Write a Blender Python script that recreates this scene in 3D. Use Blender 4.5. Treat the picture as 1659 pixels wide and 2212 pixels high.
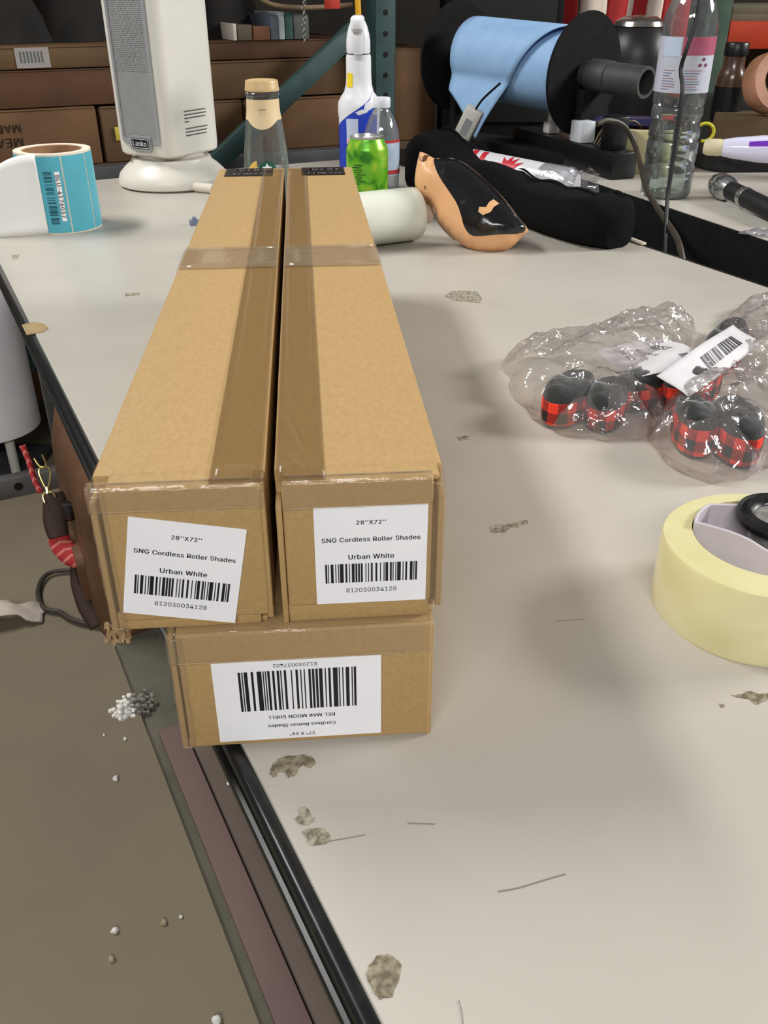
import bpy, bmesh, math, random
from mathutils import Vector, Matrix, Quaternion, noise, geometry
random.seed(7)
scene = bpy.context.scene
COL = scene.collection
for o in list(bpy.data.objects):
    bpy.data.objects.remove(o)
rad = math.radians

# ------------------------------------------------------------------ camera
FPX, CX, CY = 1930.0, 829.5, 1106.0
CAM = Vector((0, 0, 1.24))
PITCH = math.atan(1136 / FPX)
cam = bpy.data.cameras.new('camera')
cam.sensor_fit = 'VERTICAL'
cam.sensor_height = 24
cam.lens = 24 * FPX / 2212
cam.clip_start = 0.01
camo = bpy.data.objects.new('camera', cam)
COL.objects.link(camo)
camo.location = CAM
camo.rotation_euler = (math.pi / 2 - PITCH, 0, 0)
scene.camera = camo

# ------------------------------------------------------------------ world, lamps, exposure
w = bpy.data.worlds.new('world')
scene.world = w
w.use_nodes = True
w.node_tree.nodes['Background'].inputs[0].default_value = (0.93, 0.95, 1.0, 1)
w.node_tree.nodes['Background'].inputs[1].default_value = 0.17

def area(name, loc, size, size_y, power, rot=(0, 0, 0), col=(1, .985, .955)):
    l = bpy.data.lights.new(name, 'AREA')
    l.shape = 'RECTANGLE'
    l.size, l.size_y, l.energy, l.color = size, size_y, power, col
    o = bpy.data.objects.new(name, l)
    COL.objects.link(o)
    o.location, o.rotation_euler = loc, rot
    return o

# two rows of fluorescent strip lamps high under the warehouse roof
area('ceiling_lamp_aisle', (-1.75, 1.55, 3.1), 0.35, 1.3, 62, (rad(-8), rad(-32), rad(10)))
area('dock_lamp_side', (4.6, 1.7, 3.1), 0.8, 1.6, 230, (rad(0), rad(64), rad(10)))
area('ceiling_lamp_front', (-0.4, -2.3, 2.9), 2.2, 0.35, 72, (rad(46), 0, 0))

vs = scene.view_settings
vs.view_transform = 'Standard'
vs.look = 'None'
vs.gamma = 1
vs.use_curve_mapping = False
vs.exposure = 0.05

# ------------------------------------------------------------------ measuring helpers
FW = Vector((0, math.cos(PITCH), -math.sin(PITCH)))
UPV = Vector((0, math.sin(PITCH), math.cos(PITCH)))
TA = rad(26.8)                                   # the table is turned against the view
NV = Vector((math.cos(TA), math.sin(TA), 0))
EV = Vector((-math.sin(TA), math.cos(TA), 0))
T = 0.9                                          # height of the table top

def ray(u, v):
    return FW + Vector((1, 0, 0)) * ((u - CX) / FPX) - UPV * ((v - CY) / FPX)
def spot(u, v, z=T):
    d = ray(u, v)
    return CAM + d * ((z - CAM.z) / d.z)
def at_y(u, v, y):
    d = ray(u, v)
    return CAM + d * (y / d.y)
def at_t(u, v, t):
    d = ray(u, v)
    return CAM + d * ((t - EV.dot(CAM)) / EV.dot(d))
def at_c(u, v, c):
    d = ray(u, v)
    return CAM + d * ((c - NV.dot(CAM)) / NV.dot(d))
def ct(c, t, z=0):
    return NV * c + EV * t + Vector((0, 0, z))

# ------------------------------------------------------------------ materials
def lin(c):
    return tuple(((x / 255) / 12.92 if x / 255 <= .04045 else ((x / 255 + .055) / 1.055) ** 2.4) for x in c) + (1,)

MATS = {}
def mat(name, col, rough=.5, metal=0, col2=None, scale=30, detail=5, bump=0, bscale=None, alpha=1,
        trans=0, ior=1.45, spec=.5, coat=0, lo=.35, hi=.65, stretch=None, sheen=0):
    if name in MATS:
        return MATS[name]
    m = bpy.data.materials.new(name)
    m.use_nodes = True
    nt = m.node_tree
    b = nt.nodes['Principled BSDF']
    b.inputs['Base Color'].default_value = lin(col)
    b.inputs['Roughness'].default_value = rough
    b.inputs['Metallic'].default_value = metal
    b.inputs['Alpha'].default_value = alpha
    b.inputs['Transmission Weight'].default_value = trans
    b.inputs['IOR'].default_value = ior
    b.inputs['Specular IOR Level'].default_value = spec
    b.inputs['Coat Weight'].default_value = coat
    if coat:
        b.inputs['Coat Roughness'].default_value = .12
    if sheen:
        b.inputs['Sheen Weight'].default_value = sheen
    tc = nt.nodes.new('ShaderNodeTexCoord')
    src = tc.outputs['Object']
    if stretch:
        mp = nt.nodes.new('ShaderNodeMapping')
        mp.inputs['Scale'].default_value = stretch
        nt.links.new(src, mp.inputs[0])
        src = mp.outputs[0]
    if col2 is not None:
        n = nt.nodes.new('ShaderNodeTexNoise')
        n.inputs['Scale'].default_value = scale
        n.inputs['Detail'].default_value = detail
        nt.links.new(src, n.inputs['Vector'])
        r = nt.nodes.new('ShaderNodeValToRGB')
        r.color_ramp.elements[0].position = lo
        r.color_ramp.elements[0].color = lin(col)
        r.color_ramp.elements[1].position = hi
        r.color_ramp.elements[1].color = lin(col2)
        nt.links.new(n.outputs[0], r.inputs[0])
        nt.links.new(r.outputs[0], b.inputs['Base Color'])
    if bump:
        n = nt.nodes.new('ShaderNodeTexNoise')
        n.inputs['Scale'].default_value = bscale or scale * 3
        n.inputs['Detail'].default_value = 4
        nt.links.new(src, n.inputs['Vector'])
        bp = nt.nodes.new('ShaderNodeBump')
        bp.inputs['Strength'].default_value = bump
        bp.inputs['Distance'].default_value = .002
        nt.links.new(n.outputs[0], bp.inputs['Height'])
        nt.links.new(bp.outputs[0], b.inputs['Normal'])
    MATS[name] = m
    return m

def film_mat(name, tint=(255, 255, 255), haze=.08, gloss=.5, rough=.1, bump=.5, bscale=60, base=.06, hazecol=(235, 235, 235)):
    """thin clear plastic or glass: see-through, shiny at grazing angles, a little milky"""
    if name in MATS:
        return MATS[name]
    m = bpy.data.materials.new(name)
    m.use_nodes = True
    nt = m.node_tree
    nt.nodes.clear()
    out = nt.nodes.new('ShaderNodeOutputMaterial')
    tr = nt.nodes.new('ShaderNodeBsdfTransparent')
    tr.inputs[0].default_value = lin(tint)
    df = nt.nodes.new('ShaderNodeBsdfDiffuse')
    df.inputs[0].default_value = lin(hazecol)
    gl = nt.nodes.new('ShaderNodeBsdfGlossy')
    gl.inputs['Roughness'].default_value = rough
    lw = nt.nodes.new('ShaderNodeLayerWeight')
    lw.inputs['Blend'].default_value = .3
    mr = nt.nodes.new('ShaderNodeMapRange')
    mr.inputs['To Min'].default_value = base
    mr.inputs['To Max'].default_value = gloss
    nt.links.new(lw.outputs['Fresnel'], mr.inputs['Value'])
    m1 = nt.nodes.new('ShaderNodeMixShader')
    m1.inputs[0].default_value = haze
    nt.links.new(tr.outputs[0], m1.inputs[1])
    nt.links.new(df.outputs[0], m1.inputs[2])
    m2 = nt.nodes.new('ShaderNodeMixShader')
    nt.links.new(mr.outputs[0], m2.inputs[0])
    nt.links.new(m1.outputs[0], m2.inputs[1])
    nt.links.new(gl.outputs[0], m2.inputs[2])
    nt.links.new(m2.outputs[0], out.inputs[0])
    if bump:
        tc = nt.nodes.new('ShaderNodeTexCoord')
        n = nt.nodes.new('ShaderNodeTexNoise')
        n.inputs['Scale'].default_value = bscale
        n.inputs['Detail'].default_value = 3
        n.inputs['Distortion'].default_value = 1.2
        nt.links.new(tc.outputs['Object'], n.inputs['Vector'])
        bp = nt.nodes.new('ShaderNodeBump')
        bp.inputs['Strength'].default_value = bump
        bp.inputs['Distance'].default_value = .004
        nt.links.new(n.outputs[0], bp.inputs['Height'])
        nt.links.new(bp.outputs[0], gl.inputs['Normal'])
        nt.links.new(bp.outputs[0], lw.inputs['Normal'])
    MATS[name] = m
    return m

# ------------------------------------------------------------------ mesh helpers
def setp(o, label=None, cat=None, group=None, kind=None):
    if label: o['label'] = label
    if cat: o['category'] = cat
    if group: o['group'] = group
    if kind: o['kind'] = kind
    return o

def thing(name, label, cat, loc=(0, 0, 0), rz=0, group=None, quat=None):
    o = bpy.data.objects.new(name, None)
    COL.objects.link(o)
    o.empty_display_size = .02
    o.location = loc
    if quat is not None:
        o.rotation_mode = 'QUATERNION'
        o.rotation_quaternion = quat
    else:
        o.rotation_euler = (0, 0, rz)
    return setp(o, label, cat, group)

def add_obj(name, me, m, parent=None, loc=None, rot=None, label=None):
    for x in (m if isinstance(m, (list, tuple)) else [m]):
        me.materials.append(x)
    o = bpy.data.objects.new(name, me)
    COL.objects.link(o)
    if parent: o.parent = parent
    if loc is not None: o.location = loc
    if rot is not None:
        if isinstance(rot, Quaternion):
            o.rotation_mode = 'QUATERNION'
            o.rotation_quaternion = rot
        else:
            o.rotation_euler = rot
    if label: o['label'] = label
    return o

class G:
    def __init__(s):
        s.bm = bmesh.new()
    def _mi(s, fs, mi):
        for f in fs: f.material_index = mi
    def box(s, x0, x1, y0, y1, z0, z1, bev=0, mi=0, M=None, seg=2):
        r = bmesh.ops.create_cube(s.bm, size=1)
        vs_ = r['verts']
        for v in vs_:
            v.co = Vector((x0 + (v.co.x + .5) * (x1 - x0), y0 + (v.co.y + .5) * (y1 - y0), z0 + (v.co.z + .5) * (z1 - z0)))
        fs = set(f for v in vs_ for f in v.link_faces)
        s._mi(fs, mi)
        if bev:
            es = list(set(e for v in vs_ for e in v.link_edges))
            r2 = bmesh.ops.bevel(s.bm, geom=es, offset=bev, segments=seg, affect='EDGES', profile=.5)
            s._mi(r2['faces'], mi)
            allv = set(v for f in r2['faces'] for v in f.verts)
            vs_ = list(allv | set(v for v in vs_ if v.is_valid))
        if M is not None:
            bmesh.ops.transform(s.bm, matrix=M, verts=[v for v in vs_ if v.is_valid])
        return s
    def lathe(s, prof, seg=32, mi=0, M=None, sx=1, sy=1, close=False, a0=0, a1=2 * math.pi):
        full = abs(a1 - a0) > 6.28
        n = seg if full else seg + 1
        rings = []
        M = M or Matrix()
        for (r, z) in prof:
            if r < 1e-6:
                rings.append([s.bm.verts.new(M @ Vector((0, 0, z)))])
            else:
                rings.append([s.bm.verts.new(M @ Vector((sx * r * math.cos(a0 + (a1 - a0) * i / seg), sy * r * math.sin(a0 + (a1 - a0) * i / seg), z))) for i in range(n)])
        prs = list(zip(rings, rings[1:]))
        if close: prs.append((rings[-1], rings[0]))
        for A, B in prs:
            for i in range(seg):
                j = (i + 1) % n
                try:
                    if len(A) == 1 and len(B) == 1: continue
                    if len(A) == 1: f = s.bm.faces.new((A[0], B[j], B[i]))
                    elif len(B) == 1: f = s.bm.faces.new((A[i], A[j], B[0]))
                    else: f = s.bm.faces.new((A[i], A[j], B[j], B[i]))
                    f.material_index = mi
                except ValueError:
                    pass
        return s
    def tube(s, pts, r, seg=10, mi=0, closed=False, cap=True):
        pts = [Vector(p) for p in pts]
        n = len(pts)
        rr = r if isinstance(r, (list, tuple)) else [r] * n
        rings = []
        ref = None
        for i, p in enumerate(pts):
            if closed: d = pts[(i + 1) % n] - pts[i - 1]
            else: d = pts[min(i + 1, n - 1)] - pts[max(i - 1, 0)]
            d = d.normalized() if d.length > 1e-9 else Vector((0, 0, 1))
            if ref is None:
                ref = d.orthogonal().normalized()
            ref = (ref - d * ref.dot(d))
            ref = ref.normalized() if ref.length > 1e-6 else d.orthogonal().normalized()
            b = d.cross(ref)
            rings.append([s.bm.verts.new(p + (ref * math.cos(2 * math.pi * k / seg) + b * math.sin(2 * math.pi * k / seg)) * rr[i]) for k in range(seg)])
        prs = list(zip(rings, rings[1:]))
        if closed: prs.append((rings[-1], rings[0]))
        for A, B in prs:
            for k in range(seg):
                f = s.bm.faces.new((A[k], A[(k + 1) % seg], B[(k + 1) % seg], B[k]))
                f.material_index = mi
        if cap and not closed:
            s.bm.faces.new(rings[0][::-1]).material_index = mi
            s.bm.faces.new(rings[-1]).material_index = mi
        return s
    def loft(s, rings, mi=0, cap=True, closed=True):
        R = [[s.bm.verts.new(Vector(p)) for p in r] for r in rings]
        n = len(R[0])
        for A, B in zip(R, R[1:]):
            for k in range(n if closed else n - 1):
                f = s.bm.faces.new((A[k], A[(k + 1) % n], B[(k + 1) % n], B[k]))
                f.material_index = mi
        if cap and closed:
            s.bm.faces.new(R[0][::-1]).material_index = mi
            s.bm.faces.new(R[-1]).material_index = mi
        return s
    def prism(s, outline, z0, z1, mi=0, M=None):
        M = M or Matrix()
        a = [s.bm.verts.new(M @ Vector((x, y, z0))) for x, y in outline]
        b = [s.bm.verts.new(M @ Vector((x, y, z1))) for x, y in outline]
        n = len(a)
        fs = [s.bm.faces.new(a[::-1]), s.bm.faces.new(b)]
        for i in range(n):
            fs.append(s.bm.faces.new((a[i], a[(i + 1) % n], b[(i + 1) % n], b[i])))
        s._mi(fs, mi)
        return s
    def grid(s, fn, nu, nv, mi=0):
        V = [[s.bm.verts.new(Vector(fn(i / nu, j / nv))) for j in range(nv + 1)] for i in range(nu + 1)]
        for i in range(nu):
            for j in range(nv):
                f = s.bm.faces.new((V[i][j], V[i + 1][j], V[i + 1][j + 1], V[i][j + 1]))
                f.material_index = mi if not callable(mi) else mi(i, j)
        return s
    def mesh(s, name, smooth=True, angle=38):
        bmesh.ops.recalc_face_normals(s.bm, faces=s.bm.faces)
        me = bpy.data.meshes.new(name)
        s.bm.to_mesh(me)
        s.bm.free()
        if smooth:
            for p in me.polygons: p.use_smooth = True
            me.set_sharp_from_angle(angle=rad(angle))
        return me
    def build(s, name, m, parent=None, loc=None, rot=None, smooth=True, angle=38, label=None):
        return add_obj(name, s.mesh(name, smooth, angle), m, parent, loc, rot, label)

def solidify(o, t, offset=0):
    md = o.modifiers.new('thickness', 'SOLIDIFY')
    md.thickness = t
    md.offset = offset
    return o

def catmull(pts, n=8, closed=False):
    pts = [Vector(p) for p in pts]
    out = []
    m = len(pts)
    for i in range(m if closed else m - 1):
        if closed:
            p0, p1, p2, p3 = pts[i - 1], pts[i], pts[(i + 1) % m], pts[(i + 2) % m]
        else:
            p0, p1, p2, p3 = pts[max(i - 1, 0)], pts[i], pts[i + 1], pts[min(i + 2, m - 1)]
        for k in range(n):
            t = k / n
            out.append(.5 * ((2 * p1) + (p2 - p0) * t + (2 * p0 - 5 * p1 + 4 * p2 - p3) * t * t + (3 * p1 - p0 - 3 * p2 + p3) * t ** 3))
    if not closed: out.append(pts[-1])
    return out

# outlines of the letters: advance, points, triangles (500 units to the em)
GLYPHS = {
    ' ': (94, '', ''),
    '"': (160, '96,159 93,254 125,254 122,159 39,159 35,254 68,254 64,159', '4,6,5 4,7,6 0,2,1 0,3,2'),
    "'": (103, '39,159 35,254 68,254 64,159', '0,2,1 0,3,2'),
    ',': (94, '19,-60 34,36 68,36 42,-60', '0,2,1 0,3,2'),
    '-': (227, '168,122 168,94 57,94 57,122', '2,0,3 2,1,0'),
    '.': (94, '48,-2 42,-1 36,1 31,4 28,9 26,15 25,20 26,27 28,32 31,37 36,40 42,43 48,43 54,43 59,40 64,37 68,32 70,27 71,20 70,15 68,9 64,4 59,1 54,-1', '11,13,12 10,13,11 10,14,13 10,15,14 9,15,10 8,15,9 8,16,15 7,16,8 7,17,16 6,17,7 6,18,17 5,18,6 5,19,18 4,19,5 4,20,19 3,20,4 3,21,20 2,21,3 2,22,21 1,22,2 1,23,22 0,23,1'),
    '0': (227, '113,-3 95,-2 79,3 65,12 53,24 42,39 34,57 29,77 25,101 24,127 25,153 29,177 35,197 43,215 53,230 65,242 79,251 95,256 113,258 131,256 147,251 161,242 174,230 184,215 192,197 198,177 201,153 203,127 201,101 198,77 192,57 184,39 174,24 162,12 147,3 131,-2 113,25 125,26 136,30 145,37 153,46 160,58 165,72 169,88 171,107 172,127 171,148 169,166 165,182 160,197 153,208 145,218 136,224 125,228 113,230 101,228 91,224 82,218 73,208 67,197 62,182 58,166 55,148 55,127 55,107 58,88 62,72 67,58 73,46 82,37 91,30 101,26', '17,19,18 16,19,17 16,20,19 15,20,16 15,21,20 14,21,15 14,22,21 14,54,22 54,53,22 53,23,22 13,55,14 55,54,14 13,56,55 52,23,53 13,57,56 51,23,52 13,58,57 50,23,51 50,24,23 12,58,13 12,59,58 49,24,50 11,59,12 49,25,24 11,60,59 48,25,49 11,61,60 47,25,48 10,61,11 47,26,25 10,62,61 46,26,47 9,62,10 46,27,26 9,63,62 45,27,46 8,63,9 8,64,63 44,27,45 44,28,27 8,65,64 43,28,44 7,65,8 43,29,28 7,66,65 42,29,43 6,66,7 42,30,29 6,67,66 41,30,42 40,30,41 6,68,67 5,68,6 40,31,30 5,69,68 39,31,40 39,32,31 4,69,5 4,70,69 38,32,39 4,71,70 37,32,38 36,32,37 4,36,71 4,32,36 4,33,32 3,33,4 2,33,3 2,34,33 2,35,34 1,35,2 1,0,35'),
    '1': (227, '38,0 38,27 195,27 195,0 138,254 138,0 106,0 106,224 105,224 43,179 43,213 99,254', '10,4,11 10,8,4 8,7,4 7,5,4 10,9,8 6,5,7 0,2,1 0,3,2'),
    '2': (227, '32,0 32,24 117,114 126,124 134,133 141,141 147,149 152,156 155,163 158,170 160,178 160,186 159,194 157,202 154,209 149,215 143,220 137,224 129,227 121,229 112,230 102,229 94,227 86,224 79,219 74,213 69,207 66,199 64,190 64,181 33,181 34,196 37,209 43,221 51,232 60,241 72,248 84,253 98,257 112,258 127,257 141,254 153,248 164,241 173,233 181,223 186,211 189,199 191,186 190,177 188,168 185,159 181,150 175,140 168,129 159,118 147,105 133,90 76,30 76,28 195,28 195,0', '38,40,39 38,41,40 37,41,38 37,42,41 36,42,37 36,43,42 35,43,36 35,44,43 34,44,35 34,20,44 20,19,44 19,45,44 33,21,34 21,20,34 18,45,19 33,22,21 17,45,18 33,23,22 16,45,17 33,24,23 16,46,45 32,24,33 15,46,16 32,25,24 14,46,15 32,26,25 14,47,46 13,47,14 31,26,32 31,27,26 12,47,13 12,48,47 31,28,27 30,28,31 11,48,12 30,29,28 11,49,48 10,49,11 9,49,10 9,50,49 8,50,9 8,51,50 7,51,8 7,52,51 6,52,7 6,53,52 5,53,6 4,53,5 4,54,53 3,54,4 3,55,54 2,55,3 2,56,55 1,56,2 1,57,56 1,58,57 1,59,58 1,60,59 1,61,60 0,61,1'),
    '3': (227, '109,-3 94,-2 80,0 66,5 54,11 44,19 35,29 28,40 24,52 22,66 55,66 56,58 59,50 63,44 69,38 75,33 83,30 91,27 100,25 109,25 119,26 129,27 138,30 145,35 152,40 157,46 161,54 164,63 165,72 164,81 162,90 158,98 153,105 146,112 137,117 127,121 115,123 101,124 78,124 78,150 144,224 144,226 35,226 35,254 186,254 186,230 106,139 106,144 124,145 140,143 154,138 167,131 177,122 185,111 192,99 195,86 196,72 195,58 191,45 185,33 177,22 166,13 154,6 141,1 125,-2', '42,44,43 42,45,44 42,41,45 41,40,45 40,46,45 39,47,40 47,46,40 38,47,39 47,49,48 38,49,47 38,50,49 38,51,50 38,37,51 37,52,51 36,52,37 35,52,36 35,53,52 34,53,35 33,53,34 32,53,33 32,54,53 31,54,32 31,55,54 30,55,31 29,55,30 29,56,55 28,56,29 27,56,28 27,57,56 8,10,9 8,11,10 26,57,27 26,58,57 8,12,11 25,58,26 7,12,8 7,13,12 24,58,25 24,59,58 7,14,13 23,59,24 6,14,7 6,15,14 22,59,23 6,16,15 22,60,59 21,60,22 6,17,16 5,17,6 20,60,21 5,18,17 19,60,20 5,19,18 5,60,19 5,61,60 4,61,5 4,62,61 3,62,4 3,63,62 2,63,3 2,64,63 1,64,2 1,0,64'),
    '4': (227, '20,53 20,79 123,254 155,254 54,83 54,81 207,81 207,53 141,0 141,61 141,73 141,159 171,159 171,0', '1,3,2 1,4,3 10,12,11 10,13,12 1,5,4 1,6,5 1,10,6 10,7,6 0,10,1 0,9,10 13,7,10 0,8,9 8,7,0 8,13,7'),
    '5': (227, '111,-3 96,-2 82,1 70,6 59,12 49,20 41,30 35,41 32,53 30,65 61,65 62,58 65,51 69,44 74,39 80,34 87,30 94,27 102,26 111,25 120,26 130,28 138,32 146,38 152,44 157,52 161,61 163,71 164,81 163,92 161,101 157,111 151,119 145,125 137,131 129,135 119,138 109,138 100,138 92,137 84,134 76,131 69,127 64,123 34,126 48,254 183,254 183,226 75,226 67,151 68,151 74,155 81,159 89,162 97,165 106,166 115,167 126,166 137,164 147,160 156,156 165,150 172,143 179,134 185,125 189,116 193,105 195,94 195,82 194,66 191,51 184,38 176,26 166,16 154,8 141,1 126,-2', '44,48,45 48,46,45 48,47,46 44,49,48 55,57,56 54,57,55 54,58,57 53,58,54 53,59,58 52,59,53 52,60,59 51,60,52 51,61,60 50,61,51 44,50,49 44,61,50 44,39,61 39,38,61 38,62,61 38,37,62 37,63,62 36,63,37 35,63,36 44,40,39 34,63,35 34,64,63 44,41,40 44,42,41 33,64,34 44,43,42 33,65,64 32,65,33 31,65,32 31,66,65 30,66,31 30,67,66 29,67,30 29,68,67 28,68,29 28,69,68 27,69,28 26,69,27 26,70,69 8,10,9 8,11,10 25,70,26 8,12,11 7,12,8 24,70,25 24,71,70 7,13,12 7,14,13 23,71,24 6,14,7 6,15,14 23,72,71 22,72,23 6,16,15 21,72,22 6,17,16 5,17,6 20,72,21 5,18,17 20,73,72 19,73,20 5,19,18 5,73,19 4,73,5 4,74,73 3,74,4 3,75,74 2,75,3 2,76,75 1,76,2 1,0,76'),
    '6': (227, '113,-3 98,-2 84,1 71,7 60,15 50,25 42,37 36,51 33,65 32,81 33,93 35,106 40,119 47,134 56,151 69,170 126,254 161,254 75,131 73,131 75,135 79,140 83,144 87,148 92,151 98,153 104,155 110,157 117,157 132,156 146,153 158,147 169,140 178,131 185,120 190,107 193,94 194,79 193,63 190,49 184,36 176,25 166,15 155,7 142,1 128,-2 113,24 123,25 131,27 139,31 146,37 152,43 157,51 161,59 163,69 164,79 163,89 161,98 157,107 152,114 146,121 139,126 131,130 123,132 113,133 104,132 95,130 87,126 80,121 74,114 69,107 65,99 63,89 62,79 63,69 65,59 69,51 74,43 80,37 87,31 95,27 104,25', '15,17,16 15,23,17 23,18,17 14,23,15 27,29,28 26,29,27 26,30,29 25,30,26 24,30,25 24,31,30 13,23,14 23,31,24 13,22,23 18,31,23 18,32,31 13,21,22 18,64,32 64,33,32 13,20,21 13,19,20 12,19,13 18,65,64 63,33,64 18,66,65 62,33,63 62,34,33 12,18,19 12,66,18 12,67,66 61,34,62 12,68,67 60,34,61 12,69,68 59,34,60 59,35,34 11,69,12 11,70,69 58,35,59 58,36,35 11,71,70 57,36,58 10,71,11 10,72,71 56,36,57 56,37,36 9,72,10 9,73,72 55,37,56 8,73,9 8,74,73 54,37,55 54,38,37 8,75,74 53,38,54 7,75,8 53,39,38 7,76,75 52,39,53 7,77,76 51,39,52 6,77,7 51,40,39 6,78,77 50,40,51 5,78,6 5,79,78 49,40,50 49,41,40 5,80,79 48,41,49 5,81,80 47,41,48 4,81,5 4,46,81 46,41,47 46,42,41 4,42,46 3,42,4 3,43,42 2,43,3 2,44,43 1,44,2 1,45,44 0,45,1'),
    '7': (227, '48,0 162,224 162,226 31,226 31,254 195,254 195,224 82,0', '3,5,4 3,2,5 2,6,5 1,6,2 1,7,6 0,7,1'),
    '8': (227, '113,-3 97,-2 82,1 68,6 56,13 45,21 37,31 31,42 27,54 26,68 27,78 29,88 33,98 37,106 43,114 51,121 58,126 67,130 76,132 76,133 65,138 55,145 46,154 40,165 36,177 35,190 36,203 40,214 45,225 53,234 62,242 73,249 85,254 99,257 113,258 128,257 141,254 153,249 164,242 173,234 181,225 186,214 190,203 191,190 190,177 186,165 180,154 171,145 162,138 150,133 150,132 159,130 168,126 176,121 183,114 189,106 194,98 197,88 200,78 200,68 199,54 195,42 189,31 181,21 171,13 158,6 145,1 130,-2 113,25 124,25 134,27 142,30 150,34 156,40 161,46 165,53 168,61 168,69 168,78 165,87 161,94 156,101 149,107 141,111 133,115 123,117 113,118 103,117 93,115 85,111 77,107 70,101 65,94 61,87 58,78 58,69 58,61 61,53 64,46 70,40 76,34 84,30 92,27 102,25 113,145 122,145 130,147 137,150 144,154 149,159 154,165 157,172 159,180 160,188 159,196 157,203 154,210 149,216 144,221 138,225 130,228 122,229 113,230 104,229 96,228 89,225 82,221 77,216 72,210 69,203 67,196 66,188 67,180 69,172 72,165 77,159 82,154 89,150 96,147 104,145', '33,35,34 32,35,33 32,36,35 31,36,32 31,37,36 30,37,31 30,38,37 29,38,30 29,39,38 28,123,29 123,39,29 123,122,39 122,121,39 121,40,39 28,124,123 120,40,121 28,125,124 119,40,120 27,125,28 119,41,40 27,126,125 118,41,119 27,127,126 117,41,118 116,41,117 27,128,127 26,128,27 116,42,41 26,129,128 115,42,116 26,130,129 114,42,115 25,130,26 114,43,42 25,131,130 113,43,114 24,131,25 113,44,43 24,132,131 112,44,113 24,133,132 111,44,112 111,45,44 23,133,24 23,134,133 110,45,111 23,135,134 109,45,110 109,46,45 22,135,23 22,136,135 108,46,109 22,137,136 107,46,108 107,47,46 21,137,22 21,138,137 106,47,107 21,139,138 105,47,106 21,104,139 104,47,105 21,47,104 21,48,47 20,48,21 20,49,48 19,49,20 18,49,19 18,50,49 17,50,18 17,51,50 16,51,17 16,52,51 15,52,16 15,53,52 14,86,15 86,53,15 86,54,53 14,87,86 85,54,86 14,88,87 84,54,85 14,89,88 83,54,84 13,89,14 83,55,54 13,90,89 82,55,83 13,91,90 81,55,82 12,91,13 81,56,55 12,92,91 80,56,81 11,92,12 80,57,56 11,93,92 79,57,80 79,58,57 10,93,11 10,94,93 78,58,79 10,95,94 77,58,78 77,59,58 9,95,10 9,96,95 76,59,77 8,96,9 76,60,59 8,97,96 75,60,76 75,61,60 7,97,8 7,98,97 74,61,75 7,99,98 73,61,74 6,99,7 73,62,61 6,100,99 72,62,73 6,101,100 71,62,72 5,101,6 71,63,62 5,102,101 70,63,71 5,103,102 69,63,70 5,68,103 68,63,69 5,63,68 4,63,5 4,64,63 4,65,64 3,65,4 2,65,3 2,66,65 1,66,2 1,67,66 0,67,1'),
    ':': (94, '48,135 42,136 36,138 31,142 28,147 26,152 25,158 26,164 28,170 31,174 36,178 42,180 48,181 54,180 59,178 64,174 68,170 70,164 71,158 70,152 68,147 64,142 59,138 54,136 48,-2 42,-1 36,1 31,4 28,9 26,15 25,20 26,27 28,32 31,37 36,40 42,43 48,43 54,43 59,40 64,37 68,32 70,27 71,20 70,15 68,9 64,4 59,1 54,-1', '35,37,36 34,37,35 34,38,37 34,39,38 33,39,34 32,39,33 32,40,39 31,40,32 31,41,40 30,41,31 30,42,41 29,42,30 29,43,42 28,43,29 28,44,43 27,44,28 27,45,44 26,45,27 26,46,45 25,46,26 25,47,46 24,47,25 11,13,12 11,14,13 10,14,11 10,15,14 9,15,10 8,15,9 8,16,15 7,16,8 7,17,16 6,17,7 6,18,17 5,18,6 5,19,18 5,20,19 4,20,5 3,20,4 3,21,20 2,21,3 2,22,21 2,23,22 1,23,2 1,0,23'),
    'A': (240, '8,0 101,254 138,254 231,0 198,0 144,151 140,161 136,173 132,186 127,201 122,219 116,239 123,239 117,219 111,201 106,185 102,172 98,161 95,151 43,0 55,71 55,99 185,99 185,71', '0,11,1 11,2,1 11,12,2 12,3,2 0,21,11 21,13,11 13,10,11 13,10,12 10,22,12 22,3,12 9,22,10 21,14,13 8,22,9 21,15,14 7,22,8 21,16,15 6,22,7 21,17,16 5,22,6 21,18,17 21,20,18 20,19,18 4,23,5 23,22,5 0,20,21 20,22,21 20,23,22 23,3,22 0,19,20 4,3,23'),
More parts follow.
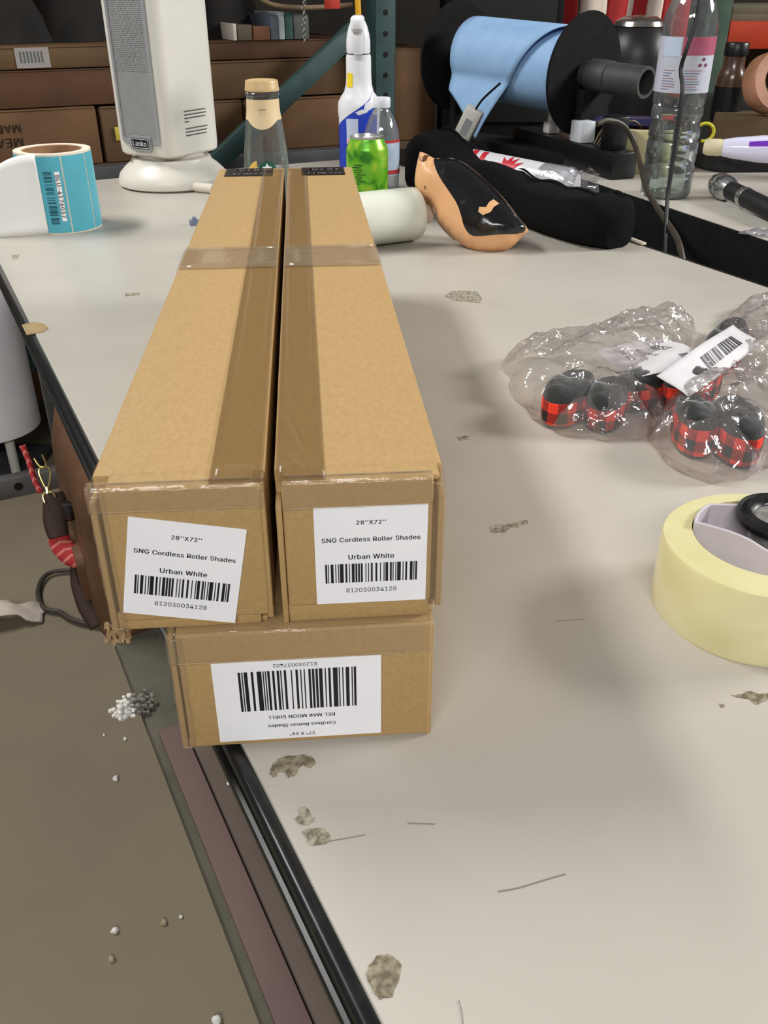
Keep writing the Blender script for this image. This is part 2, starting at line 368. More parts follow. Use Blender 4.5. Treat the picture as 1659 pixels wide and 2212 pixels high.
    'B': (228, '30,0 30,254 121,254 137,253 152,250 164,245 175,239 184,230 190,221 195,210 198,199 199,187 198,177 197,168 193,160 189,153 184,148 178,143 172,139 165,136 157,133 157,131 166,130 174,127 182,123 189,117 196,110 201,102 205,92 208,81 209,68 208,56 205,44 200,33 193,24 184,16 172,9 158,4 142,1 123,0 62,29 122,29 140,30 154,34 165,40 172,48 176,58 178,68 177,77 175,85 171,92 166,99 160,104 153,109 144,113 135,115 124,115 62,115 62,143 119,143 128,143 136,145 144,148 151,152 157,157 162,163 165,170 167,178 168,186 167,197 163,206 156,214 147,221 135,225 120,226 62,226', '0,75,1 75,2,1 75,3,2 75,4,3 75,5,4 75,6,5 75,7,6 75,74,7 74,8,7 0,58,75 73,8,74 72,8,73 72,9,8 71,9,72 70,9,71 70,10,9 69,10,70 69,11,10 68,11,69 68,12,11 67,12,68 66,12,67 66,13,12 65,13,66 65,14,13 64,14,65 64,15,14 63,15,64 63,16,15 62,16,63 61,16,62 61,17,16 60,17,61 59,17,60 59,18,17 0,57,58 57,59,58 57,18,59 57,19,18 57,20,19 57,21,20 57,22,21 57,23,22 57,24,23 57,25,24 57,56,25 56,55,25 55,26,25 0,40,57 54,26,55 53,26,54 53,27,26 52,27,53 51,27,52 51,28,27 50,28,51 49,28,50 49,29,28 48,29,49 48,30,29 47,30,48 46,30,47 46,31,30 45,31,46 45,32,31 44,32,45 44,33,32 43,33,44 42,33,43 42,34,33 41,34,42 0,41,40 0,34,41 0,35,34 0,36,35 0,37,36 0,38,37 0,39,38'),
    'C': (255, '134,-3 113,-2 93,4 75,12 59,25 46,40 35,58 27,78 22,101 20,127 22,153 27,176 35,197 46,215 59,230 75,242 93,251 113,256 134,258 146,257 158,255 170,252 181,248 191,242 201,236 210,228 217,219 224,209 229,198 234,187 236,174 204,174 202,183 199,190 195,197 190,204 185,209 179,214 172,218 165,222 158,224 150,226 142,228 134,228 119,227 105,223 92,216 80,207 71,196 62,182 57,166 53,148 52,127 53,107 57,88 63,72 71,59 80,47 92,38 105,32 119,28 134,26 142,27 150,28 158,30 165,33 172,36 179,40 185,45 190,51 195,57 199,64 202,72 204,80 236,80 234,68 229,56 224,45 217,36 210,27 201,19 192,12 181,7 170,2 159,-1 146,-3', '17,19,18 17,20,19 16,20,17 16,21,20 16,22,21 15,22,16 15,23,22 15,24,23 14,24,15 14,25,24 13,44,14 44,43,14 43,25,14 42,25,43 42,26,25 41,26,42 13,45,44 40,26,41 39,26,40 13,46,45 38,26,39 38,27,26 37,27,38 13,47,46 12,47,13 36,27,37 35,27,36 35,28,27 12,48,47 34,28,35 34,29,28 33,29,34 11,48,12 11,49,48 32,29,33 32,30,29 31,30,32 11,50,49 10,50,11 10,51,50 9,51,10 9,52,51 8,52,9 8,53,52 8,54,53 7,54,8 7,55,54 72,74,73 72,75,74 6,55,7 6,56,55 71,75,72 71,76,75 70,76,71 6,57,56 5,57,6 69,76,70 69,77,76 68,77,69 5,58,57 68,78,77 67,78,68 66,78,67 4,58,5 4,59,58 65,78,66 65,79,78 64,79,65 4,60,59 63,79,64 62,79,63 4,61,60 61,79,62 61,80,79 4,80,61 3,80,4 3,81,80 2,81,3 2,82,81 2,83,82 1,83,2 1,84,83 1,85,84 0,85,1'),
    'D': (251, '109,0 48,0 48,29 107,29 127,30 144,34 159,40 171,49 182,61 189,75 195,90 198,108 200,128 198,147 195,165 190,180 182,194 172,205 160,214 145,221 129,225 110,226 47,226 47,254 113,254 136,253 157,248 176,239 192,228 206,213 217,196 225,175 229,153 231,128 229,102 224,80 217,59 206,42 192,27 175,15 156,7 134,2 62,254 62,0 30,0 30,254', '44,23,45 23,42,45 44,22,23 42,24,23 43,24,42 43,21,24 21,25,24 21,26,25 21,27,26 21,28,27 21,20,28 20,29,28 44,21,22 44,2,21 2,43,21 19,29,20 18,29,19 17,29,18 17,30,29 16,30,17 16,31,30 15,31,16 14,31,15 14,32,31 13,32,14 13,33,32 12,33,13 11,33,12 11,34,33 10,34,11 10,35,34 9,35,10 9,36,35 8,36,9 7,36,8 7,37,36 6,37,7 6,38,37 5,38,6 4,38,5 3,38,4 44,1,2 43,3,2 43,38,3 43,39,38 43,40,39 43,41,40 43,0,41 1,43,44 43,0,1'),
    'E': (209, '30,0 30,254 186,254 186,226 62,226 62,143 178,143 178,114 62,114 62,29 188,29 188,0', '0,4,1 4,2,1 4,3,2 0,5,4 0,8,5 8,6,5 8,7,6 0,9,8 0,10,9 0,11,10'),
    'G': (260, '134,-3 113,-2 93,4 75,13 59,25 45,40 35,58 27,78 22,102 20,127 22,153 27,176 35,197 45,215 59,230 74,242 92,251 112,256 132,258 146,257 158,255 170,252 181,247 192,242 202,235 210,227 218,218 225,208 230,198 234,186 237,174 204,174 201,182 198,190 194,197 189,203 184,208 178,213 172,218 165,221 158,224 150,226 141,227 133,228 118,227 104,223 92,216 80,207 70,196 62,182 57,166 53,148 52,127 53,107 57,88 63,72 71,59 81,47 92,38 105,32 119,28 134,26 148,27 161,31 172,36 183,43 191,51 198,62 203,74 206,87 207,101 217,100 141,100 141,128 239,128 239,100 237,80 233,62 225,45 215,31 203,19 188,9 172,2 154,-2', '17,19,18 17,20,19 16,20,17 16,21,20 16,22,21 15,22,16 15,23,22 14,23,15 14,24,23 14,25,24 13,44,14 44,43,14 43,25,14 42,25,43 41,25,42 41,26,25 13,45,44 40,26,41 39,26,40 13,46,45 38,26,39 38,27,26 37,27,38 13,47,46 12,47,13 36,27,37 35,27,36 35,28,27 12,48,47 34,28,35 34,29,28 11,48,12 33,29,34 11,49,48 32,29,33 32,30,29 31,30,32 11,50,49 10,50,11 10,51,50 9,51,10 9,52,51 72,74,73 72,70,74 70,75,74 8,52,9 8,53,52 8,54,53 7,54,8 72,69,70 71,75,70 71,76,75 69,71,72 69,76,71 7,55,54 68,76,69 68,77,76 6,55,7 67,77,68 6,56,55 67,78,77 66,78,67 6,57,56 5,57,6 65,78,66 5,58,57 65,79,78 64,79,65 4,58,5 4,59,58 63,79,64 4,60,59 63,80,79 62,80,63 4,61,60 61,80,62 4,80,61 3,80,4 3,81,80 2,81,3 2,82,81 1,82,2 1,83,82 0,83,1'),
    'H': (258, '30,0 30,254 62,254 62,144 196,144 196,254 228,254 228,0 196,0 196,116 62,116 62,0', '0,2,1 0,3,2 4,6,5 4,7,6 0,10,3 10,4,3 10,9,4 9,7,4 0,11,10 8,7,9'),
    'I': (150, '16,0 16,29 59,29 59,226 16,226 16,254 135,254 135,226 91,226 91,29 135,29 135,0', '4,6,5 4,7,6 3,7,4 2,8,3 8,7,3 2,9,8 0,2,1 0,9,2 0,10,9 0,11,10'),
    'L': (196, '30,0 30,254 62,254 62,29 181,29 181,0', '0,2,1 0,3,2 0,4,3 0,5,4'),
    'M': (314, '30,0 30,254 76,254 139,94 140,89 142,85 144,79 146,74 148,68 150,61 152,55 154,48 156,42 158,36 159,30 161,24 154,24 155,30 157,35 159,41 161,48 163,54 165,61 167,67 169,73 171,79 173,85 175,89 176,94 238,254 284,254 284,0 252,0 252,145 252,151 252,157 252,163 252,170 252,177 253,184 253,192 253,199 253,207 253,214 253,221 253,229 256,229 254,221 251,213 249,205 246,197 244,189 241,181 238,174 236,167 234,161 232,155 230,150 228,145 171,0 143,0 85,145 83,150 82,155 80,160 77,167 75,173 72,181 70,188 67,196 65,204 62,212 59,220 56,229 59,229 60,222 60,215 60,208 60,201 60,193 60,186 61,178 61,171 61,164 61,158 61,151 61,145 61,0', '0,73,1 73,2,1 73,74,2 74,3,2 28,45,29 45,30,29 45,46,30 46,31,30 0,72,73 75,3,74 28,44,45 47,31,46 76,3,75 28,48,44 48,43,44 48,43,47 43,31,47 0,76,72 76,71,72 0,77,76 71,3,76 42,31,43 28,49,48 70,3,71 0,78,77 41,31,42 28,50,49 69,3,70 0,79,78 40,31,41 28,51,50 68,3,69 0,80,79 39,31,40 28,52,51 67,3,68 0,81,80 38,31,39 28,53,52 66,3,67 0,82,81 37,31,38 28,54,53 65,3,66 0,83,82 36,31,37 28,55,54 64,3,65 0,84,83 35,31,36 28,56,55 63,3,64 0,85,84 34,31,35 28,57,56 62,3,63 0,86,85 33,31,34 28,58,57 61,3,62 0,87,86 60,3,61 28,59,58 32,31,33 60,4,3 27,59,28 60,5,4 26,59,27 60,6,5 25,59,26 60,7,6 24,59,25 60,8,7 23,59,24 60,9,8 22,59,23 60,10,9 21,59,22 60,11,10 20,59,21 60,12,11 19,59,20 60,18,12 18,13,12 18,13,19 13,59,19 14,59,13 60,17,18 15,59,14 60,16,17 60,15,16 60,59,15'),
    'N': (262, '30,0 30,254 68,254 172,91 174,87 178,82 181,75 185,69 189,61 194,53 198,45 203,36 207,27 202,27 202,36 201,45 200,54 200,63 200,71 200,79 199,86 199,92 199,97 199,254 232,254 232,0 193,0 101,145 97,152 93,158 89,165 84,173 79,181 74,191 68,201 61,213 54,226 60,227 60,215 61,203 61,192 62,182 62,172 62,164 62,157 62,150 62,145 62,0', '0,36,1 36,2,1 36,37,2 37,3,2 22,24,23 22,25,24 38,3,37 0,38,36 38,35,36 0,39,38 35,3,38 34,3,35 0,40,39 33,3,34 0,41,40 32,3,33 0,42,41 31,3,32 30,3,31 0,43,42 29,3,30 0,44,43 28,3,29 0,45,44 27,3,28 0,46,45 0,47,46 26,3,27 21,25,22 20,25,21 26,4,3 26,5,4 19,25,20 26,6,5 18,25,19 26,7,6 17,25,18 26,8,7 16,25,17 26,9,8 15,25,16 26,10,9 14,11,15 11,25,15 26,14,10 14,11,10 12,25,11 26,13,14 13,25,12 26,25,13'),
    'O': (267, '133,-3 112,-2 93,4 75,12 59,25 46,40 35,58 27,78 22,101 20,127 22,153 27,176 35,197 46,215 59,230 75,242 93,251 112,256 133,258 155,256 174,251 192,242 208,230 221,215 232,197 240,176 245,153 247,127 245,101 240,78 232,58 221,40 208,25 192,12 174,4 155,-2 133,26 148,28 162,32 175,38 186,47 196,58 204,72 210,88 214,106 215,127 214,148 210,166 204,182 196,196 186,207 175,216 162,223 148,227 133,228 119,227 105,223 92,216 81,207 71,196 63,182 57,166 53,148 52,127 53,106 57,88 63,72 71,58 81,47 92,38 105,32 119,28', '17,19,18 16,19,17 16,20,19 15,20,16 15,21,20 14,21,15 14,22,21 13,55,14 55,54,14 54,22,14 54,53,22 53,23,22 52,23,53 13,56,55 51,23,52 13,57,56 50,23,51 13,58,57 50,24,23 12,58,13 49,24,50 12,59,58 11,59,12 49,25,24 48,25,49 11,60,59 47,25,48 11,61,60 10,61,11 47,26,25 46,26,47 10,62,61 9,62,10 46,27,26 45,27,46 9,63,62 8,63,9 8,64,63 44,27,45 44,28,27 8,65,64 43,28,44 7,65,8 43,29,28 7,66,65 42,29,43 6,66,7 42,30,29 6,67,66 41,30,42 6,68,67 40,30,41 5,68,6 40,31,30 5,69,68 39,31,40 39,32,31 4,69,5 4,70,69 38,32,39 4,71,70 37,32,38 4,36,71 36,32,37 4,32,36 4,33,32 3,33,4 2,33,3 2,34,33 1,34,2 1,35,34 1,0,35'),
    'R': (224, '30,0 30,254 118,254 136,253 153,250 167,244 178,237 188,227 195,217 200,204 204,191 205,176 204,161 200,148 195,136 188,125 178,116 166,109 152,103 136,100 118,99 48,99 48,128 117,128 129,128 140,130 149,133 156,138 162,143 167,150 170,158 172,167 173,176 172,186 170,194 167,202 162,209 156,215 149,220 140,223 129,225 116,226 62,226 62,0 177,0 115,115 151,115 214,0', '0,22,1 22,42,1 42,2,1 42,3,2 42,4,3 42,5,4 42,6,5 42,7,6 42,41,7 41,40,7 40,8,7 22,43,42 39,8,40 38,8,39 37,8,38 37,9,8 36,9,37 35,9,36 35,10,9 34,10,35 33,10,34 33,11,10 32,11,33 31,11,32 31,12,11 30,12,31 30,13,12 29,13,30 28,13,29 28,14,13 27,14,28 26,14,27 26,15,14 25,15,26 24,15,25 23,15,24 0,21,22 43,23,22 43,45,23 45,15,23 45,16,15 45,46,16 46,17,16 43,20,45 20,44,45 47,17,46 18,47,17 19,47,18 20,47,19 0,20,21 0,43,20 44,47,20'),
    'S': (223, '112,-4 94,-3 78,0 64,5 51,11 41,20 32,30 25,42 21,54 19,68 52,68 54,59 57,51 62,44 68,38 75,33 83,29 92,27 102,25 112,25 123,25 133,27 143,30 151,34 159,40 165,46 169,53 172,61 173,70 172,77 170,84 166,89 161,94 155,99 148,102 140,106 132,108 122,111 92,120 72,126 56,135 43,145 34,156 28,170 26,186 27,200 31,213 37,224 46,234 57,242 69,249 83,254 97,257 114,258 130,257 145,254 158,249 170,242 180,234 189,224 195,213 199,202 200,189 169,189 166,201 160,211 151,219 140,225 127,228 112,229 102,229 92,227 84,224 76,220 70,215 64,209 61,203 58,195 58,188 58,180 61,173 65,167 71,162 78,158 85,154 92,151 99,149 106,147 132,140 140,137 148,135 156,132 164,128 172,124 179,119 186,113 192,106 197,99 201,90 203,80 204,69 203,56 199,43 193,32 185,21 174,13 162,5 147,0 130,-3', '52,54,53 51,54,52 51,55,54 50,55,51 50,56,55 49,56,50 49,57,56 48,57,49 48,58,57 48,59,58 47,70,48 70,69,48 69,59,48 68,59,69 47,71,70 67,59,68 47,72,71 66,59,67 66,60,59 46,72,47 46,73,72 46,74,73 65,60,66 46,75,74 65,61,60 45,75,46 64,61,65 45,76,75 45,77,76 64,62,61 63,62,64 44,77,45 44,78,77 44,79,78 43,79,44 43,80,79 43,81,80 42,81,43 42,82,81 42,83,82 42,84,83 41,84,42 41,85,84 41,86,85 41,87,86 41,88,87 40,88,41 40,89,88 40,90,89 40,91,90 39,91,40 39,92,91 39,93,92 38,93,39 38,94,93 37,94,38 37,95,94 37,96,95 36,96,37 35,96,36 35,97,96 34,97,35 33,97,34 33,98,97 32,98,33 31,98,32 31,99,98 30,99,31 29,99,30 29,100,99 28,100,29 27,100,28 27,101,100 8,10,9 8,11,10 26,101,27 8,12,11 26,102,101 7,12,8 25,102,26 7,13,12 24,102,25 7,14,13 24,103,102 6,14,7 23,103,24 6,15,14 22,103,23 6,16,15 22,104,103 21,104,22 5,16,6 5,17,16 20,104,21 5,18,17 19,104,20 5,19,18 5,104,19 5,105,104 4,105,5 4,106,105 3,106,4 3,107,106 2,107,3 2,108,107 1,108,2 1,0,108'),
    'T': (224, '16,226 16,254 208,254 208,226 128,226 128,0 96,0 96,226', '0,2,1 0,3,2 7,3,0 6,4,7 4,3,7 6,5,4'),
    'U': (259, '129,-4 110,-3 93,1 77,8 63,17 52,27 42,40 36,54 31,70 30,87 30,254 62,254 62,89 63,77 66,66 70,57 77,48 84,40 94,34 104,29 116,27 129,26 143,27 155,29 165,34 175,40 182,48 188,57 193,66 195,77 196,89 196,254 229,254 229,87 227,70 223,54 216,40 207,27 195,17 182,8 166,1 149,-3', '9,11,10 9,12,11 30,32,31 30,33,32 9,13,12 29,33,30 8,13,9 29,34,33 8,14,13 28,34,29 7,14,8 28,35,34 27,35,28 7,15,14 7,16,15 26,35,27 6,16,7 26,36,35 6,17,16 25,36,26 6,18,17 24,36,25 5,18,6 24,37,36 5,19,18 23,37,24 5,20,19 22,37,23 22,38,37 4,20,5 4,21,20 21,38,22 4,38,21 3,38,4 3,39,38 2,39,3 2,40,39 1,40,2 1,41,40 0,41,1'),
    'V': (240, '102,0 8,254 42,254 96,103 99,94 103,82 108,69 113,53 118,35 124,15 117,15 123,36 129,54 133,69 138,82 142,94 145,103 197,254 231,254 139,0', '0,2,1 0,3,2 16,18,17 16,19,18 0,4,3 15,19,16 14,19,15 0,5,4 13,19,14 0,6,5 12,19,13 0,7,6 11,19,12 0,8,7 10,9,11 9,19,11 0,9,8 0,19,9'),
    'W': (343, '78,0 8,254 41,254 82,98 84,90 86,81 88,73 90,64 92,55 93,47 95,38 97,29 98,20 95,20 96,29 98,38 100,47 102,55 104,64 106,73 108,81 110,90 112,98 153,254 190,254 231,98 233,90 235,81 237,73 239,64 241,55 243,47 245,38 247,29 249,20 244,20 246,29 248,38 249,47 251,55 253,64 255,73 257,81 259,90 261,98 302,254 335,254 265,0 228,0 184,161 181,172 178,184 176,196 173,209 170,222 168,237 175,237 172,223 170,210 167,197 165,185 162,173 159,161 115,0', '0,2,1 0,3,2 22,55,23 55,24,23 55,56,24 56,25,24 44,46,45 44,47,46 22,54,55 57,25,56 58,53,57 53,25,57 22,58,54 58,53,54 22,59,58 52,25,53 22,60,59 51,25,52 22,61,60 50,25,51 22,62,61 49,25,50 22,63,62 48,25,49 0,4,3 21,63,22 48,26,25 43,47,44 0,5,4 20,63,21 48,27,26 42,47,43 0,6,5 19,63,20 48,28,27 41,47,42 0,7,6 18,63,19 48,29,28 40,47,41 0,8,7 17,63,18 48,30,29 39,47,40 0,9,8 16,63,17 48,31,30 38,47,39 0,10,9 15,63,16 48,32,31 37,47,38 0,14,10 14,11,10 48,36,32 36,33,32 14,11,15 11,63,15 36,33,37 33,47,37 12,63,11 34,47,33 0,13,14 48,35,36 0,12,13 0,63,12 48,34,35 48,47,34'),
    'X': (237, '9,0 109,142 109,118 15,254 52,254 89,200 94,193 98,186 102,181 105,175 109,170 112,164 115,159 118,153 122,146 116,146 120,153 123,159 126,164 129,170 132,175 136,181 140,186 144,193 149,200 187,254 223,254 129,119 129,143 228,0 191,0 146,65 142,71 138,77 134,83 131,88 128,93 125,98 122,103 119,109 115,116 122,116 116,104 113,98 110,93 106,88 103,83 99,77 95,71 91,65 46,0', '2,4,3 2,5,4 24,26,25 24,27,26 2,6,5 23,27,24 2,7,6 22,27,23 2,8,7 21,27,22 2,9,8 20,27,21 2,1,9 1,10,9 19,28,20 28,27,20 1,11,10 18,28,19 1,12,11 17,28,18 1,13,12 16,28,17 1,15,13 15,14,13 15,28,16 1,28,15 1,29,28 0,40,1 40,41,1 41,29,1 0,39,40 39,29,41 38,29,39 0,42,39 42,38,39 0,43,42 37,29,38 0,44,43 36,29,37 0,45,44 35,29,36 0,46,45 34,29,35 0,47,46 33,29,34 0,48,47 32,29,33 0,49,48 31,29,32 0,50,49 30,29,31'),
    'Y': (236, '102,0 102,104 8,254 46,254 96,172 101,163 107,155 111,146 116,137 120,127 125,115 112,115 116,127 121,137 126,146 130,155 135,164 140,172 191,254 228,254 134,104 134,0', '1,3,2 1,4,3 17,19,18 17,20,19 1,5,4 16,20,17 15,20,16 1,6,5 14,20,15 1,7,6 13,20,14 1,8,7 12,9,13 9,20,13 1,12,8 12,9,8 1,11,12 10,20,9 1,10,11 1,20,10 0,20,1 0,21,20'),
    'a': (195, '80,-4 68,-4 57,-1 47,2 38,8 30,14 24,22 19,32 16,42 15,54 16,64 18,73 22,80 26,87 32,92 39,97 46,100 54,103 63,105 71,107 80,109 89,110 100,111 109,112 117,113 123,114 129,116 133,117 135,120 137,123 138,127 138,128 137,136 136,142 133,148 130,153 125,158 120,161 113,163 106,165 98,165 89,165 82,164 75,161 69,158 63,154 59,150 55,146 52,142 50,137 20,146 26,156 32,165 39,173 48,179 57,184 66,188 77,190 87,192 97,192 104,192 112,191 119,190 128,187 135,184 143,180 150,175 156,168 161,160 165,150 168,139 168,126 168,0 138,0 138,26 136,26 134,21 130,17 126,12 121,8 115,4 108,1 100,-2 90,-4 85,23 96,23 106,26 114,29 121,34 127,40 132,47 135,54 137,61 138,69 138,95 136,93 133,92 130,91 125,90 121,89 116,88 110,87 105,86 100,86 95,85 91,84 88,84 81,83 74,81 67,79 61,77 56,74 52,70 48,65 47,59 46,52 46,46 48,41 51,36 55,32 59,29 65,26 71,24 78,23', '58,60,59 58,61,60 57,61,58 57,62,61 56,62,57 56,63,62 55,63,56 55,64,63 55,65,64 54,65,55 54,66,65 53,66,54 53,67,66 52,67,53 52,40,67 40,39,67 39,68,67 51,41,52 41,40,52 51,42,41 38,68,39 51,43,42 37,68,38 51,44,43 36,68,37 36,69,68 51,45,44 35,69,36 50,45,51 50,46,45 34,69,35 34,70,69 50,47,46 33,70,34 50,48,47 49,48,50 32,70,33 32,71,70 31,71,32 30,71,31 29,71,30 29,72,71 28,72,29 27,72,28 26,94,27 94,72,27 25,94,26 24,94,25 23,94,24 22,94,23 21,94,22 20,94,21 19,94,20 18,94,19 17,94,18 16,94,17 15,94,16 14,94,15 14,95,94 93,72,94 14,96,95 14,97,96 13,97,14 13,98,97 13,99,98 13,100,99 13,101,100 13,102,101 12,102,13 12,103,102 12,104,103 12,105,104 12,106,105 12,107,106 12,108,107 12,109,108 11,109,12 11,110,109 11,111,110 11,112,111 10,112,11 10,113,112 92,72,93 10,114,113 9,114,10 91,72,92 9,115,114 8,115,9 90,72,91 8,116,115 89,72,90 8,117,116 7,117,8 7,118,117 88,74,89 74,72,89 7,119,118 87,74,88 7,120,119 6,120,7 86,75,87 75,74,87 6,121,120 6,122,121 86,76,75 73,72,74 85,76,86 6,123,122 84,76,85 6,84,123 6,76,84 5,76,6 5,77,76 5,78,77 4,78,5 4,79,78 4,80,79 3,80,4 3,81,80 2,81,3 2,82,81 1,82,2 1,83,82 0,83,1'),
    'b': (212, '115,-4 104,-3 94,-1 86,2 79,6 74,11 69,16 65,21 62,25 59,29 56,29 56,0 26,0 26,254 57,254 57,160 59,160 62,164 65,168 69,173 73,178 79,182 86,186 94,190 103,192 115,192 130,191 144,187 156,180 168,171 177,160 185,146 191,131 194,113 195,94 194,75 191,58 185,42 177,29 168,17 157,8 144,1 130,-3 110,23 121,24 131,28 140,33 147,40 153,48 158,58 161,70 163,82 164,95 163,108 161,120 158,131 153,140 147,149 140,156 131,161 121,164 110,165 99,164 89,161 81,156 73,149 67,141 62,131 59,120 57,108 56,95 57,81 59,69 63,58 67,48 73,39 81,32 89,27 99,24', '12,14,13 12,15,14 24,26,25 23,26,24 23,27,26 22,27,23 22,28,27 21,28,22 20,28,21 20,29,28 19,29,20 18,29,19 18,61,29 61,30,29 17,61,18 17,62,61 60,30,61 17,63,62 59,30,60 16,63,17 16,64,63 58,30,59 58,31,30 12,16,15 12,68,16 68,67,16 67,66,16 66,65,16 65,64,16 57,31,58 56,31,57 56,32,31 55,32,56 55,33,32 54,33,55 12,69,68 53,33,54 53,34,33 12,70,69 52,34,53 12,71,70 51,34,52 51,35,34 50,35,51 12,72,71 50,36,35 49,36,50 12,73,72 48,36,49 48,37,36 12,74,73 47,37,48 12,10,74 10,75,74 47,38,37 46,38,47 10,76,75 45,38,46 10,9,76 9,77,76 12,11,10 8,77,9 45,39,38 44,39,45 8,78,77 7,78,8 43,39,44 7,43,78 7,39,43 6,39,7 6,40,39 5,40,6 4,40,5 4,41,40 3,41,4 2,41,3 2,42,41 1,42,2 1,0,42'),
    'd': (212, '98,-4 82,-3 68,1 56,8 44,17 35,29 27,42 22,58 18,75 17,94 18,113 22,131 27,146 35,160 45,171 56,180 69,187 83,191 98,192 109,192 118,190 126,186 133,182 139,178 144,173 147,168 151,164 153,160 155,160 155,254 186,254 186,0 156,0 156,29 153,29 151,25 147,21 143,16 139,11 133,6 126,2 118,-1 109,-3 102,23 113,24 123,27 132,32 139,39 145,48 150,58 153,69 155,81 156,95 155,108 153,120 150,131 145,141 139,149 132,156 123,161 113,164 102,165 91,164 81,161 72,156 65,149 59,140 54,131 51,120 49,108 48,95 49,82 51,70 54,58 59,48 65,40 73,33 81,28 91,24', '28,30,29 28,31,30 17,19,18 17,20,19 16,20,17 16,21,20 15,21,16 15,22,21 15,23,22 14,23,15 14,24,23 14,25,24 13,61,14 61,25,14 61,26,25 13,62,61 60,26,61 59,26,60 13,63,62 59,27,26 58,27,59 13,64,63 12,64,13 58,28,27 58,57,28 57,56,28 56,55,28 55,54,28 54,31,28 12,65,64 12,66,65 11,66,12 11,67,66 10,67,11 10,68,67 53,31,54 10,69,68 9,69,10 52,31,53 9,70,69 9,71,70 51,31,52 8,71,9 8,72,71 50,31,51 7,72,8 7,73,72 49,31,50 7,74,73 6,74,7 48,31,49 6,75,74 47,33,48 33,31,48 5,75,6 5,76,75 46,33,47 5,77,76 45,34,46 34,33,46 45,35,34 32,31,33 4,77,5 4,78,77 44,35,45 44,36,35 4,43,78 43,36,44 4,36,43 4,37,36 3,37,4 3,38,37 3,39,38 2,39,3 2,40,39 2,41,40 1,41,2 1,42,41 0,42,1'),
    'e': (202, '106,-4 88,-3 73,1 58,8 46,17 36,29 28,42 22,58 18,75 17,93 18,112 22,129 28,145 36,159 46,170 58,180 71,187 86,191 103,192 113,192 123,190 133,187 142,183 151,177 160,170 167,162 173,152 179,141 182,128 185,113 186,97 186,85 37,85 37,110 169,110 155,101 154,113 152,124 149,134 144,143 138,151 131,157 123,161 113,164 103,165 92,164 82,161 73,157 66,151 59,143 54,135 51,125 49,116 48,105 48,89 49,75 51,64 55,53 61,44 67,37 76,31 85,26 95,24 106,23 114,23 120,25 127,26 133,29 138,32 143,36 147,41 150,47 153,53 182,45 179,36 174,27 168,20 160,13 151,7 141,2 130,-1 119,-3', '17,19,18 17,20,19 16,20,17 16,21,20 16,22,21 15,22,16 15,23,22 14,23,15 14,24,23 14,25,24 13,45,14 45,44,14 44,25,14 43,25,44 42,25,43 13,46,45 42,26,25 41,26,42 13,47,46 12,47,13 40,26,41 12,48,47 40,27,26 39,27,40 12,49,48 11,49,12 11,50,49 38,27,39 38,28,27 11,51,50 37,28,38 10,51,11 37,29,28 10,52,51 36,29,37 10,33,52 33,53,52 36,34,29 34,30,29 35,34,36 9,33,10 9,32,33 53,34,33 53,30,34 54,30,53 54,31,30 8,32,9 55,31,54 8,31,32 8,55,31 8,56,55 7,56,8 7,57,56 6,57,7 6,58,57 71,73,72 70,73,71 70,74,73 6,59,58 5,59,6 69,74,70 5,60,59 68,74,69 68,75,74 67,75,68 5,61,60 66,75,67 4,61,5 66,76,75 4,62,61 65,76,66 64,76,65 4,63,62 63,76,64 4,76,63 4,77,76 3,77,4 3,78,77 2,78,3 2,79,78 2,80,79 1,80,2 1,81,80 0,81,1'),
    'h': (205, '57,113 57,0 26,0 26,254 57,254 57,144 51,144 58,159 66,172 76,181 87,187 100,191 114,192 126,191 137,189 148,184 157,178 164,170 170,160 175,149 178,135 179,120 179,0 148,0 148,118 147,131 143,143 136,152 128,159 117,163 105,165 96,164 88,162 80,159 74,154 68,148 63,141 60,133 58,124', '2,4,3 2,6,4 6,5,4 11,13,12 11,14,13 10,14,11 10,15,14 9,15,10 9,16,15 8,16,9 8,17,16 7,31,8 31,17,8 31,30,17 30,18,17 29,18,30 7,32,31 28,18,29 7,33,32 28,19,18 6,33,7 27,19,28 6,34,33 6,35,34 26,19,27 26,20,19 6,36,35 2,37,6 37,36,6 25,20,26 25,21,20 2,38,37 24,21,25 2,0,38 24,22,21 23,22,24 2,1,0'),
    'i': (83, '42,221 36,222 31,224 27,227 23,231 21,236 21,242 21,247 23,252 27,256 31,259 36,261 42,262 47,261 52,259 57,256 60,252 62,247 63,242 62,236 60,231 57,227 52,224 47,222 26,0 26,190 57,190 57,0', '24,26,25 24,27,26 11,13,12 10,13,11 10,14,13 9,14,10 9,15,14 8,15,9 8,16,15 7,16,8 7,17,16 6,17,7 6,18,17 5,18,6 5,19,18 4,19,5 4,20,19 3,20,4 3,21,20 2,21,3 2,22,21 1,22,2 1,23,22 0,23,1'),
    'k': (190, '55,68 55,106 60,106 142,190 180,190 92,100 89,100 26,0 26,254 57,254 57,0 147,0 74,93 96,114 186,0', '7,9,8 7,1,9 1,10,9 2,4,3 2,13,4 13,5,4 2,12,13 5,14,13 7,0,1 10,2,1 10,12,2 0,5,6 0,14,5 10,11,12 7,14,0 10,14,7 11,14,10'),
    'l': (95, '70,-1 56,0 45,4 37,10 31,19 27,29 26,42 26,254 57,254 57,49 57,42 58,35 60,31 63,28 67,27 73,26 76,26 78,26 80,26 82,27 83,27 85,27 90,1 88,1 84,0 81,0 77,-1 73,-1', '6,8,7 6,9,8 6,10,9 5,10,6 5,11,10 5,12,11 5,13,12 4,13,5 4,14,13 20,22,21 19,22,20 18,22,19 4,15,14 17,22,18 16,22,17 15,22,16 4,22,15 3,22,4 2,22,3 1,22,2 1,23,22 1,24,23 1,25,24 0,25,1 0,26,25 0,27,26'),
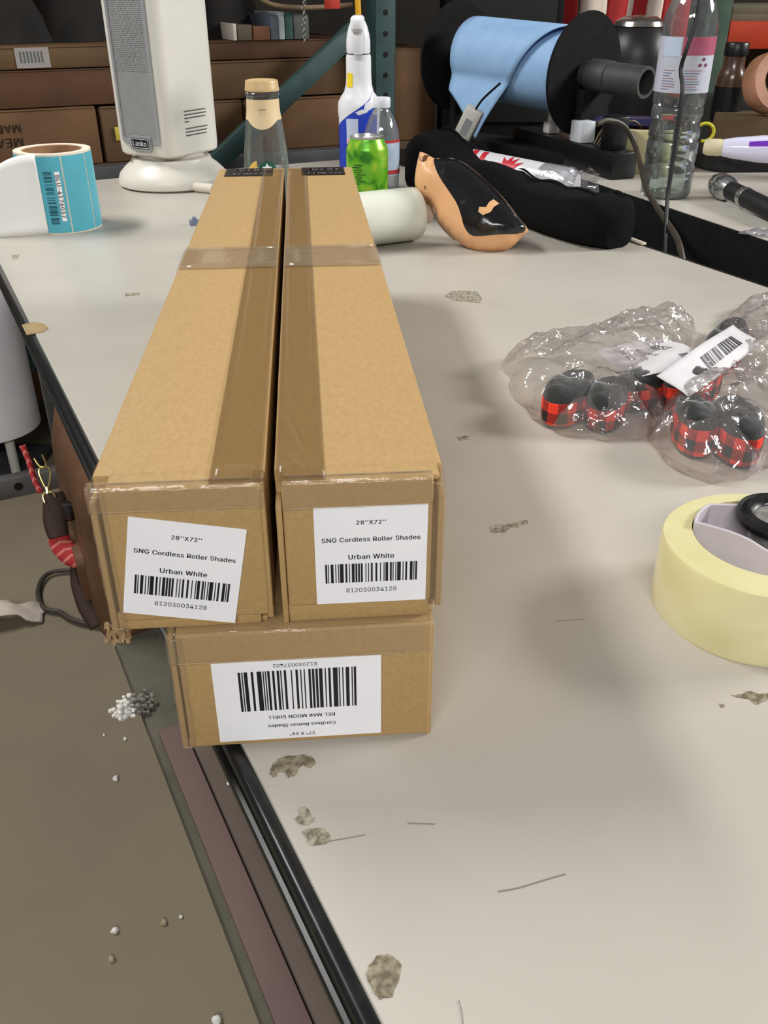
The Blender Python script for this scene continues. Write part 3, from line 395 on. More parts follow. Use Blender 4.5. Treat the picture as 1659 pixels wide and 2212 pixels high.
    'm': (305, '26,0 26,190 56,190 56,148 54,148 57,157 61,166 66,173 72,179 79,184 86,188 94,191 102,193 110,193 123,192 134,187 144,180 151,171 157,160 160,147 156,147 159,156 163,164 169,172 175,178 182,183 190,187 199,191 208,192 218,193 229,192 239,190 249,186 257,180 264,173 270,164 275,154 278,141 278,128 278,0 248,0 248,127 247,139 243,149 236,156 228,161 219,164 209,165 201,165 194,163 187,160 181,156 177,151 173,145 170,139 168,131 168,124 168,0 137,0 137,130 136,140 132,148 126,156 119,161 110,164 100,165 92,165 85,163 79,160 73,156 67,151 63,145 60,137 58,129 57,119 57,0', '12,14,13 28,30,29 11,14,12 27,30,28 27,31,30 11,15,14 10,15,11 26,31,27 26,32,31 0,2,1 0,4,2 4,3,2 9,15,10 25,32,26 9,16,15 25,33,32 8,16,9 24,33,25 8,17,16 24,34,33 7,17,8 23,34,24 23,35,34 6,17,7 22,47,23 47,35,23 6,65,17 65,18,17 5,66,6 66,65,6 64,18,65 22,48,47 46,35,47 5,67,66 22,49,48 21,49,22 45,35,46 45,36,35 63,18,64 5,68,67 21,50,49 44,36,45 62,18,63 5,69,68 62,19,18 21,51,50 4,69,5 43,36,44 20,51,21 4,70,69 20,52,51 61,19,62 43,37,36 20,53,52 4,71,70 42,37,43 60,20,61 20,19,61 0,72,4 72,71,4 60,53,20 60,54,53 42,38,37 59,54,60 41,38,42 59,55,54 0,73,72 59,56,55 58,56,59 0,74,73 41,39,38 40,39,41 58,57,56 0,75,74'),
    'n': (205, '57,113 57,0 26,0 26,190 56,190 56,144 51,144 58,159 66,172 76,181 87,187 100,191 114,192 126,191 137,189 147,184 156,178 164,170 170,160 175,149 178,135 179,120 179,0 148,0 148,118 147,131 143,143 136,152 128,159 117,163 105,165 96,164 88,162 80,159 74,154 68,148 63,141 60,133 58,124', '11,13,12 11,14,13 10,14,11 2,4,3 2,6,4 6,5,4 10,15,14 9,15,10 9,16,15 8,16,9 8,17,16 7,31,8 31,17,8 31,30,17 30,18,17 29,18,30 7,32,31 28,18,29 7,33,32 28,19,18 6,33,7 27,19,28 6,34,33 6,35,34 26,19,27 26,20,19 6,36,35 2,37,6 37,36,6 25,20,26 25,21,20 2,38,37 24,21,25 2,0,38 24,22,21 23,22,24 2,1,0'),
    'o': (208, '104,-4 87,-3 72,1 58,8 46,17 36,29 28,43 22,58 18,75 17,94 18,113 22,130 28,146 36,159 46,171 58,180 72,187 87,191 104,192 120,191 136,187 149,180 161,171 171,159 180,146 186,130 189,113 191,94 189,75 186,58 180,43 171,29 161,17 149,8 136,1 120,-3 104,23 116,24 126,28 135,33 143,40 149,49 154,59 157,70 159,81 160,94 159,106 157,118 154,129 149,139 143,148 135,155 126,161 116,164 104,165 92,164 81,161 73,155 65,148 59,139 54,129 51,118 49,106 48,94 49,81 51,70 54,59 59,49 65,40 73,33 81,28 92,24', '17,19,18 16,19,17 16,20,19 15,20,16 15,21,20 14,21,15 14,22,21 13,22,14 13,54,22 54,23,22 13,55,54 53,23,54 13,56,55 52,23,53 13,57,56 51,23,52 12,57,13 51,24,23 12,58,57 50,24,51 12,59,58 49,24,50 11,59,12 49,25,24 11,60,59 48,25,49 10,60,11 48,26,25 10,61,60 47,26,48 10,62,61 46,26,47 46,27,26 9,62,10 9,63,62 45,27,46 8,63,9 8,64,63 44,27,45 44,28,27 8,65,64 43,28,44 43,29,28 7,65,8 7,66,65 42,29,43 7,67,66 41,29,42 6,67,7 41,30,29 6,68,67 40,30,41 5,68,6 40,31,30 5,69,68 39,31,40 5,70,69 38,31,39 4,70,5 38,32,31 4,71,70 37,32,38 4,36,71 36,32,37 4,32,36 3,32,4 3,33,32 2,33,3 2,34,33 1,34,2 1,35,34 0,35,1'),
    'r': (130, '26,0 26,190 56,190 56,160 58,160 62,169 68,177 76,184 85,188 96,191 107,192 109,192 112,192 115,192 117,192 120,192 122,192 122,161 120,161 118,162 115,162 111,163 107,163 103,163 95,162 87,160 80,157 73,153 67,148 63,142 60,135 58,127 57,118 57,0', '9,11,10 9,12,11 9,13,12 9,14,13 9,15,14 9,16,15 9,17,16 8,17,9 0,2,1 0,3,2 7,17,8 6,17,7 5,19,6 19,18,6 18,17,6 4,23,5 23,22,5 22,21,5 21,20,5 20,19,5 4,24,23 4,25,24 0,4,3 0,31,4 31,30,4 30,29,4 29,28,4 28,27,4 27,26,4 26,25,4 0,32,31 0,33,32'),
    's': (182, '91,-4 78,-3 67,-2 56,2 46,6 38,12 31,19 25,27 21,37 18,47 47,53 50,44 55,36 62,30 70,26 80,24 91,23 103,24 113,26 122,31 129,37 133,44 134,51 133,58 131,63 127,68 122,72 115,75 106,78 75,85 59,90 46,96 36,104 29,113 25,124 23,137 24,147 27,157 33,166 39,173 48,180 58,185 69,189 81,191 94,192 106,192 117,190 127,186 136,182 143,176 149,170 155,162 159,154 162,145 134,139 131,146 127,152 121,158 114,163 105,165 94,166 83,165 74,163 65,158 59,153 56,146 54,139 55,132 58,126 62,122 68,118 76,114 86,111 115,105 131,100 143,93 153,86 160,76 164,66 166,53 165,43 161,33 156,24 149,16 140,9 130,3 118,-1 105,-3', '43,45,44 43,46,45 42,46,43 42,47,46 41,47,42 41,48,47 40,48,41 40,49,48 39,49,40 39,50,49 38,50,39 38,60,50 60,51,50 38,61,60 59,51,60 37,61,38 37,62,61 58,51,59 37,63,62 57,51,58 57,52,51 37,64,63 56,52,57 36,64,37 56,53,52 36,65,64 55,53,56 35,65,36 35,66,65 54,53,55 35,67,66 34,67,35 34,68,67 34,69,68 33,69,34 33,70,69 33,71,70 33,72,71 32,72,33 32,73,72 32,74,73 31,74,32 31,75,74 30,75,31 30,76,75 29,76,30 29,77,76 28,77,29 27,77,28 27,78,77 26,78,27 25,78,26 24,78,25 24,79,78 23,79,24 22,79,23 9,11,10 22,80,79 21,80,22 8,11,9 20,80,21 8,12,11 20,81,80 19,81,20 7,12,8 7,13,12 19,82,81 18,82,19 7,14,13 6,14,7 17,82,18 6,15,14 16,82,17 16,83,82 6,16,15 6,83,16 5,83,6 5,84,83 4,84,5 4,85,84 3,85,4 3,86,85 2,86,3 2,87,86 1,87,2 1,0,87'),
    't': (114, '102,190 102,164 3,164 3,190 32,236 63,236 63,49 64,41 65,35 68,31 72,27 78,26 85,25 87,25 90,25 93,26 96,26 98,26 101,27 107,1 103,0 100,-1 96,-1 92,-2 88,-2 84,-2 69,-1 56,4 46,11 38,20 34,32 32,46', '31,5,4 31,6,5 2,0,3 2,1,0 31,7,6 30,7,31 30,8,7 30,9,8 29,9,30 29,10,9 29,11,10 17,19,18 16,19,17 15,19,16 29,12,11 14,19,15 13,19,14 12,19,13 29,19,12 28,19,29 27,19,28 26,19,27 26,20,19 26,21,20 25,21,26 25,22,21 25,23,22 25,24,23'),
}

def text_mesh(body, width=None, size=.01, bold=0):
    """flat lettering centred on the origin, in the XY plane"""
    bm = bmesh.new()
    for rep_ in ((0, 7, 14) if bold else (0,)):
        x = rep_
        for ch in body:
            adv, pts, tris = GLYPHS[ch]
            if pts:
                V = [bm.verts.new((x + float(p.split(',')[0]), float(p.split(',')[1]), 0)) for p in pts.split()]
                for t in tris.split():
                    i, j, k = (int(q) for q in t.split(','))
                    try:
                        f = bm.faces.new((V[i], V[j], V[k]))
                        f.normal_update()
                        if f.normal.z < 0: f.normal_flip()
                    except ValueError:
                        pass
            x += adv + (14 if bold else 0)
    xs = [v.co.x for v in bm.verts]
    ys = [v.co.y for v in bm.verts]
    k = width / (max(xs) - min(xs)) if width else size / 500
    cx, cy = (max(xs) + min(xs)) / 2, (max(ys) + min(ys)) / 2
    for v in bm.verts:
        v.co = Vector(((v.co.x - cx) * k, (v.co.y - cy) * k, 0))
    me = bpy.data.meshes.new('lettering')
    bm.to_mesh(me)
    bm.free()
    return me

def wrap_cyl(me, r, ang, z0, rot=0):
    """bends flat lettering round an upright cylinder, rot turns it in its plane first"""
    bm = bmesh.new()
    bm.from_mesh(me)
    bmesh.ops.triangulate(bm, faces=bm.faces)
    c, s = math.cos(rot), math.sin(rot)
    for v in bm.verts:
        x, y = v.co.x * c - v.co.y * s, v.co.x * s + v.co.y * c
        a = ang + x / r
        v.co = Vector((r * math.cos(a), r * math.sin(a), z0 + y))
    bm.to_mesh(me)
    bm.free()
    return me

def cyl_patch(r, a0, a1, z0, z1, n=16, nz=2, rfun=None):
    g = G()
    zf0 = z0 if callable(z0) else (lambda t: z0)
    zf1 = z1 if callable(z1) else (lambda t: z1)
    def fn(u, v):
        a = a0 + (a1 - a0) * u
        z = zf0(u) + (zf1(u) - zf0(u)) * v
        rr = rfun(z) if rfun else r
        return (rr * math.cos(a), rr * math.sin(a), z)
    g.grid(fn, n, nz)
    return g

CODES = {81: '121142', 20: '221231', 30: '212123', 3: '121223', 41: '231311', 28: '322112', 74: '142211', 2: '222221', 83: '114212'}
C128 = "212222 222122 222221 121223 121322 131222 122213 122312 132212 221213 221312 231212 112232 122132 122231 113222 123122 123221 223211 221132 221231 213212 223112 312131 311222 321122 321221 312212 322112 322211 212123 212321 232121 111323 131123 131321 112313 132113 132311 211313 231113 231311 112133 112331 132131 113123 113321 133121 313121 211331 231131 213113 213311 213131 311123 311321 331121 312113 312311 332111 314111 221411 431111 111224 111422 121124 121421 141122 141221 112214 112412 122114 122411 142112 142211 241211 221114 413111 241112 134111 111242 121142 121241 114212 124112 124211 411212 421112 421211 212141 214121 412121 111143 111341 131141 114113 114311 411113 411311 113141 114131 311141 411131".split()
def barcode_mesh(digits, width, height):
    vals = [int(digits[i:i + 2]) for i in range(0, len(digits), 2)]
    chk = (105 + sum((i + 1) * v for i, v in enumerate(vals))) % 103
    pat = '211232' + ''.join(C128[v] for v in vals) + C128[chk] + '2331112'
    tot = sum(int(c) for c in pat)
    bm = bmesh.new()
    x = -width / 2
    for i, c in enumerate(pat):
        wd = int(c) * width / tot
        if i % 2 == 0:
            q = [bm.verts.new(p) for p in ((x, -height / 2, 0), (x + wd, -height / 2, 0), (x + wd, height / 2, 0), (x, height / 2, 0))]
            bm.faces.new(q)
        x += wd
    me = bpy.data.meshes.new('barcode')
    bm.to_mesh(me)
    bm.free()
    return me

def inside(p, poly):
    x, y = p
    c = False
    n = len(poly)
    for i in range(n):
        x1, y1 = poly[i]
        x2, y2 = poly[i - 1]
        if (y1 > y) != (y2 > y) and x < (x2 - x1) * (y - y1) / (y2 - y1) + x1:
            c = not c
    return c
def edge_dist(p, poly):
    best = 9
    px, py = p
    n = len(poly)
    for i in range(n):
        x1, y1 = poly[i - 1]
        x2, y2 = poly[i]
        dx, dy = x2 - x1, y2 - y1
        t = max(0, min(1, ((px - x1) * dx + (py - y1) * dy) / (dx * dx + dy * dy + 1e-12)))
        best = min(best, math.hypot(px - x1 - t * dx, py - y1 - t * dy))
    return best
def sheet(outline, step, hfun, back=None):
    """triangulated sheet filling an outline; hfun(x, y, distance to edge) gives its height; back closes it underneath"""
    ol = []
    n = len(outline)
    for i in range(n):
        a, b = Vector(outline[i]), Vector(outline[(i + 1) % n])
        k = max(1, int((b - a).length / step))
        for j in range(k): ol.append(tuple(a.lerp(b, j / k)))
    xs = [p[0] for p in ol]
    ys = [p[1] for p in ol]
    pts = [Vector(p) for p in ol]
    x = min(xs)
    while x < max(xs):
        y = min(ys)
        while y < max(ys):
            p = (x + random.uniform(-.25, .25) * step, y + random.uniform(-.25, .25) * step)
            if inside(p, ol) and edge_dist(p, outline) > step * .45: pts.append(Vector(p))
            y += step
        x += step
    m = len(ol)
    r = geometry.delaunay_2d_cdt(pts, [(i, (i + 1) % m) for i in range(m)], [], 1, 1e-6)
    vs2, fs = r[0], r[2]
    g = G()
    V = []
    for p in vs2:
        d = edge_dist(p, outline)
        V.append(g.bm.verts.new((p.x, p.y, hfun(p.x, p.y, d))))
    for f in fs:
        try: g.bm.faces.new([V[i] for i in f])
        except ValueError: pass
    if back is not None:
        V2 = [g.bm.verts.new((p.x, p.y, back(p.x, p.y, edge_dist(p, outline)))) if edge_dist(p, outline) > 1e-5 else V[i] for i, p in enumerate(vs2)]
        for f in fs:
            q = [V2[i] for i in f][::-1]
            if any(a not in V for a in q):
                try: g.bm.faces.new(q)
                except ValueError: pass
    return g

def blob_outline(cx, cy, rx, ry, n=28, rough=.35, seed=0):
    out = []
    for i in range(n):
        a = 2 * math.pi * i / n
        k = 1 + rough * noise.noise(Vector((math.cos(a) * 1.6 + seed, math.sin(a) * 1.6, seed * .7))) + rough * .6 * noise.noise(Vector((math.cos(a) * 4.5, math.sin(a) * 4.5 + seed, 3.1)))
        out.append((cx + rx * k * math.cos(a), cy + ry * k * math.sin(a)))
    return out

def axis_quat(d, up='Y'):
    return Vector(d).to_track_quat('Z', up)

# ------------------------------------------------------------------ common materials
m_card = mat('cardboard', (174, 142, 93), .72, col2=(182, 150, 100), scale=420, bump=.10, bscale=240, stretch=(1, .5, 1))
m_cardin = mat('cardboard_edge', (150, 112, 68), .85, col2=(120, 88, 52), scale=200)
m_tape = mat('tape_film', (136, 104, 62), .16, alpha=.28, spec=.5, bump=.2, bscale=45)
m_tapeclear = mat('tape_film_clear', (190, 168, 135), .10, alpha=.13, spec=1.0, bump=.6, bscale=60)
m_white = mat('label_paper', (249, 249, 252), .45, col2=(244, 244, 248), scale=30)
m_ink = mat('printing_ink', (24, 24, 26), .5)
m_inkg = mat('printing_ink_grey', (70, 70, 72), .6)
m_black = mat('black_plastic', (15, 15, 16), .35)
m_blackm = mat('black_matte', (14, 14, 15), .8, col2=(20, 20, 21), scale=60, spec=.2)

# =================================================================== the setting
# floor
g = G()
g.box(-5, 6, -3, 7, -.05, 0)
floor = g.build('floor', mat('concrete', (132, 121, 100), .8, col2=(116, 106, 88), scale=2.2, detail=9, bump=.12, bscale=90, lo=.3, hi=.7), smooth=False)
setp(floor, kind='structure', label='worn olive brown concrete warehouse floor')
g = G()
g.box(-5, 6, 5.2, 5.4, 0, 4.8)
wb = g.build('wall_back', mat('dark_wall', (46, 40, 34), .9, col2=(36, 33, 30), scale=3), smooth=False)
setp(wb, kind='structure', label='dark warehouse wall far behind the racks')

# ------------------------------------------------------------------ main packing table
C0, C1, T0, T1 = .083, .975, -.55, 1.97
tab = thing('packing_table', 'large off white laminate packing table with worn black edge', 'table', (0, 0, 0), TA)
m_lam = mat('laminate', (188, 183, 173), .42, col2=(181, 175, 165), scale=7, detail=8, bump=.03, bscale=500, spec=.4)
g = G()
g.box(C0 + .004, C1 - .004, T0, T1, T - .032, T, bev=.0015)
top = g.build('tabletop', m_lam, tab)
m_edge = mat('edge_rubber', (22, 24, 25), .28, col2=(38, 37, 34), scale=60, lo=.5, hi=.8)
for (a, b, nm) in ((C0 - .004, C0 + .0045, 'edge_molding'), (C1 - .0045, C1 + .004, 'edge_molding')):
    g = G()
    g.box(a, b, T0, T1, T - .034, T - .0004, bev=.003, seg=3)
    s = -1 if nm and a < .5 else 1
    xx = a if s < 0 else b
    g.tube([(xx + s * .0005, T0, T - .013), (xx + s * .0005, T1, T - .013)], .0028, 8)
    g.build(nm, m_edge, tab)
g = G()
g.box(C0, C1, T1 - .0005, T1 + .004, T - .034, T - .0004, bev=.002)
g.build('edge_molding', m_edge, tab)
m_steel = mat('grey_steel', (92, 92, 90), .45, metal=.6, col2=(74, 74, 72), scale=20)
for cx_ in (C0 + .06, C1 - .11):
    for ty in (T0 + .12, T1 - .17):
        g = G()
        g.box(cx_, cx_ + .05, ty, ty + .05, 0, T - .033, bev=.003)
        g.build('leg', m_steel, tab)
g = G()
for cx_ in (C0 + .07, C1 - .1):
    g.box(cx_, cx_ + .03, T0 + .1, T1 - .1, T - .1, T - .033, bev=.002)
g.build('apron_rail', m_blackm, tab)
# lower shelf of the table and the boards lying on it
SH = .28
g = G()
g.box(C0 + .048, C1 - .06, T0 + .1, T1 - .15, SH - .03, SH, bev=.003)
g.build('lower_shelf', mat('olive_board', (92, 88, 74), .8, col2=(76, 74, 62), scale=9, detail=8), tab)
m_pink = mat('mauve_board', (112, 90, 84), .75, col2=(98, 80, 76), scale=4, detail=8)
m_brown = mat('brown_board', (96, 84, 74), .8, col2=(84, 74, 66), scale=5)
m_dark = mat('dark_board', (64, 58, 52), .8, col2=(52, 48, 44), scale=5)
tabb = [(C0 + .058, C0 + .094, m_pink, 'mauve'), (C0 + .096, C0 + .128, m_brown, 'brown'), (C0 + .130, C0 + .40, m_dark, 'dark')]
for i, (a, b, mm, nm) in enumerate(tabb):
    g = G()
    g.box(a, b, T0 + .12, 1.02 + .05 * i, SH + .0005, SH + .012 + .004 * i, bev=.002)
    o = g.build('flat_board', mm, None, rot=(0, 0, TA))
    setp(o, {'mauve': 'long dull mauve board on the shelf under the table, outermost', 'brown': 'long grey brown board beside the mauve board under the table', 'dark': 'wide dark board deepest under the table top'}[nm], 'board', 'boards on the lower shelf')

# worn spots and scratches of the laminate
m_wear = mat('worn_core', (104, 94, 76), .9, col2=(150, 142, 120), scale=260, detail=4, lo=.4, hi=.62)
m_wear2 = mat('worn_light', (166, 160, 142), .9, col2=(112, 106, 90), scale=260, lo=.40, hi=.60)
m_scr = mat('scratch', (140, 132, 118), .9)
toC = Matrix.Rotation(-TA, 4, 'Z')
def patch(pix, m, name='worn_patch', z=.0004):
    pts = [toC @ spot(u, v, T) for u, v in pix]
    ol = [(p.x, p.y) for p in pts]
    # ragged outline
    rag = []
    for i in range(len(ol)):
        a, b = Vector(ol[i]), Vector(ol[(i + 1) % len(ol)])
        for k in range(3):
            q = a.lerp(b, k / 3)
            q += Vector((noise.noise(Vector((q.x * 900, q.y * 900, 1))), noise.noise(Vector((q.x * 900, q.y * 900, 7))))) * .0011
            rag.append((q.x, q.y))
    g = G()
    g.prism(rag, T - .001, T + z)
    return g.build(name, m, tab, smooth=False)
patch([(580, 1672), (592, 1650), (610, 1637), (632, 1633), (660, 1630), (678, 1640), (680, 1652), (668, 1660), (655, 1650), (645, 1662), (640, 1674), (622, 1680), (615, 1668), (600, 1668), (594, 1680)], m_wear)
patch([(648, 1748), (660, 1744), (668, 1752), (672, 1765), (682, 1768), (672, 1778), (660, 1784), (646, 1780), (640, 1770), (648, 1760)], m_wear2)
patch([(655, 1798), (672, 1788), (700, 1792), (713, 1806), (716, 1818), (695, 1826), (672, 1825), (664, 1816)], m_wear2)
patch([(678, 1800), (690, 1796), (698, 1804), (686, 1810)], m_wear, z=.0007)
patch([(812, 2068), (840, 2064), (862, 2076), (866, 2092), (858, 2120), (848, 2150), (820, 2160), (804, 2140), (792, 2110), (796, 2090)], m_wear)
patch([(960, 640), (975, 630), (1000, 628), (1030, 630), (1042, 645), (1036, 655), (1010, 652), (985, 650)], m_wear2)
patch([(1060, 1138), (1075, 1134), (1100, 1132), (1138, 1124), (1140, 1130), (1120, 1140), (1105, 1138), (1090, 1150), (1062, 1150)], m_wear2)
patch([(1578, 1502), (1600, 1500), (1618, 1492), (1640, 1500), (1659, 1497), (1664, 1506), (1650, 1516), (1632, 1522), (1616, 1508), (1598, 1508)], m_wear)
patch([(1554, 1522), (1563, 1520), (1566, 1528), (1557, 1530)], m_wear)
patch([(988, 944), (1010, 942), (1014, 950), (994, 952)], m_wear2)
patch([(270, 635), (300, 632), (302, 637), (272, 640)], m_wear2)
patch([(25, 552), (42, 550), (38, 558), (28, 560)], m_wear2)
def scratch(pts, wd=.0005):
    q = catmull([toC @ spot(u, v, T + .0003) for u, v in pts], 5)
    g = G()
    g.tube(q, wd * .6, 4)
    g.build('scratch', m_scr, tab)
scratch([(1076, 1926), (1120, 1918), (1180, 1900), (1222, 1888)], .0004)
scratch([(700, 1818), (740, 1812), (790, 1803)], .0003)
scratch([(990, 2160), (996, 2180), (1000, 2212)], .0003)
scratch([(880, 1778), (940, 1780)], .0003)
scratch([(1200, 1342), (1260, 1338)], .0003)
# scrap of tan tape stuck over the table edge
p0 = toC @ spot(60, 712)
g = G()
g.prism([(x + p0.x, y + p0.y) for x, y in ((-.004, -.02), (.014, -.018), (.022, -.006), (.02, .012), (.010, .024), (-.004, .02))], T, T + .0006)
o = g.build('tape_scrap', mat('tan_tape', (176, 152, 110), .5, col2=(160, 136, 96), scale=50), None, rot=(0, 0, TA))
setp(o, 'small tan scrap of tape stuck on the left table edge', 'tape scrap')

# ------------------------------------------------------------------ second table behind the gap
A2 = math.atan2(.187, .514)
p2 = spot(1659, 522)
tab2 = thing('side_table', 'off white table with black front edge behind the dark gap', 'table', (p2.x, p2.y, 0), A2)
g = G()
g.box(.006, .95, -.9, 1.12, T - .03, T, bev=.0015)
g.build('tabletop', m_lam, tab2)
g = G()
g.box(0, .0062, -.9, 1.12, T - .12, T - .0004, bev=.002)
g.build('edge_molding', m_blackm, tab2)
for x_ in (.06, .85):
    for y_ in (-.8, .95):
        g = G()
        g.box(x_, x_ + .05, y_, y_ + .05, 0, T - .03, bev=.003)
        g.build('leg', m_blackm, tab2)
g = G()
g.box(.02, .04, -.85, 1.05, .1, T - .1)
g.build('modesty_panel', m_blackm, tab2)

# =================================================================== the three shade boxes
BR = rad(4.85)
def face_label(parent, pix, y0, texts, digits, bc, flip=False, rot_extra=0):
    """label stuck on the front face of a box: pix are its corners tl, tr, br, bl"""
    M = parent.matrix_world
    Mi = (Matrix.Translation(parent.location) @ Matrix.Rotation(parent.rotation_euler.z, 4, 'Z')).inverted()
    L = []
    for u, v in pix:
        d = Mi.to_3x3() @ ray(u, v)
        o = Mi @ CAM
        L.append(o + d * ((y0 - o.y) / d.y))
    c = sum(L, Vector()) / 4
    ex = (L[1] - L[0] + L[2] - L[3]) / 2
    ez = (L[0] - L[3] + L[1] - L[2]) / 2
    wd, ht = ex.length, ez.length
    roll = math.atan2(ex.z, ex.x)
    g = G()
    g.box(-wd / 2, wd / 2, -ht / 2, ht / 2, -.0002, .0002)
    lab = g.build('label', m_white, parent, smooth=False, label='white printed barcode label')
    lab.rotation_mode = 'QUATERNION'
    lab.rotation_quaternion = (Matrix.Rotation(rad(90), 4, 'X') @ Matrix.Rotation(roll + rot_extra, 4, 'Z')).to_quaternion()
    lab.location = (c.x, y0 - .0004, c.z)
    for (s, fy, fw, b, fx) in texts:
        me = text_mesh(s, fw * wd, .01, b)
        add_obj('lettering', me, m_ink, lab, (fx * wd, (.5 - fy) * ht, .0004))
    fy0, fy1, fw, fx = bc
    add_obj('barcode', barcode_mesh(digits, fw * wd, (fy1 - fy0) * ht), m_ink, lab, (fx * wd, (.5 - (fy0 + fy1) / 2) * ht, .0004))
    return lab

def shade_box(label, loc, wd, ht, ln, flap, lipz, side_l, side_r, notch):
    root = thing('shade_box', label, 'box', loc, BR, 'boxes of window shades')
    g = G()
    d = .012
    g.box(0, wd, d, ln, 0, ht, bev=.0016)
    g.box(notch, wd - notch * .7, 0.001, d + .003, ht - .0032, ht, bev=.0014)     # top panel reaching to the fold
    g.box(0, .003, -.0002, d + .003, side_l[0], side_l[1], bev=.001)
    g.box(wd - .003, wd, -.0002, d + .003, side_r[0], side_r[1], bev=.001)
    g.box(.003, wd - .003, .003, d + .003, 0, .003, bev=.001)
    body = g.build('body', m_card, root)
    g = G()
    g.box(flap[0], flap[1], -.001, .0022, lipz, ht - .0004, bev=.0015, seg=3)
    g.build('end_flap', m_card, root)
    g = G()
    g.box(.003, wd - .006, .0005, .0035, .0006, lipz + .004, bev=.001)
    g.build('lower_flap', m_card, root)
    g = G()
    g.box(.003, wd - .003, .006, .011, .003, ht - .004)
    g.build('inner_flap', m_cardin, root)
    return root

Lw, Lh, Ll = .0762, .0778, .785
zb = T + .0755
dirx = Vector((math.cos(BR), math.sin(BR), 0))
oL = Vector((-.1285, .3365, zb))
oR = oL + dirx * (Lw + .0042)
oR.z = zb
boxB = shade_box('lowest shade box, lying flat with an upside-down barcode label', (-.1035, .3355, T + .0003), .1285, .0748, .74, (.004, .1275), .0015, (.0, .073), (0, .073), .004)
boxL = shade_box('left one of the two long taped shade boxes on top', oL, Lw, Lh, Ll, (.0048, .0745), .0065, (.0, .071), (.004, .073), .0075)
boxR = shade_box('right one of the two long taped shade boxes on top', oR, Lw, Lh, Ll, (.0032, .0708), .0105, (.0, .066), (.006, .068), .0035)
bpy.context.view_layer.update()
TX = [("28''X72''", .155, .26, .00018, .0), ('SNG Cordless Roller Shades', .325, .875, .00016, .0), ('Urban White', .505, .41, .00016, .0), ('812030034128', .86, .46, 0, .0)]
face_label(boxL, [(275, 1115), (528, 1142), (513, 1345), (268, 1321)], -.001, TX, '812030034128', (.575, .775, .83, -.0))
face_label(boxR, [(672, 1098), (918, 1087), (925, 1293), (689, 1303)], -.001, TX, '812030034128', (.575, .775, .83, -.0))
TB = [('27" X 64"', .055, .155, .00005, -.01), ('Cordless Roman Shades', .175, .415, .00006, -.01), ('DEL MAR MOON SHELL', .29, .41, .00006, -.01), ('812030037402', .94, .26, 0, .01)]
face_label(boxB, [(458, 1432), (823, 1414), (823, 1580), (473, 1602)], -.001, TB, '812030037402', (.385, .88, .70, .0), rot_extra=math.pi)

# tape on the boxes
def strip(parent, name, x0, x1, y0, y1, z, m, th=.0004):
    g = G()
    nx, ny = 4, max(4, int((y1 - y0) / .02))
    g.grid(lambda u, v: (x0 + (x1 - x0) * u, y0 + (y1 - y0) * v, z + .0006 + .0003 * noise.noise(Vector((u * 3, v * (y1 - y0) * 60, x0 * 50)))), nx, ny)
    o = g.build(name, m, parent)
    return solidify(o, th)
strip(boxL, 'seam_tape', Lw - .024, Lw - .0006, -.0004, Ll - .008, Lh, m_tape)
strip(boxR, 'seam_tape',   .0006, .0225, -.0004, Ll - .008, Lh, m_tape)
# cross band over both boxes, hanging down the outer sides
y_a = .345
y_b = .408
for bx, x0, x1 in ((boxL, .0, Lw - .0005), (boxR, .0005, Lw)):
    strip(bx, 'cross_tape', x0, x1, y_a, y_b, Lh + .0007, mat('cross_film', (176, 158, 132), .10, alpha=.26, spec=1.0, bump=.5, bscale=50))
    xs = -.0006 if bx is boxL else Lw + .0006
    g = G()
    g.grid(lambda u, v: (xs + .0003 * noise.noise(Vector((u * 5, v * 5, 2))), y_a + (y_b - y_a) * u, Lh - .05 * v), 4, 4)
    solidify(g.build('cross_tape', m_tapeclear, bx), .0003)
# film folded over the front edges and the lower box
def edge_film(parent, x0, x1, ht, m, down=.02, back=.03, yy=-.0013):
    g = G()
    prof = [(back, ht + .0004), (back * .5, ht + .0006), (.004, ht + .0005), (0, ht + .0001), (yy, ht - .002), (yy - .0002, ht - down * .5), (yy - .0003, ht - down)]
    def fn(u, v):
        k = v * (len(prof) - 1)
        i = min(int(k), len(prof) - 2)
        t = k - i
        y = prof[i][0] * (1 - t) + prof[i + 1][0] * t
        z = prof[i][1] * (1 - t) + prof[i + 1][1] * t
        return (x0 + (x1 - x0) * u, y + .0003 * noise.noise(Vector((u * 9, v * 6, x0 * 99))), z + .0002 * noise.noise(Vector((u * 7, v * 5, 3))))
    g.grid(fn, 24, 18)
    return solidify(g.build('edge_tape', m, parent), .0002)
edge_film(boxL, -.0006, Lw - .001, Lh, m_tapeclear, .012, .005)
edge_film(boxR, .004, Lw - .006, Lh, m_tapeclear, .014, .005)
edge_film(boxB, -.0006, .128, .0748, m_tapeclear, .018, .02)
# clear film wrapped round the upright corners
for bx, xx, hh in ((boxL, -.0007, Lh), (boxB, -.0008, .0748), (boxR, Lw + .0007, Lh)):
    g = G()
    sgn = 1 if xx < 0 else -1
    def fn(u, v, xx=xx, sgn=sgn, hh=hh):
        s_ = u * .038
        base = (xx, .03 - s_) if s_ < .03 else (xx + sgn * (s_ - .03), -.0016)
        k = .0006 * noise.noise(Vector((u * 4, v * 7, hh * 99)))
        return (base[0] + k, base[1] + k, .002 + (hh - .004) * v)
    g.grid(fn, 16, 14)
    solidify(g.build('corner_tape', m_tapeclear, bx), .0002)
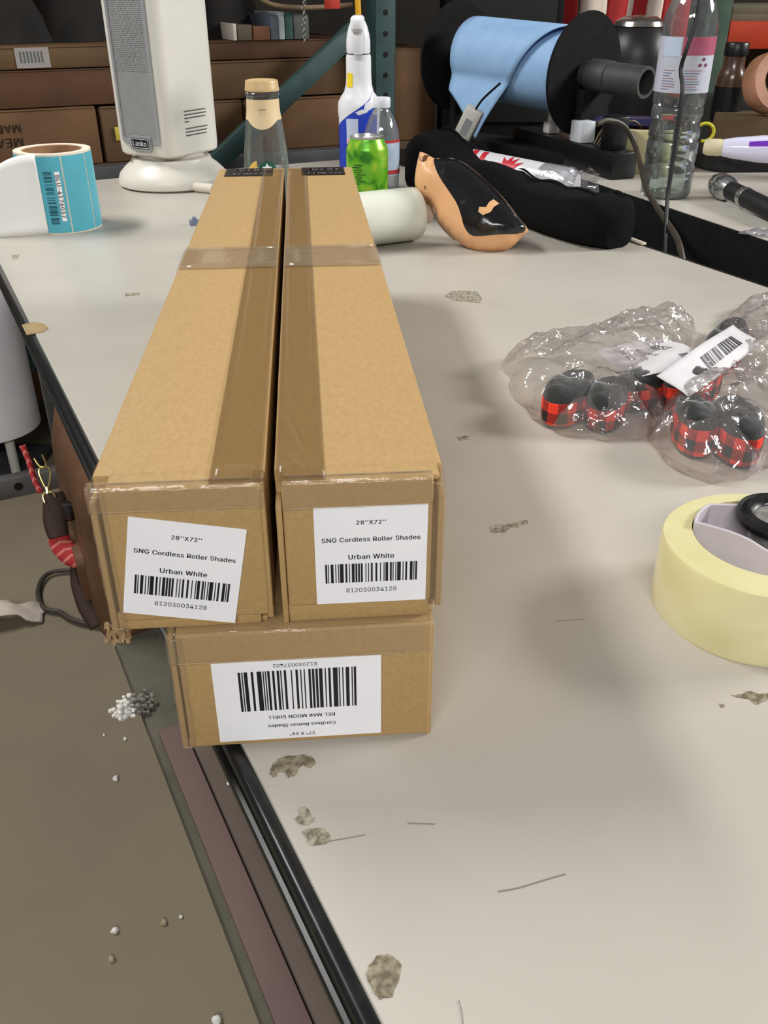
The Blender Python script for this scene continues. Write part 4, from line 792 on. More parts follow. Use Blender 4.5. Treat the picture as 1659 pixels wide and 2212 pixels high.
# crumpled torn corner of film at the lower front corner of the left box
g = G()
pp = []
g.grid(lambda u, v: (-.004 + .012 * u + .002 * noise.noise(Vector((u * 5, v * 5, 1))), -.003 + .006 * v + .003 * noise.noise(Vector((u * 6, v * 6, 5))), -.004 + .008 * v + .005 * noise.noise(Vector((u * 7, v * 7, 9)))), 8, 8)
solidify(g.build('torn_corner', mat('torn_paper', (176, 150, 112), .7, col2=(140, 112, 76), scale=200), boxL), .0005)
# wrinkles of the tape standing up along the seam
def wrinkle(parent, pts, h):
    q = catmull(pts, 6)
    g = G()
    n = len(q)
    g.loft([[p + Vector((-.0012, 0, 0)), p + Vector((0, 0, h * math.sin(math.pi * min(1, max(0, i / (n - 1)))) + .0002)), p + Vector((.0012, 0, 0))] for i, p in enumerate(q)], closed=False)
    g.build('tape_wrinkle', m_tapeclear, parent)
for (x0, y0, x1, y1, h) in ((.002, .575, .006, .485, .003), (.0025, .65, .004, .615, .002), (.003, .445, .008, .41, .0025), (.002, .35, .004, .29, .0028), (.003, .2, .005, .15, .002), (.002, .075, .013, .028, .003), (.009, .018, .014, .008, .002)):
    wrinkle(boxR, [(x0, y0, Lh + .0006), ((x0 + x1) / 2 + .001, (y0 + y1) / 2, Lh + .0008), (x1, y1, Lh + .0006)], h)
# START HERE stickers at the far end, read from the other side
for bx, xa, xb in ((boxL, .009, .0635), (boxR, .0165, .066)):
    g = G()
    g.box(xa, xb, Ll - .052, Ll - .004, Lh + .0002, Lh + .0008)
    st = g.build('start_sticker', mat('sticker_black', (30, 24, 22), .45), bx, smooth=False, label='black START HERE sticker')
    for s_, yy in (('START', Ll - .042), ('HERE', Ll - .018)):
        add_obj('lettering', text_mesh(s_, .040 if s_ == 'START' else .034, .01, .0004), m_white, st, ((xa + xb) / 2, yy, Lh + .0011), (0, 0, math.pi))

# =================================================================== things on the table, left and back
# roll of teal labels with a white curl
rc = Vector((-.524, 1.505, T))
lr = thing('label_roll', 'roll of teal barcode labels with a white peeled curl', 'label roll', rc)
RO, RI, RH = .0585, .0465, .119
g = G()
g.lathe([(RO, 0), (RO, RH), (RI, RH), (RI, 0)], 56, close=True)
g.build('label_layers', mat('label_edge', (236, 222, 204), .7, col2=(224, 208, 188), scale=90), lr)
g = G()
g.lathe([(RI - .0002, .001), (RI - .0002, RH - .001), (RI - .003, RH - .001), (RI - .003, .001)], 48, close=True)
g.build('core', mat('core_card', (160, 122, 88), .85, col2=(146, 110, 78), scale=80), lr)
m_teal = mat('teal_label', (92, 182, 200), .4, col2=(84, 174, 194), scale=20)
m_teald = mat('teal_ink', (30, 92, 106), .5)
def deg(a): return rad(a)
for a0, a1 in ((-190, -121), (-118, -62), (-60, -20), (-18, 40)):
    cyl_patch(RO + .0004, deg(a0), deg(a1), .002, RH - .003, 20).build('teal_label', m_teal, lr)
bm_ = barcode_mesh('417603', .078, .0125)
add_obj('barcode', wrap_cyl(bm_, RO + .0013, deg(-84), .055, -math.pi / 2), m_teald, lr)
g = cyl_patch(RO + .0011, deg(-73.5), deg(-66.5), .020, .094, 6)
lw_ = g.build('code_strip', m_white, lr)
add_obj('lettering', wrap_cyl(text_mesh('BLU-4176037', .064, .01, .0001), RO + .0018, deg(-70), .057, -math.pi / 2), m_inkg, lr)
for k, a in enumerate((-172, -150, -132)):
    me = text_mesh('mmmm-mmm' if False else '- - -- - --', .02, .01)
    add_obj('lettering', wrap_cyl(me, RO + .0014, deg(a), RH - .014, 0), m_teald, lr)
def curl(u, v):
    # leaves the roll at the front and sweeps out to the left while it droops
    a = deg(-97)
    px, py = (RO + .0016) * math.cos(a), (RO + .0016) * math.sin(a)
    s_ = u * .128
    x = px - s_ * (1 - .06 * u)
    y = py - .016 * math.sin(u * math.pi * .7) - .010 * u
    top_ = RH * (1 - (u * .97) ** 2.2) ** .75
    return (x, y + .022 * v * u * (1 - u) * 2, .001 + top_ * v)
g = G()
g.grid(curl, 30, 10)
solidify(g.build('liner_curl', mat('liner_white', (240, 240, 236), .35, col2=(234, 234, 230), scale=12), lr, label='white glossy backing curl'), .0006)

# tower heater
hp = spot(370, 402)
heater = thing('tower_heater', 'tall white tower heater with grey grille on a round base', 'heater', (hp.x, hp.y + .03, T))
m_hw = mat('heater_white', (216, 213, 203), .38, col2=(210, 207, 197), scale=6)
g = G()
g.lathe([(0, 0), (.098, 0), (.106, .004), (.107, .012), (.102, .024), (.09, .036), (.078, .045), (.076, .052), (0, .052)], 56)
g.build('base', m_hw, heater)
g = G()
g.lathe([(.062, .05), (.066, .055), (.066, .064), (0, .064)], 40)
g.build('swivel_collar', mat('heater_collar', (196, 192, 182), .5), heater)  # collar in a slightly darker off-white than the body
HB = rad(-30)
bodyT = Matrix.Rotation(HB, 4, 'Z')
def rrect(wx, wy, r, n=6, cx=0, cy=0):
    out = []
    for (sx, sy, a) in ((1, 1, 0), (-1, 1, 90), (-1, -1, 180), (1, -1, 270)):
        for k in range(n + 1):
            t = rad(a + 90 * k / n)
            out.append((cx + sx * (wx / 2 - r) + r * math.cos(t), cy + sy * (wy / 2 - r) + r * math.sin(t)))
    return out
hw_, hd_ = .138, .15
rings = []
for z, k in ((.060, .93), (.064, .985), (.075, 1.0), (.58, 1.0), (.595, .97), (.6, .9)):
    rings.append([(x * k, y * k, z) for x, y in rrect(hw_, hd_, .022)])
g = G()
g.loft(rings)
body = g.build('body', m_hw, heater, rot=(0, 0, HB))
def hex_mat():
    m = bpy.data.materials.new('grille_mesh')
    m.use_nodes = True
    nt = m.node_tree
    b = nt.nodes['Principled BSDF']
    b.inputs['Roughness'].default_value = .5
    tc = nt.nodes.new('ShaderNodeTexCoord')
    vo = nt.nodes.new('ShaderNodeTexVoronoi')
    vo.inputs['Scale'].default_value = 330
    vo.inputs['Randomness'].default_value = .12
    nt.links.new(tc.outputs['Object'], vo.inputs['Vector'])
    cr = nt.nodes.new('ShaderNodeValToRGB')
    cr.color_ramp.elements[0].position = .32
    cr.color_ramp.elements[0].color = lin((62, 62, 64))
    cr.color_ramp.elements[1].position = .5
    cr.color_ramp.elements[1].color = lin((150, 150, 150))
    nt.links.new(vo.outputs['Distance'], cr.inputs[0])
    nt.links.new(cr.outputs[0], b.inputs['Base Color'])
    return m
yf = -hd_ / 2
g = G()
outer = rrect(.096, .50, .008, 4, 0, .331)
inner = rrect(.082, .486, .006, 4, 0, .333)
R1 = [(x, yf - .0004, z) for x, z in outer]
R2 = [(x, yf - .0035, z) for x, z in rrect(.093, .497, .008, 4, 0, .331)]
R3 = [(x, yf - .0035, z) for x, z in inner]
R4 = [(x, yf + .003, z) for x, z in inner]
g.loft([R1, R2, R3, R4], cap=False)
g.build('grille_frame', mat('silver_grey', (164, 166, 168), .35, metal=.3), heater, rot=(0, 0, HB), label='silver grey surround of the grille')
g = G()
g.prism([(x, z) for x, z in rrect(.083, .116, .004, 3, 0, .148)], 0, .001)
pl = g.build('lower_panel', mat('panel_grey', (142, 142, 140), .5, col2=(136, 136, 134), scale=40), heater, smooth=False)
pl.rotation_euler = (rad(90), 0, HB)
off = Matrix.Rotation(HB, 4, 'Z') @ Vector((0, yf - .0006, 0))
pl.location = off
g = G()
g.prism([(x, z) for x, z in rrect(.083, .370, .004, 3, 0, .391)], 0, .001)
gp = g.build('grille', hex_mat(), heater, smooth=False, label='perforated grey grille')
gp.rotation_euler = (rad(90), 0, HB)
gp.location = Matrix.Rotation(HB, 4, 'Z') @ Vector((0, yf - .0008, 0))
# name plate
g = G()
g.prism(rrect(.052, .026, .006, 4, 0, .0845), 0, .005)
np_ = g.build('name_plate', mat('silver_grey', (164, 166, 168)), heater, rot=(rad(90), 0, HB), loc=Matrix.Rotation(HB, 4, 'Z') @ Vector((0.002, yf - .0032, 0)), label='silver badge with black name panel')
g = G()
g.prism(rrect(.045, .0185, .004, 4, 0, .0845), .005, .0056)
g.build('badge', mat('badge_black', (28, 28, 30), .3), np_)
g = G()
fr = []
for k, (ww, hh) in enumerate(((.0425, .016), (.0411, .0146))):
    fr.append([(x, y, .0060) for x, y in rrect(ww, hh, .003, 4, 0, .0845)])
g.loft(fr, cap=False)
g.build('badge_outline', m_white, np_)
add_obj('lettering', text_mesh('Lasko', .034, .01, .0006), m_white, np_, (0, .0845, .0063))
# warning print on the side: lines too small to read
for k, (zz, ln_) in enumerate(((.138, .062), (.132, .062), (.126, .06), (.120, .012), (.108, .064), (.102, .062), (.096, .058))):
    g = G()
    x_ = 0
    xs0 = -.028
    while x_ < ln_:
        wl = random.uniform(.003, .009)
        g.box(hw_ / 2, hw_ / 2 + .0004, xs0 + x_, xs0 + min(ln_, x_ + wl), zz - .0011, zz + .0011)
        x_ += wl + .0012
    g.build('warning_print', m_inkg, heater, rot=(0, 0, HB), smooth=False)
hc = catmull([(.06, -.09, .012), (.02, -.12, .006), (.08, -.15, .004), (.16, -.12, .004), (.2, -.05, .004)], 8)

# glass coffee bottle with cream lid
m_glass = film_mat('clear_glass', (236, 240, 238), .05, .75, .04, 0, base=.05)
gb_c = Vector((-.181, 1.46, T))
gb = thing('glass_bottle', 'empty clear glass coffee bottle with a cream lid', 'bottle', gb_c)
prof = [(0, .003), (.028, .002), (.033, .008), (.034, .03), (.034, .08), (.0342, .10), (.0325, .125), (.0295, .148), (.0262, .168), (.0243, .18), (.0236, .196), (.0236, .199), (.0252, .201), (.0252, .204), (.0236, .206)]
g = G()
g.lathe(prof, 44)
g.build('glass', m_glass, gb)
g = G()
g.lathe([(.0232, .206), (.0252, .2065), (.0256, .209), (.0248, .211), (.0244, .218), (.0235, .2205), (.021, .2212), (.0195, .2202), (0, .2202)], 44)
g.build('lid', mat('cream_lid', (206, 178, 130), .4, col2=(198, 168, 118), scale=20), gb, label='cream metal lid')
def rg(z):
    for (r0, z0), (r1, z1) in zip(prof[2:], prof[3:]):
        if z0 <= z <= z1: return r0 + (r1 - r0) * (z - z0) / max(z1 - z0, 1e-6) + .0006
    return .024
sl = cyl_patch(0, deg(-180), deg(0), lambda t: .168 - .012 * max(0, math.sin((t - .2) / .6 * math.pi) if .2 < t < .8 else 0), .196, 30, 6, rg)
slo = sl.build('neck_sleeve', mat('cream_sleeve', (222, 198, 156), .5), gb, label='cream paper sleeve round the neck')
for k, (s_, zz, ww) in enumerate((('Vanilla', .183, .011), ('- - -', .1785, .010), ('- - -', .1755, .008))):
    me = text_mesh(s_, ww, .01)
    for v in me.vertices: pass
    add_obj('lettering', wrap_cyl(me, rg(.182) + .0015, deg(-88), zz), m_inkg, slo)
cyl_patch(0, deg(-142), deg(-108), .07, lambda t: .095 + .018 * math.sin(t * math.pi / 2), 12, 6, rg).build('yellow_swoosh', mat('swoosh', (220, 180, 90), .5), gb)
# round green emblem with a white crown
g = G()
ec = Vector((0, 0, .098))
pts = []
rr = .0145
def emb(px, pz, lift):
    r = rg(.1) + lift
    a = deg(-82) + px / r
    return Vector((r * math.cos(a), r * math.sin(a), .098 + pz))
ringv = [emb(rr * math.cos(t), rr * math.sin(t), .0004) for t in [2 * math.pi * i / 40 for i in range(40)]]
vs_ = [g.bm.verts.new(p) for p in ringv]
cv = g.bm.verts.new(emb(0, 0, .0004))
for i in range(40): g.bm.faces.new((vs_[i], vs_[(i + 1) % 40], cv))
eo = g.build('emblem', mat('emblem_green', (24, 92, 70), .45), gb, label='round green emblem')
g = G()
star = []
for i in range(10):
    r_ = .0078 if i % 2 == 0 else .0042
    t = math.pi / 2 + i * math.pi / 5
    star.append(emb(r_ * math.cos(t), .0045 + r_ * math.sin(t), .0009))
sv = [g.bm.verts.new(p) for p in star]
cv = g.bm.verts.new(emb(0, .0045, .0009))
for i in range(10): g.bm.faces.new((sv[i], sv[(i + 1) % 10], cv))
for sx in (-1, 1):
    q = [emb(sx * x_, z_, .0009) for x_, z_ in ((.007, -.004), (.012, -.002), (.0128, .002), (.009, .0005))]
    qv = [g.bm.verts.new(p) for p in q]
    g.bm.faces.new(qv)
g.build('emblem_figure', m_white, eo, smooth=False)

# spray bottle
sp_c = Vector((-.046, 1.80, T))
spb = thing('spray_bottle', 'white spray bottle with slanted blue label', 'spray bottle', sp_c)
m_sw = mat('spray_white', (236, 236, 240), .35, col2=(230, 230, 235), scale=8)
sprof = [(0, 0), (.034, 0), (.038, .006), (.0385, .03), (.0375, .09), (.038, .13), (.0395, .142), (.0385, .156), (.033, .166), (.027, .174), (.0238, .186), (.0228, .2), (.0226, .229), (.022, .234), (.017, .235)]
g = G()
g.lathe(sprof, 44, sy=.8)
g.build('bottle', m_sw, spb)
def rs(z):
    for (r0, z0), (r1, z1) in zip(sprof[1:], sprof[2:]):
        if z0 <= z <= z1: return r0 + (r1 - r0) * (z - z0) / max(z1 - z0, 1e-6) + .0005
    return .03
def opatch(a0, a1, z0, z1, nm, m, lift=0, n=24, nz=8):
    g = G()
    z0f = z0 if callable(z0) else (lambda t: z0)
    z1f = z1 if callable(z1) else (lambda t: z1)
    def fn(u, v):
        a = a0 + (a1 - a0) * u
        z = z0f(u) + (z1f(u) - z0f(u)) * v
        r = rs(z) + lift
        return (r * math.cos(a), .8 * r * math.sin(a), z)
    g.grid(fn, n, nz)
    return g.build(nm, m, spb)
opatch(deg(-185), deg(-32), .01, lambda t: .112 + .062 * t ** 1.1, 'blue_label', mat('spray_blue', (36, 66, 190), .35, col2=(30, 58, 176), scale=10))
opatch(deg(-126), deg(-92), .088, .131, 'panel', mat('panel_pale', (196, 206, 232), .5), .0008, 10, 3)
opatch(deg(-126), deg(-92), .088, .098, 'panel_band', mat('panel_rose', (222, 190, 206), .5), .0013, 10, 2)
opatch(deg(-150), deg(-116), .182, .205, 'yellow_mark', mat('mark_yellow', (244, 216, 50), .4), .0004, 8, 3)
g = G()
g.lathe([(.0205, .236), (.0215, .238), (.0215, .252), (.0212, .258), (.0195, .268), (.016, .28), (.012, .288), (0, .289)], 32, sy=.9)
g.build('trigger_cap', m_sw, spb)
g = G()
g.box(-.0115, .0115, -.062, .012, .272, .296, bev=.005, seg=3)
g.box(-.0075, .0075, -.07, -.06, .276, .292, bev=.003)
g.box(-.0085, .0085, -.046, -.034, .236, .275, bev=.003)
g.build('trigger_head', m_sw, spb)

# small water bottle behind the can
wb_c = Vector((-.004, 1.72, T))
wbt = thing('water_bottle', 'small clear water bottle with white cap behind the green can', 'bottle', wb_c)
m_pet = film_mat('clear_plastic', (236, 240, 242), .10, .6, .06, .15, 40, base=.06)
wprof = [(0, .001), (.028, 0), (.031, .008), (.0315, .05), (.030, .06), (.0315, .07), (.0315, .105), (.030, .118), (.024, .135), (.0165, .148), (.0135, .154), (.0135, .158)]
g = G()
g.lathe(wprof, 36)
g.build('bottle', m_pet, wbt)
g = G()
g.lathe([(.0148, .156), (.0155, .158), (.0155, .170), (.0145, .172), (0, .172)], 30)
g.build('cap', mat('cap_white', (226, 228, 236), .4), wbt)
cyl_patch(.0320, deg(-180), deg(0), .045, .104, 24).build('label_band', mat('label_pale', (196, 208, 226), .45, col2=(170, 190, 216), scale=60), wbt)
cyl_patch(.0324, deg(-180), deg(0), .1005, .105, 24).build('red_stripe', mat('stripe_red', (190, 60, 60), .5), wbt)
cyl_patch(.0324, deg(-180), deg(0), .048, .055, 24).build('red_stripe', mat('stripe_red', (190, 60, 60), .5), wbt)

# green drink can
cn = Vector((-.028, 1.57, T))
can = thing('drink_can', 'bright green drink can with open silver top', 'can', cn)
def can_mat():
    m = bpy.data.materials.new('can_green')
    m.use_nodes = True
    nt = m.node_tree
    b = nt.nodes['Principled BSDF']
    b.inputs['Metallic'].default_value = .35
    b.inputs['Roughness'].default_value = .3
    tc = nt.nodes.new('ShaderNodeTexCoord')
    n = nt.nodes.new('ShaderNodeTexNoise')
    n.inputs['Scale'].default_value = 26
    n.inputs['Distortion'].default_value = .8
    nt.links.new(tc.outputs['Object'], n.inputs['Vector'])
    cr = nt.nodes.new('ShaderNodeValToRGB')
    e = cr.color_ramp.elements
    e[0].position, e[0].color = .38, lin((52, 128, 30))
    e[1].position, e[1].color = .62, lin((164, 204, 56))
    x = e.new(.5)
    x.color = lin((110, 186, 44))
    nt.links.new(n.outputs[0], cr.inputs[0])
    nt.links.new(cr.outputs[0], b.inputs['Base Color'])
    return m
g = G()
g.lathe([(0, .003), (.022, .002), (.026, 0), (.029, .005), (.034, .012), (.0345, .018), (.0345, .108), (.033, .114), (.0275, .124), (.0268, .1265)], 48)
g.build('body', can_mat(), can)
m_alu = mat('aluminium', (206, 206, 204), .28, metal=.9)
g = G()
g.lathe([(.0268, .1262), (.0278, .1275), (.0278, .1295), (.0262, .1298), (.0252, .125), (0, .125)], 44)
lid = g.build('lid', m_alu, can)
g = G()
g.prism(rrect(.016, .026, .007, 5, .002, -.004), .1262, .1276)
g.build('pull_tab', mat('tab_white', (232, 230, 226), .3, metal=.4), lid)
g = G()
for k in range(9):
    r_ = random.uniform(.004, .009)
    a = deg(-118 + random.uniform(-8, 12))
    zz = .088 - k * .0036
    p = cyl_patch(.0349, a - r_ / .035, a + r_ / .035, zz, zz + .0014, 6, 1)
    p.build('small_print', mat('can_ink', (22, 70, 28), .5), can)
cyl_patch(.0349, deg(-88), deg(-62), .012, .02, 8, 1).build('white_patch', mat('can_silver', (205, 215, 200), .35), can)

# roll of white stretch film
fr_ = spot(926, 531)
froll = thing('film_roll', 'roll of white stretch film lying behind the boxes', 'film roll', ct(NV.dot(fr_), EV.dot(fr_) + .005, T), TA)
g = G()
Mx = Matrix.Translation((0, .038, .0395)) @ Matrix.Rotation(rad(-90), 4, 'Y')
g.lathe([(.017, 0), (.037, 0), (.0388, .003), (.039, .01), (.039, .19), (.038, .2), (.017, .2)], 48, M=Mx)
g.build('film', mat('stretch_film', (222, 224, 210), .3, col2=(214, 218, 202), scale=9, spec=.6, coat=.3, bump=.15, bscale=40, stretch=(1, .3, 1)), froll)
g = G()
g.lathe([(.0165, -.022), (.0165, .22), (.0135, .22), (.0135, -.022)], 32, M=Mx, close=True)
g.build('core', mat('core_pale', (214, 196, 178), .8), froll)

# peach and black padded shell
def puff_frame(p_bl, p_br, lean):
    """upright plane through two ground points, leaning back"""
    ex = (p_br - p_bl).normalized()
    up = Vector((0, 0, 1))
    nb = ex.cross(up) * -1                        # away from the viewer
    ez = (up * math.cos(lean) + nb * math.sin(lean)).normalized()
    return Matrix(((ex.x, ez.x, ex.cross(ez).x, p_bl.x), (ex.y, ez.y, ex.cross(ez).y, p_bl.y), (ex.z, ez.z, ex.cross(ez).z, p_bl.z), (0, 0, 0, 1)))
def pix_on_plane(Mp, u, v):
    Mi = Mp.inverted()
    o = Mi @ CAM
    d = Mi.to_3x3() @ ray(u, v)
    q = o + d * (-o.z / d.z)
    return (q.x, q.y)
pbl, pbr = spot(930, 538), spot(1110, 552)
Mp = puff_frame(pbl + Vector((0, .02, 0)), pbr + Vector((0, .02, 0)), rad(28))
out_px = [(906, 334), (920, 332), (945, 345), (985, 345), (1030, 372), (1085, 425), (1120, 470), (1141, 497), (1128, 512), (1100, 538), (1060, 548), (1030, 545), (1000, 530), (972, 508), (950, 482), (936, 450), (915, 432), (900, 412), (896, 385)]
ol = [pix_on_plane(Mp, u, v) for u, v in out_px]
ol = [(p.x, p.y) for p in [Vector((q.x, q.y, 0)) for q in catmull([(a, b, 0) for a, b in ol], 3, True)]]
def ph(x, y, d): return .036 * math.sqrt(max(0, 1 - (1 - min(d, .045) / .045) ** 2)) + .0008
sh = bpy.data.objects.new('padded_shell', None)
COL.objects.link(sh)
sh.matrix_world = Mp
setp(sh, 'peach padded piece with a glossy black panel, leaning on the black bag', 'padded shell')
sheet(ol, .006, ph, lambda x, y, d: -.6 * ph(x, y, d)).build('body', mat('peach', (226, 176, 128), .42, col2=(220, 168, 120), scale=12), sh, angle=60)
blk_px = [(946, 348), (985, 347), (1030, 374), (1084, 427), (1118, 470), (1138, 497), (1122, 511), (1080, 519), (1030, 521), (1012, 505), (1005, 480), (996, 455), (980, 430), (960, 400), (948, 372)]
bl = [pix_on_plane(Mp, u, v) for u, v in blk_px]
bl = [(q.x, q.y) for q in catmull([(a, b, 0) for a, b in bl], 3, True)]
def ph2(x, y, d2):
    d = edge_dist((x, y), ol) if inside((x, y), ol) else 0
    return ph(x, y, d) + .0012 + .0012 * noise.noise(Vector((x * 160, y * 60, 2))) * min(1, d2 / .01)
bp = sheet(bl, .005, ph2).build('black_panel', mat('black_gloss', (14, 14, 16), .22, bump=.5, bscale=70, coat=.6), sh, angle=60, label='glossy black wrinkled panel')
for px, nm in (([(1072, 444), (1084, 452), (1074, 462), (1068, 474), (1052, 482), (1042, 474), (1044, 464), (1058, 464), (1064, 452)], 'peach_mark'), ):
    q = [pix_on_plane(Mp, u, v) for u, v in px]
    sheet(q, .005, lambda x, y, d: ph2(x, y, 1) + .0015).build(nm, mat('peach', (0, 0, 0)), bp)
q = [pix_on_plane(Mp, u, v) for u, v in [(924, 344), (932, 340), (930, 352), (930, 360), (922, 364), (914, 358), (914, 350), (922, 352)]]
sheet(q, .005, lambda x, y, d: ph(x, y, edge_dist((x, y), ol)) + .001).build('brown_mark', mat('mark_brown', (96, 62, 36), .5), sh)
cre = [pix_on_plane(Mp, u, v) for u, v in [(926, 414), (930, 440), (942, 470), (960, 498), (985, 522)]]
g = G()
g.tube(catmull([(x, y, ph(x, y, edge_dist((x, y), ol)) + .0002) for x, y in cre], 5), .0012, 6)
g.build('seam', mat('seam_dark', (110, 74, 50), .7), sh)

# long black fabric bag behind the shell
def duffel():
    a, b = ct(.883, 1.60, 0), ct(.925, 1.055, 0)
    root = thing('fabric_pouch', 'long black fabric bag lying across the back of the table', 'bag', (0, 0, 0))
    rings = []
    N = 26
    ax = (b - a).normalized()
    side = Vector((-ax.y, ax.x, 0))
    for i in range(N + 1):
        t = i / N
        c = a.lerp(b, t)
        endk = min(1, (min(t, 1 - t) * N / 2.2 + .0) ** .5) if min(t, 1 - t) * N < 2.2 else 1
        wd = (.048 + .008 * math.sin(t * 9)) * (.55 + .45 * endk)
        ht = (.105 - .04 * t + .010 * math.sin(t * 14) - .024 * math.exp(-((t - .58) / .13) ** 2)) * (.72 + .28 * endk)
        ring = []
        for k in range(20):
            ang = 2 * math.pi * k / 20
            cx_ = math.copysign(abs(math.cos(ang)) ** .6, math.cos(ang)) * wd
            cz_ = math.copysign(abs(math.sin(ang)) ** .6, math.sin(ang)) * ht / 2 + ht / 2
            p = c + side * cx_ + Vector((0, 0, T + cz_))
            nz = noise.noise(p * 22) * .007 + noise.noise(p * 60) * .003
            if cz_ > .01: p += (side * math.cos(ang) + Vector((0, 0, math.sin(ang)))) * nz
            p.z = max(p.z, T + .0005)
            ring.append(p)
        rings.append(ring)
    g = G()
    g.loft(rings)
    bo = g.build('body', mat('black_fabric', (10, 10, 11), .95, col2=(14, 14, 15), scale=70, bump=.3, bscale=300, spec=.15), root, angle=70)
    g = G()
    g.tube(catmull([r[4] + Vector((0, 0, .002)) for r in rings[1:-1]], 3), .0022, 6)
    g.build('zip_seam', m_blackm, root)
duffel()

# shiny white tube with red print
ta, tb = spot(955, 342, .962), spot(1236, 402, .958)
tube = thing('wrapped_tube', 'plastic wrapped white tube with red star and stripes', 'tube', ta, quat=axis_quat(tb - ta))
Lt = (tb - ta).length
tr_ = .027
g = G()
tp = [(0, -.004), (.018, -.002), (.025, .004), (tr_, .012), (tr_, Lt - .012), (.025, Lt - .003), (.02, Lt), (0, Lt + .001)]
g.lathe(tp, 36)
g.build('roll', mat('tube_white', (222, 220, 224), .25, coat=.7, bump=.2, bscale=35), tube)
m_red = mat('print_red', (200, 36, 52), .3, coat=.6)
Q = axis_quat(tb - ta)
view = (Q.inverted() @ (CAM - (ta + tb) / 2))
av = math.atan2(view.y, view.x)
for k in range(5):
    z0 = .02 + k * .024
    g = G()
    g.grid(lambda u, v: ((tr_ + .0006) * math.cos(av - 1.2 + 2.2 * u), (tr_ + .0006) * math.sin(av - 1.2 + 2.2 * u), z0 + .012 * u + .012 * v), 20, 1)
    g.build('red_stripe', m_red, tube)
zc = Lt * .60
so = []
for i in range(22):
    r_ = (.030 + .006 * random.random()) if i % 2 == 0 else .017
    t = 2 * math.pi * i / 22
    so.append((r_ * math.sin(t), r_ * math.cos(t)))
g = sheet(so, .004, lambda x, y, d: 0)
for v in g.bm.verts:
    a = av - .1 + v.co.x / tr_
    v.co = Vector(((tr_ + .0009) * math.cos(a), (tr_ + .0009) * math.sin(a), zc + v.co.y))
g.build('red_star', m_red, tube)
g = G()
g.lathe([(tr_ + .001, Lt - .06), (tr_ + .0015, Lt - .005), (.022, Lt + .006), (.02, Lt + .014), (.029, Lt + .024), (.032, Lt + .026)], 40)
for v in g.bm.verts:
    k = max(0, (v.co.z - Lt + .02) / .045)
    v.co += Vector((noise.noise(v.co * 120), noise.noise(v.co * 120 + Vector((5, 0, 0))), noise.noise(v.co * 90))) * .010 * k
g.build('wrapper_end', film_mat('wrap_film', (245, 245, 248), .12, .6, .08, .4, 60, base=.1), tube)

# =================================================================== right: tape roll and bagged slippers
tc_ = Vector((.2335, .459, T))
R0, H0 = .0615, .0485
troll = thing('packing_tape_roll', 'big roll of yellowish clear packing tape at the right edge', 'tape roll', tc_)
N = 96
rings = []
m_tr = mat('tape_yellow', (226, 220, 176), .28, col2=(212, 204, 148), scale=16, detail=3, spec=.5, coat=.35, lo=.3, hi=.7, stretch=(1, 1, 2.2))
def ring(rf, z): return [(rf(2 * math.pi * i / N) * math.cos(2 * math.pi * i / N), rf(2 * math.pi * i / N) * math.sin(2 * math.pi * i / N), z) for i in range(N)]
ro = lambda a: R0 * (1 + .012 * math.sin(2 * a + 1) + .006 * math.sin(5 * a))
HC, HR = Vector((.002, .006, 0)), .0445
def ringo(rf, z, k=1): return ring(lambda a: rf(a) * k, z)
g = G()
def hole(z): return [Vector((HR * math.cos(2 * math.pi * i / N), HR * math.sin(2 * math.pi * i / N), z)) + HC for i in range(N)]
g.loft([hole(0), ringo(ro, 0, .985), ringo(ro, .002), ringo(ro, H0 - .002), ringo(ro, H0, .985), hole(H0), hole(0)], cap=False)
g.build('tape_layers', m_tr, troll)
# white cardboard core, squashed to a pointed loop that touches the tape at the left
loop = [(-.0412, .027), (-.039, .034), (-.0347, .0385), (-.0290, .0405), (-.0207, .0408), (-.0004, .0402), (.015, .0420), (.028, .0400), (.038, .030), (.044, .012), (.041, -.008), (.032, -.026), (.019, -.034), (.006, -.027), (-.0055, -.0151), (-.0124, -.0022), (-.0206, .0068), (-.0322, .0150), (-.0400, .0200)]
lp = catmull([(x, y, 0) for x, y in loop], 6, True)
for i, p in enumerate(lp):
    d = p - HC
    if d.length > HR - .0018: lp[i] = HC + d * ((HR - .0018) / d.length)
def lring(off, z):
    out = []
    n = len(lp)
    for i in range(n):
        d = (lp[(i + 1) % n] - lp[i - 1]).normalized()
        nn = Vector((d.y, -d.x, 0))
        out.append(lp[i] - nn * off + Vector((0, 0, z)))
    return out
g = G()
g.loft([lring(.001, .001), lring(.001, H0 + .003), lring(0, H0 + .0038), lring(-.001, H0 + .003), lring(-.001, .001), lring(.001, .001)], cap=False)
g.build('core', mat('core_lilac', (206, 198, 204), .7, col2=(196, 188, 196), scale=14), troll, label='bent white cardboard core')
# black reel standing inside the core
bk = thing('black_reel', 'small black rimmed reel standing inside the tape roll', 'reel', Vector((.2500, .4840, T)))
g = G()
g.lathe([(.015, .001), (.0165, .003), (.0165, .047), (.012, .047)], 40)
g.build('hub', mat('reel_grey', (120, 120, 118), .4), bk)
g = G()
g.lathe([(.0155, .047), (.0235, .046), (.0262, .0485), (.0268, .052), (.0258, .0545), (.0235, .0535), (.0205, .0552), (.018, .0545), (.0165, .0515), (.0155, .051)], 48, close=True)
g.build('rim', mat('reel_black', (18, 18, 19), .35, col2=(34, 34, 34), scale=160, lo=.5, hi=.7), bk, label='scuffed black rim')
g = G()
g.lathe([(.016, .0508), (.009, .052), (0, .0525)], 36)
g.build('window', mat('reel_window', (150, 148, 142), .25, col2=(120, 118, 114), scale=140, coat=.5), bk)

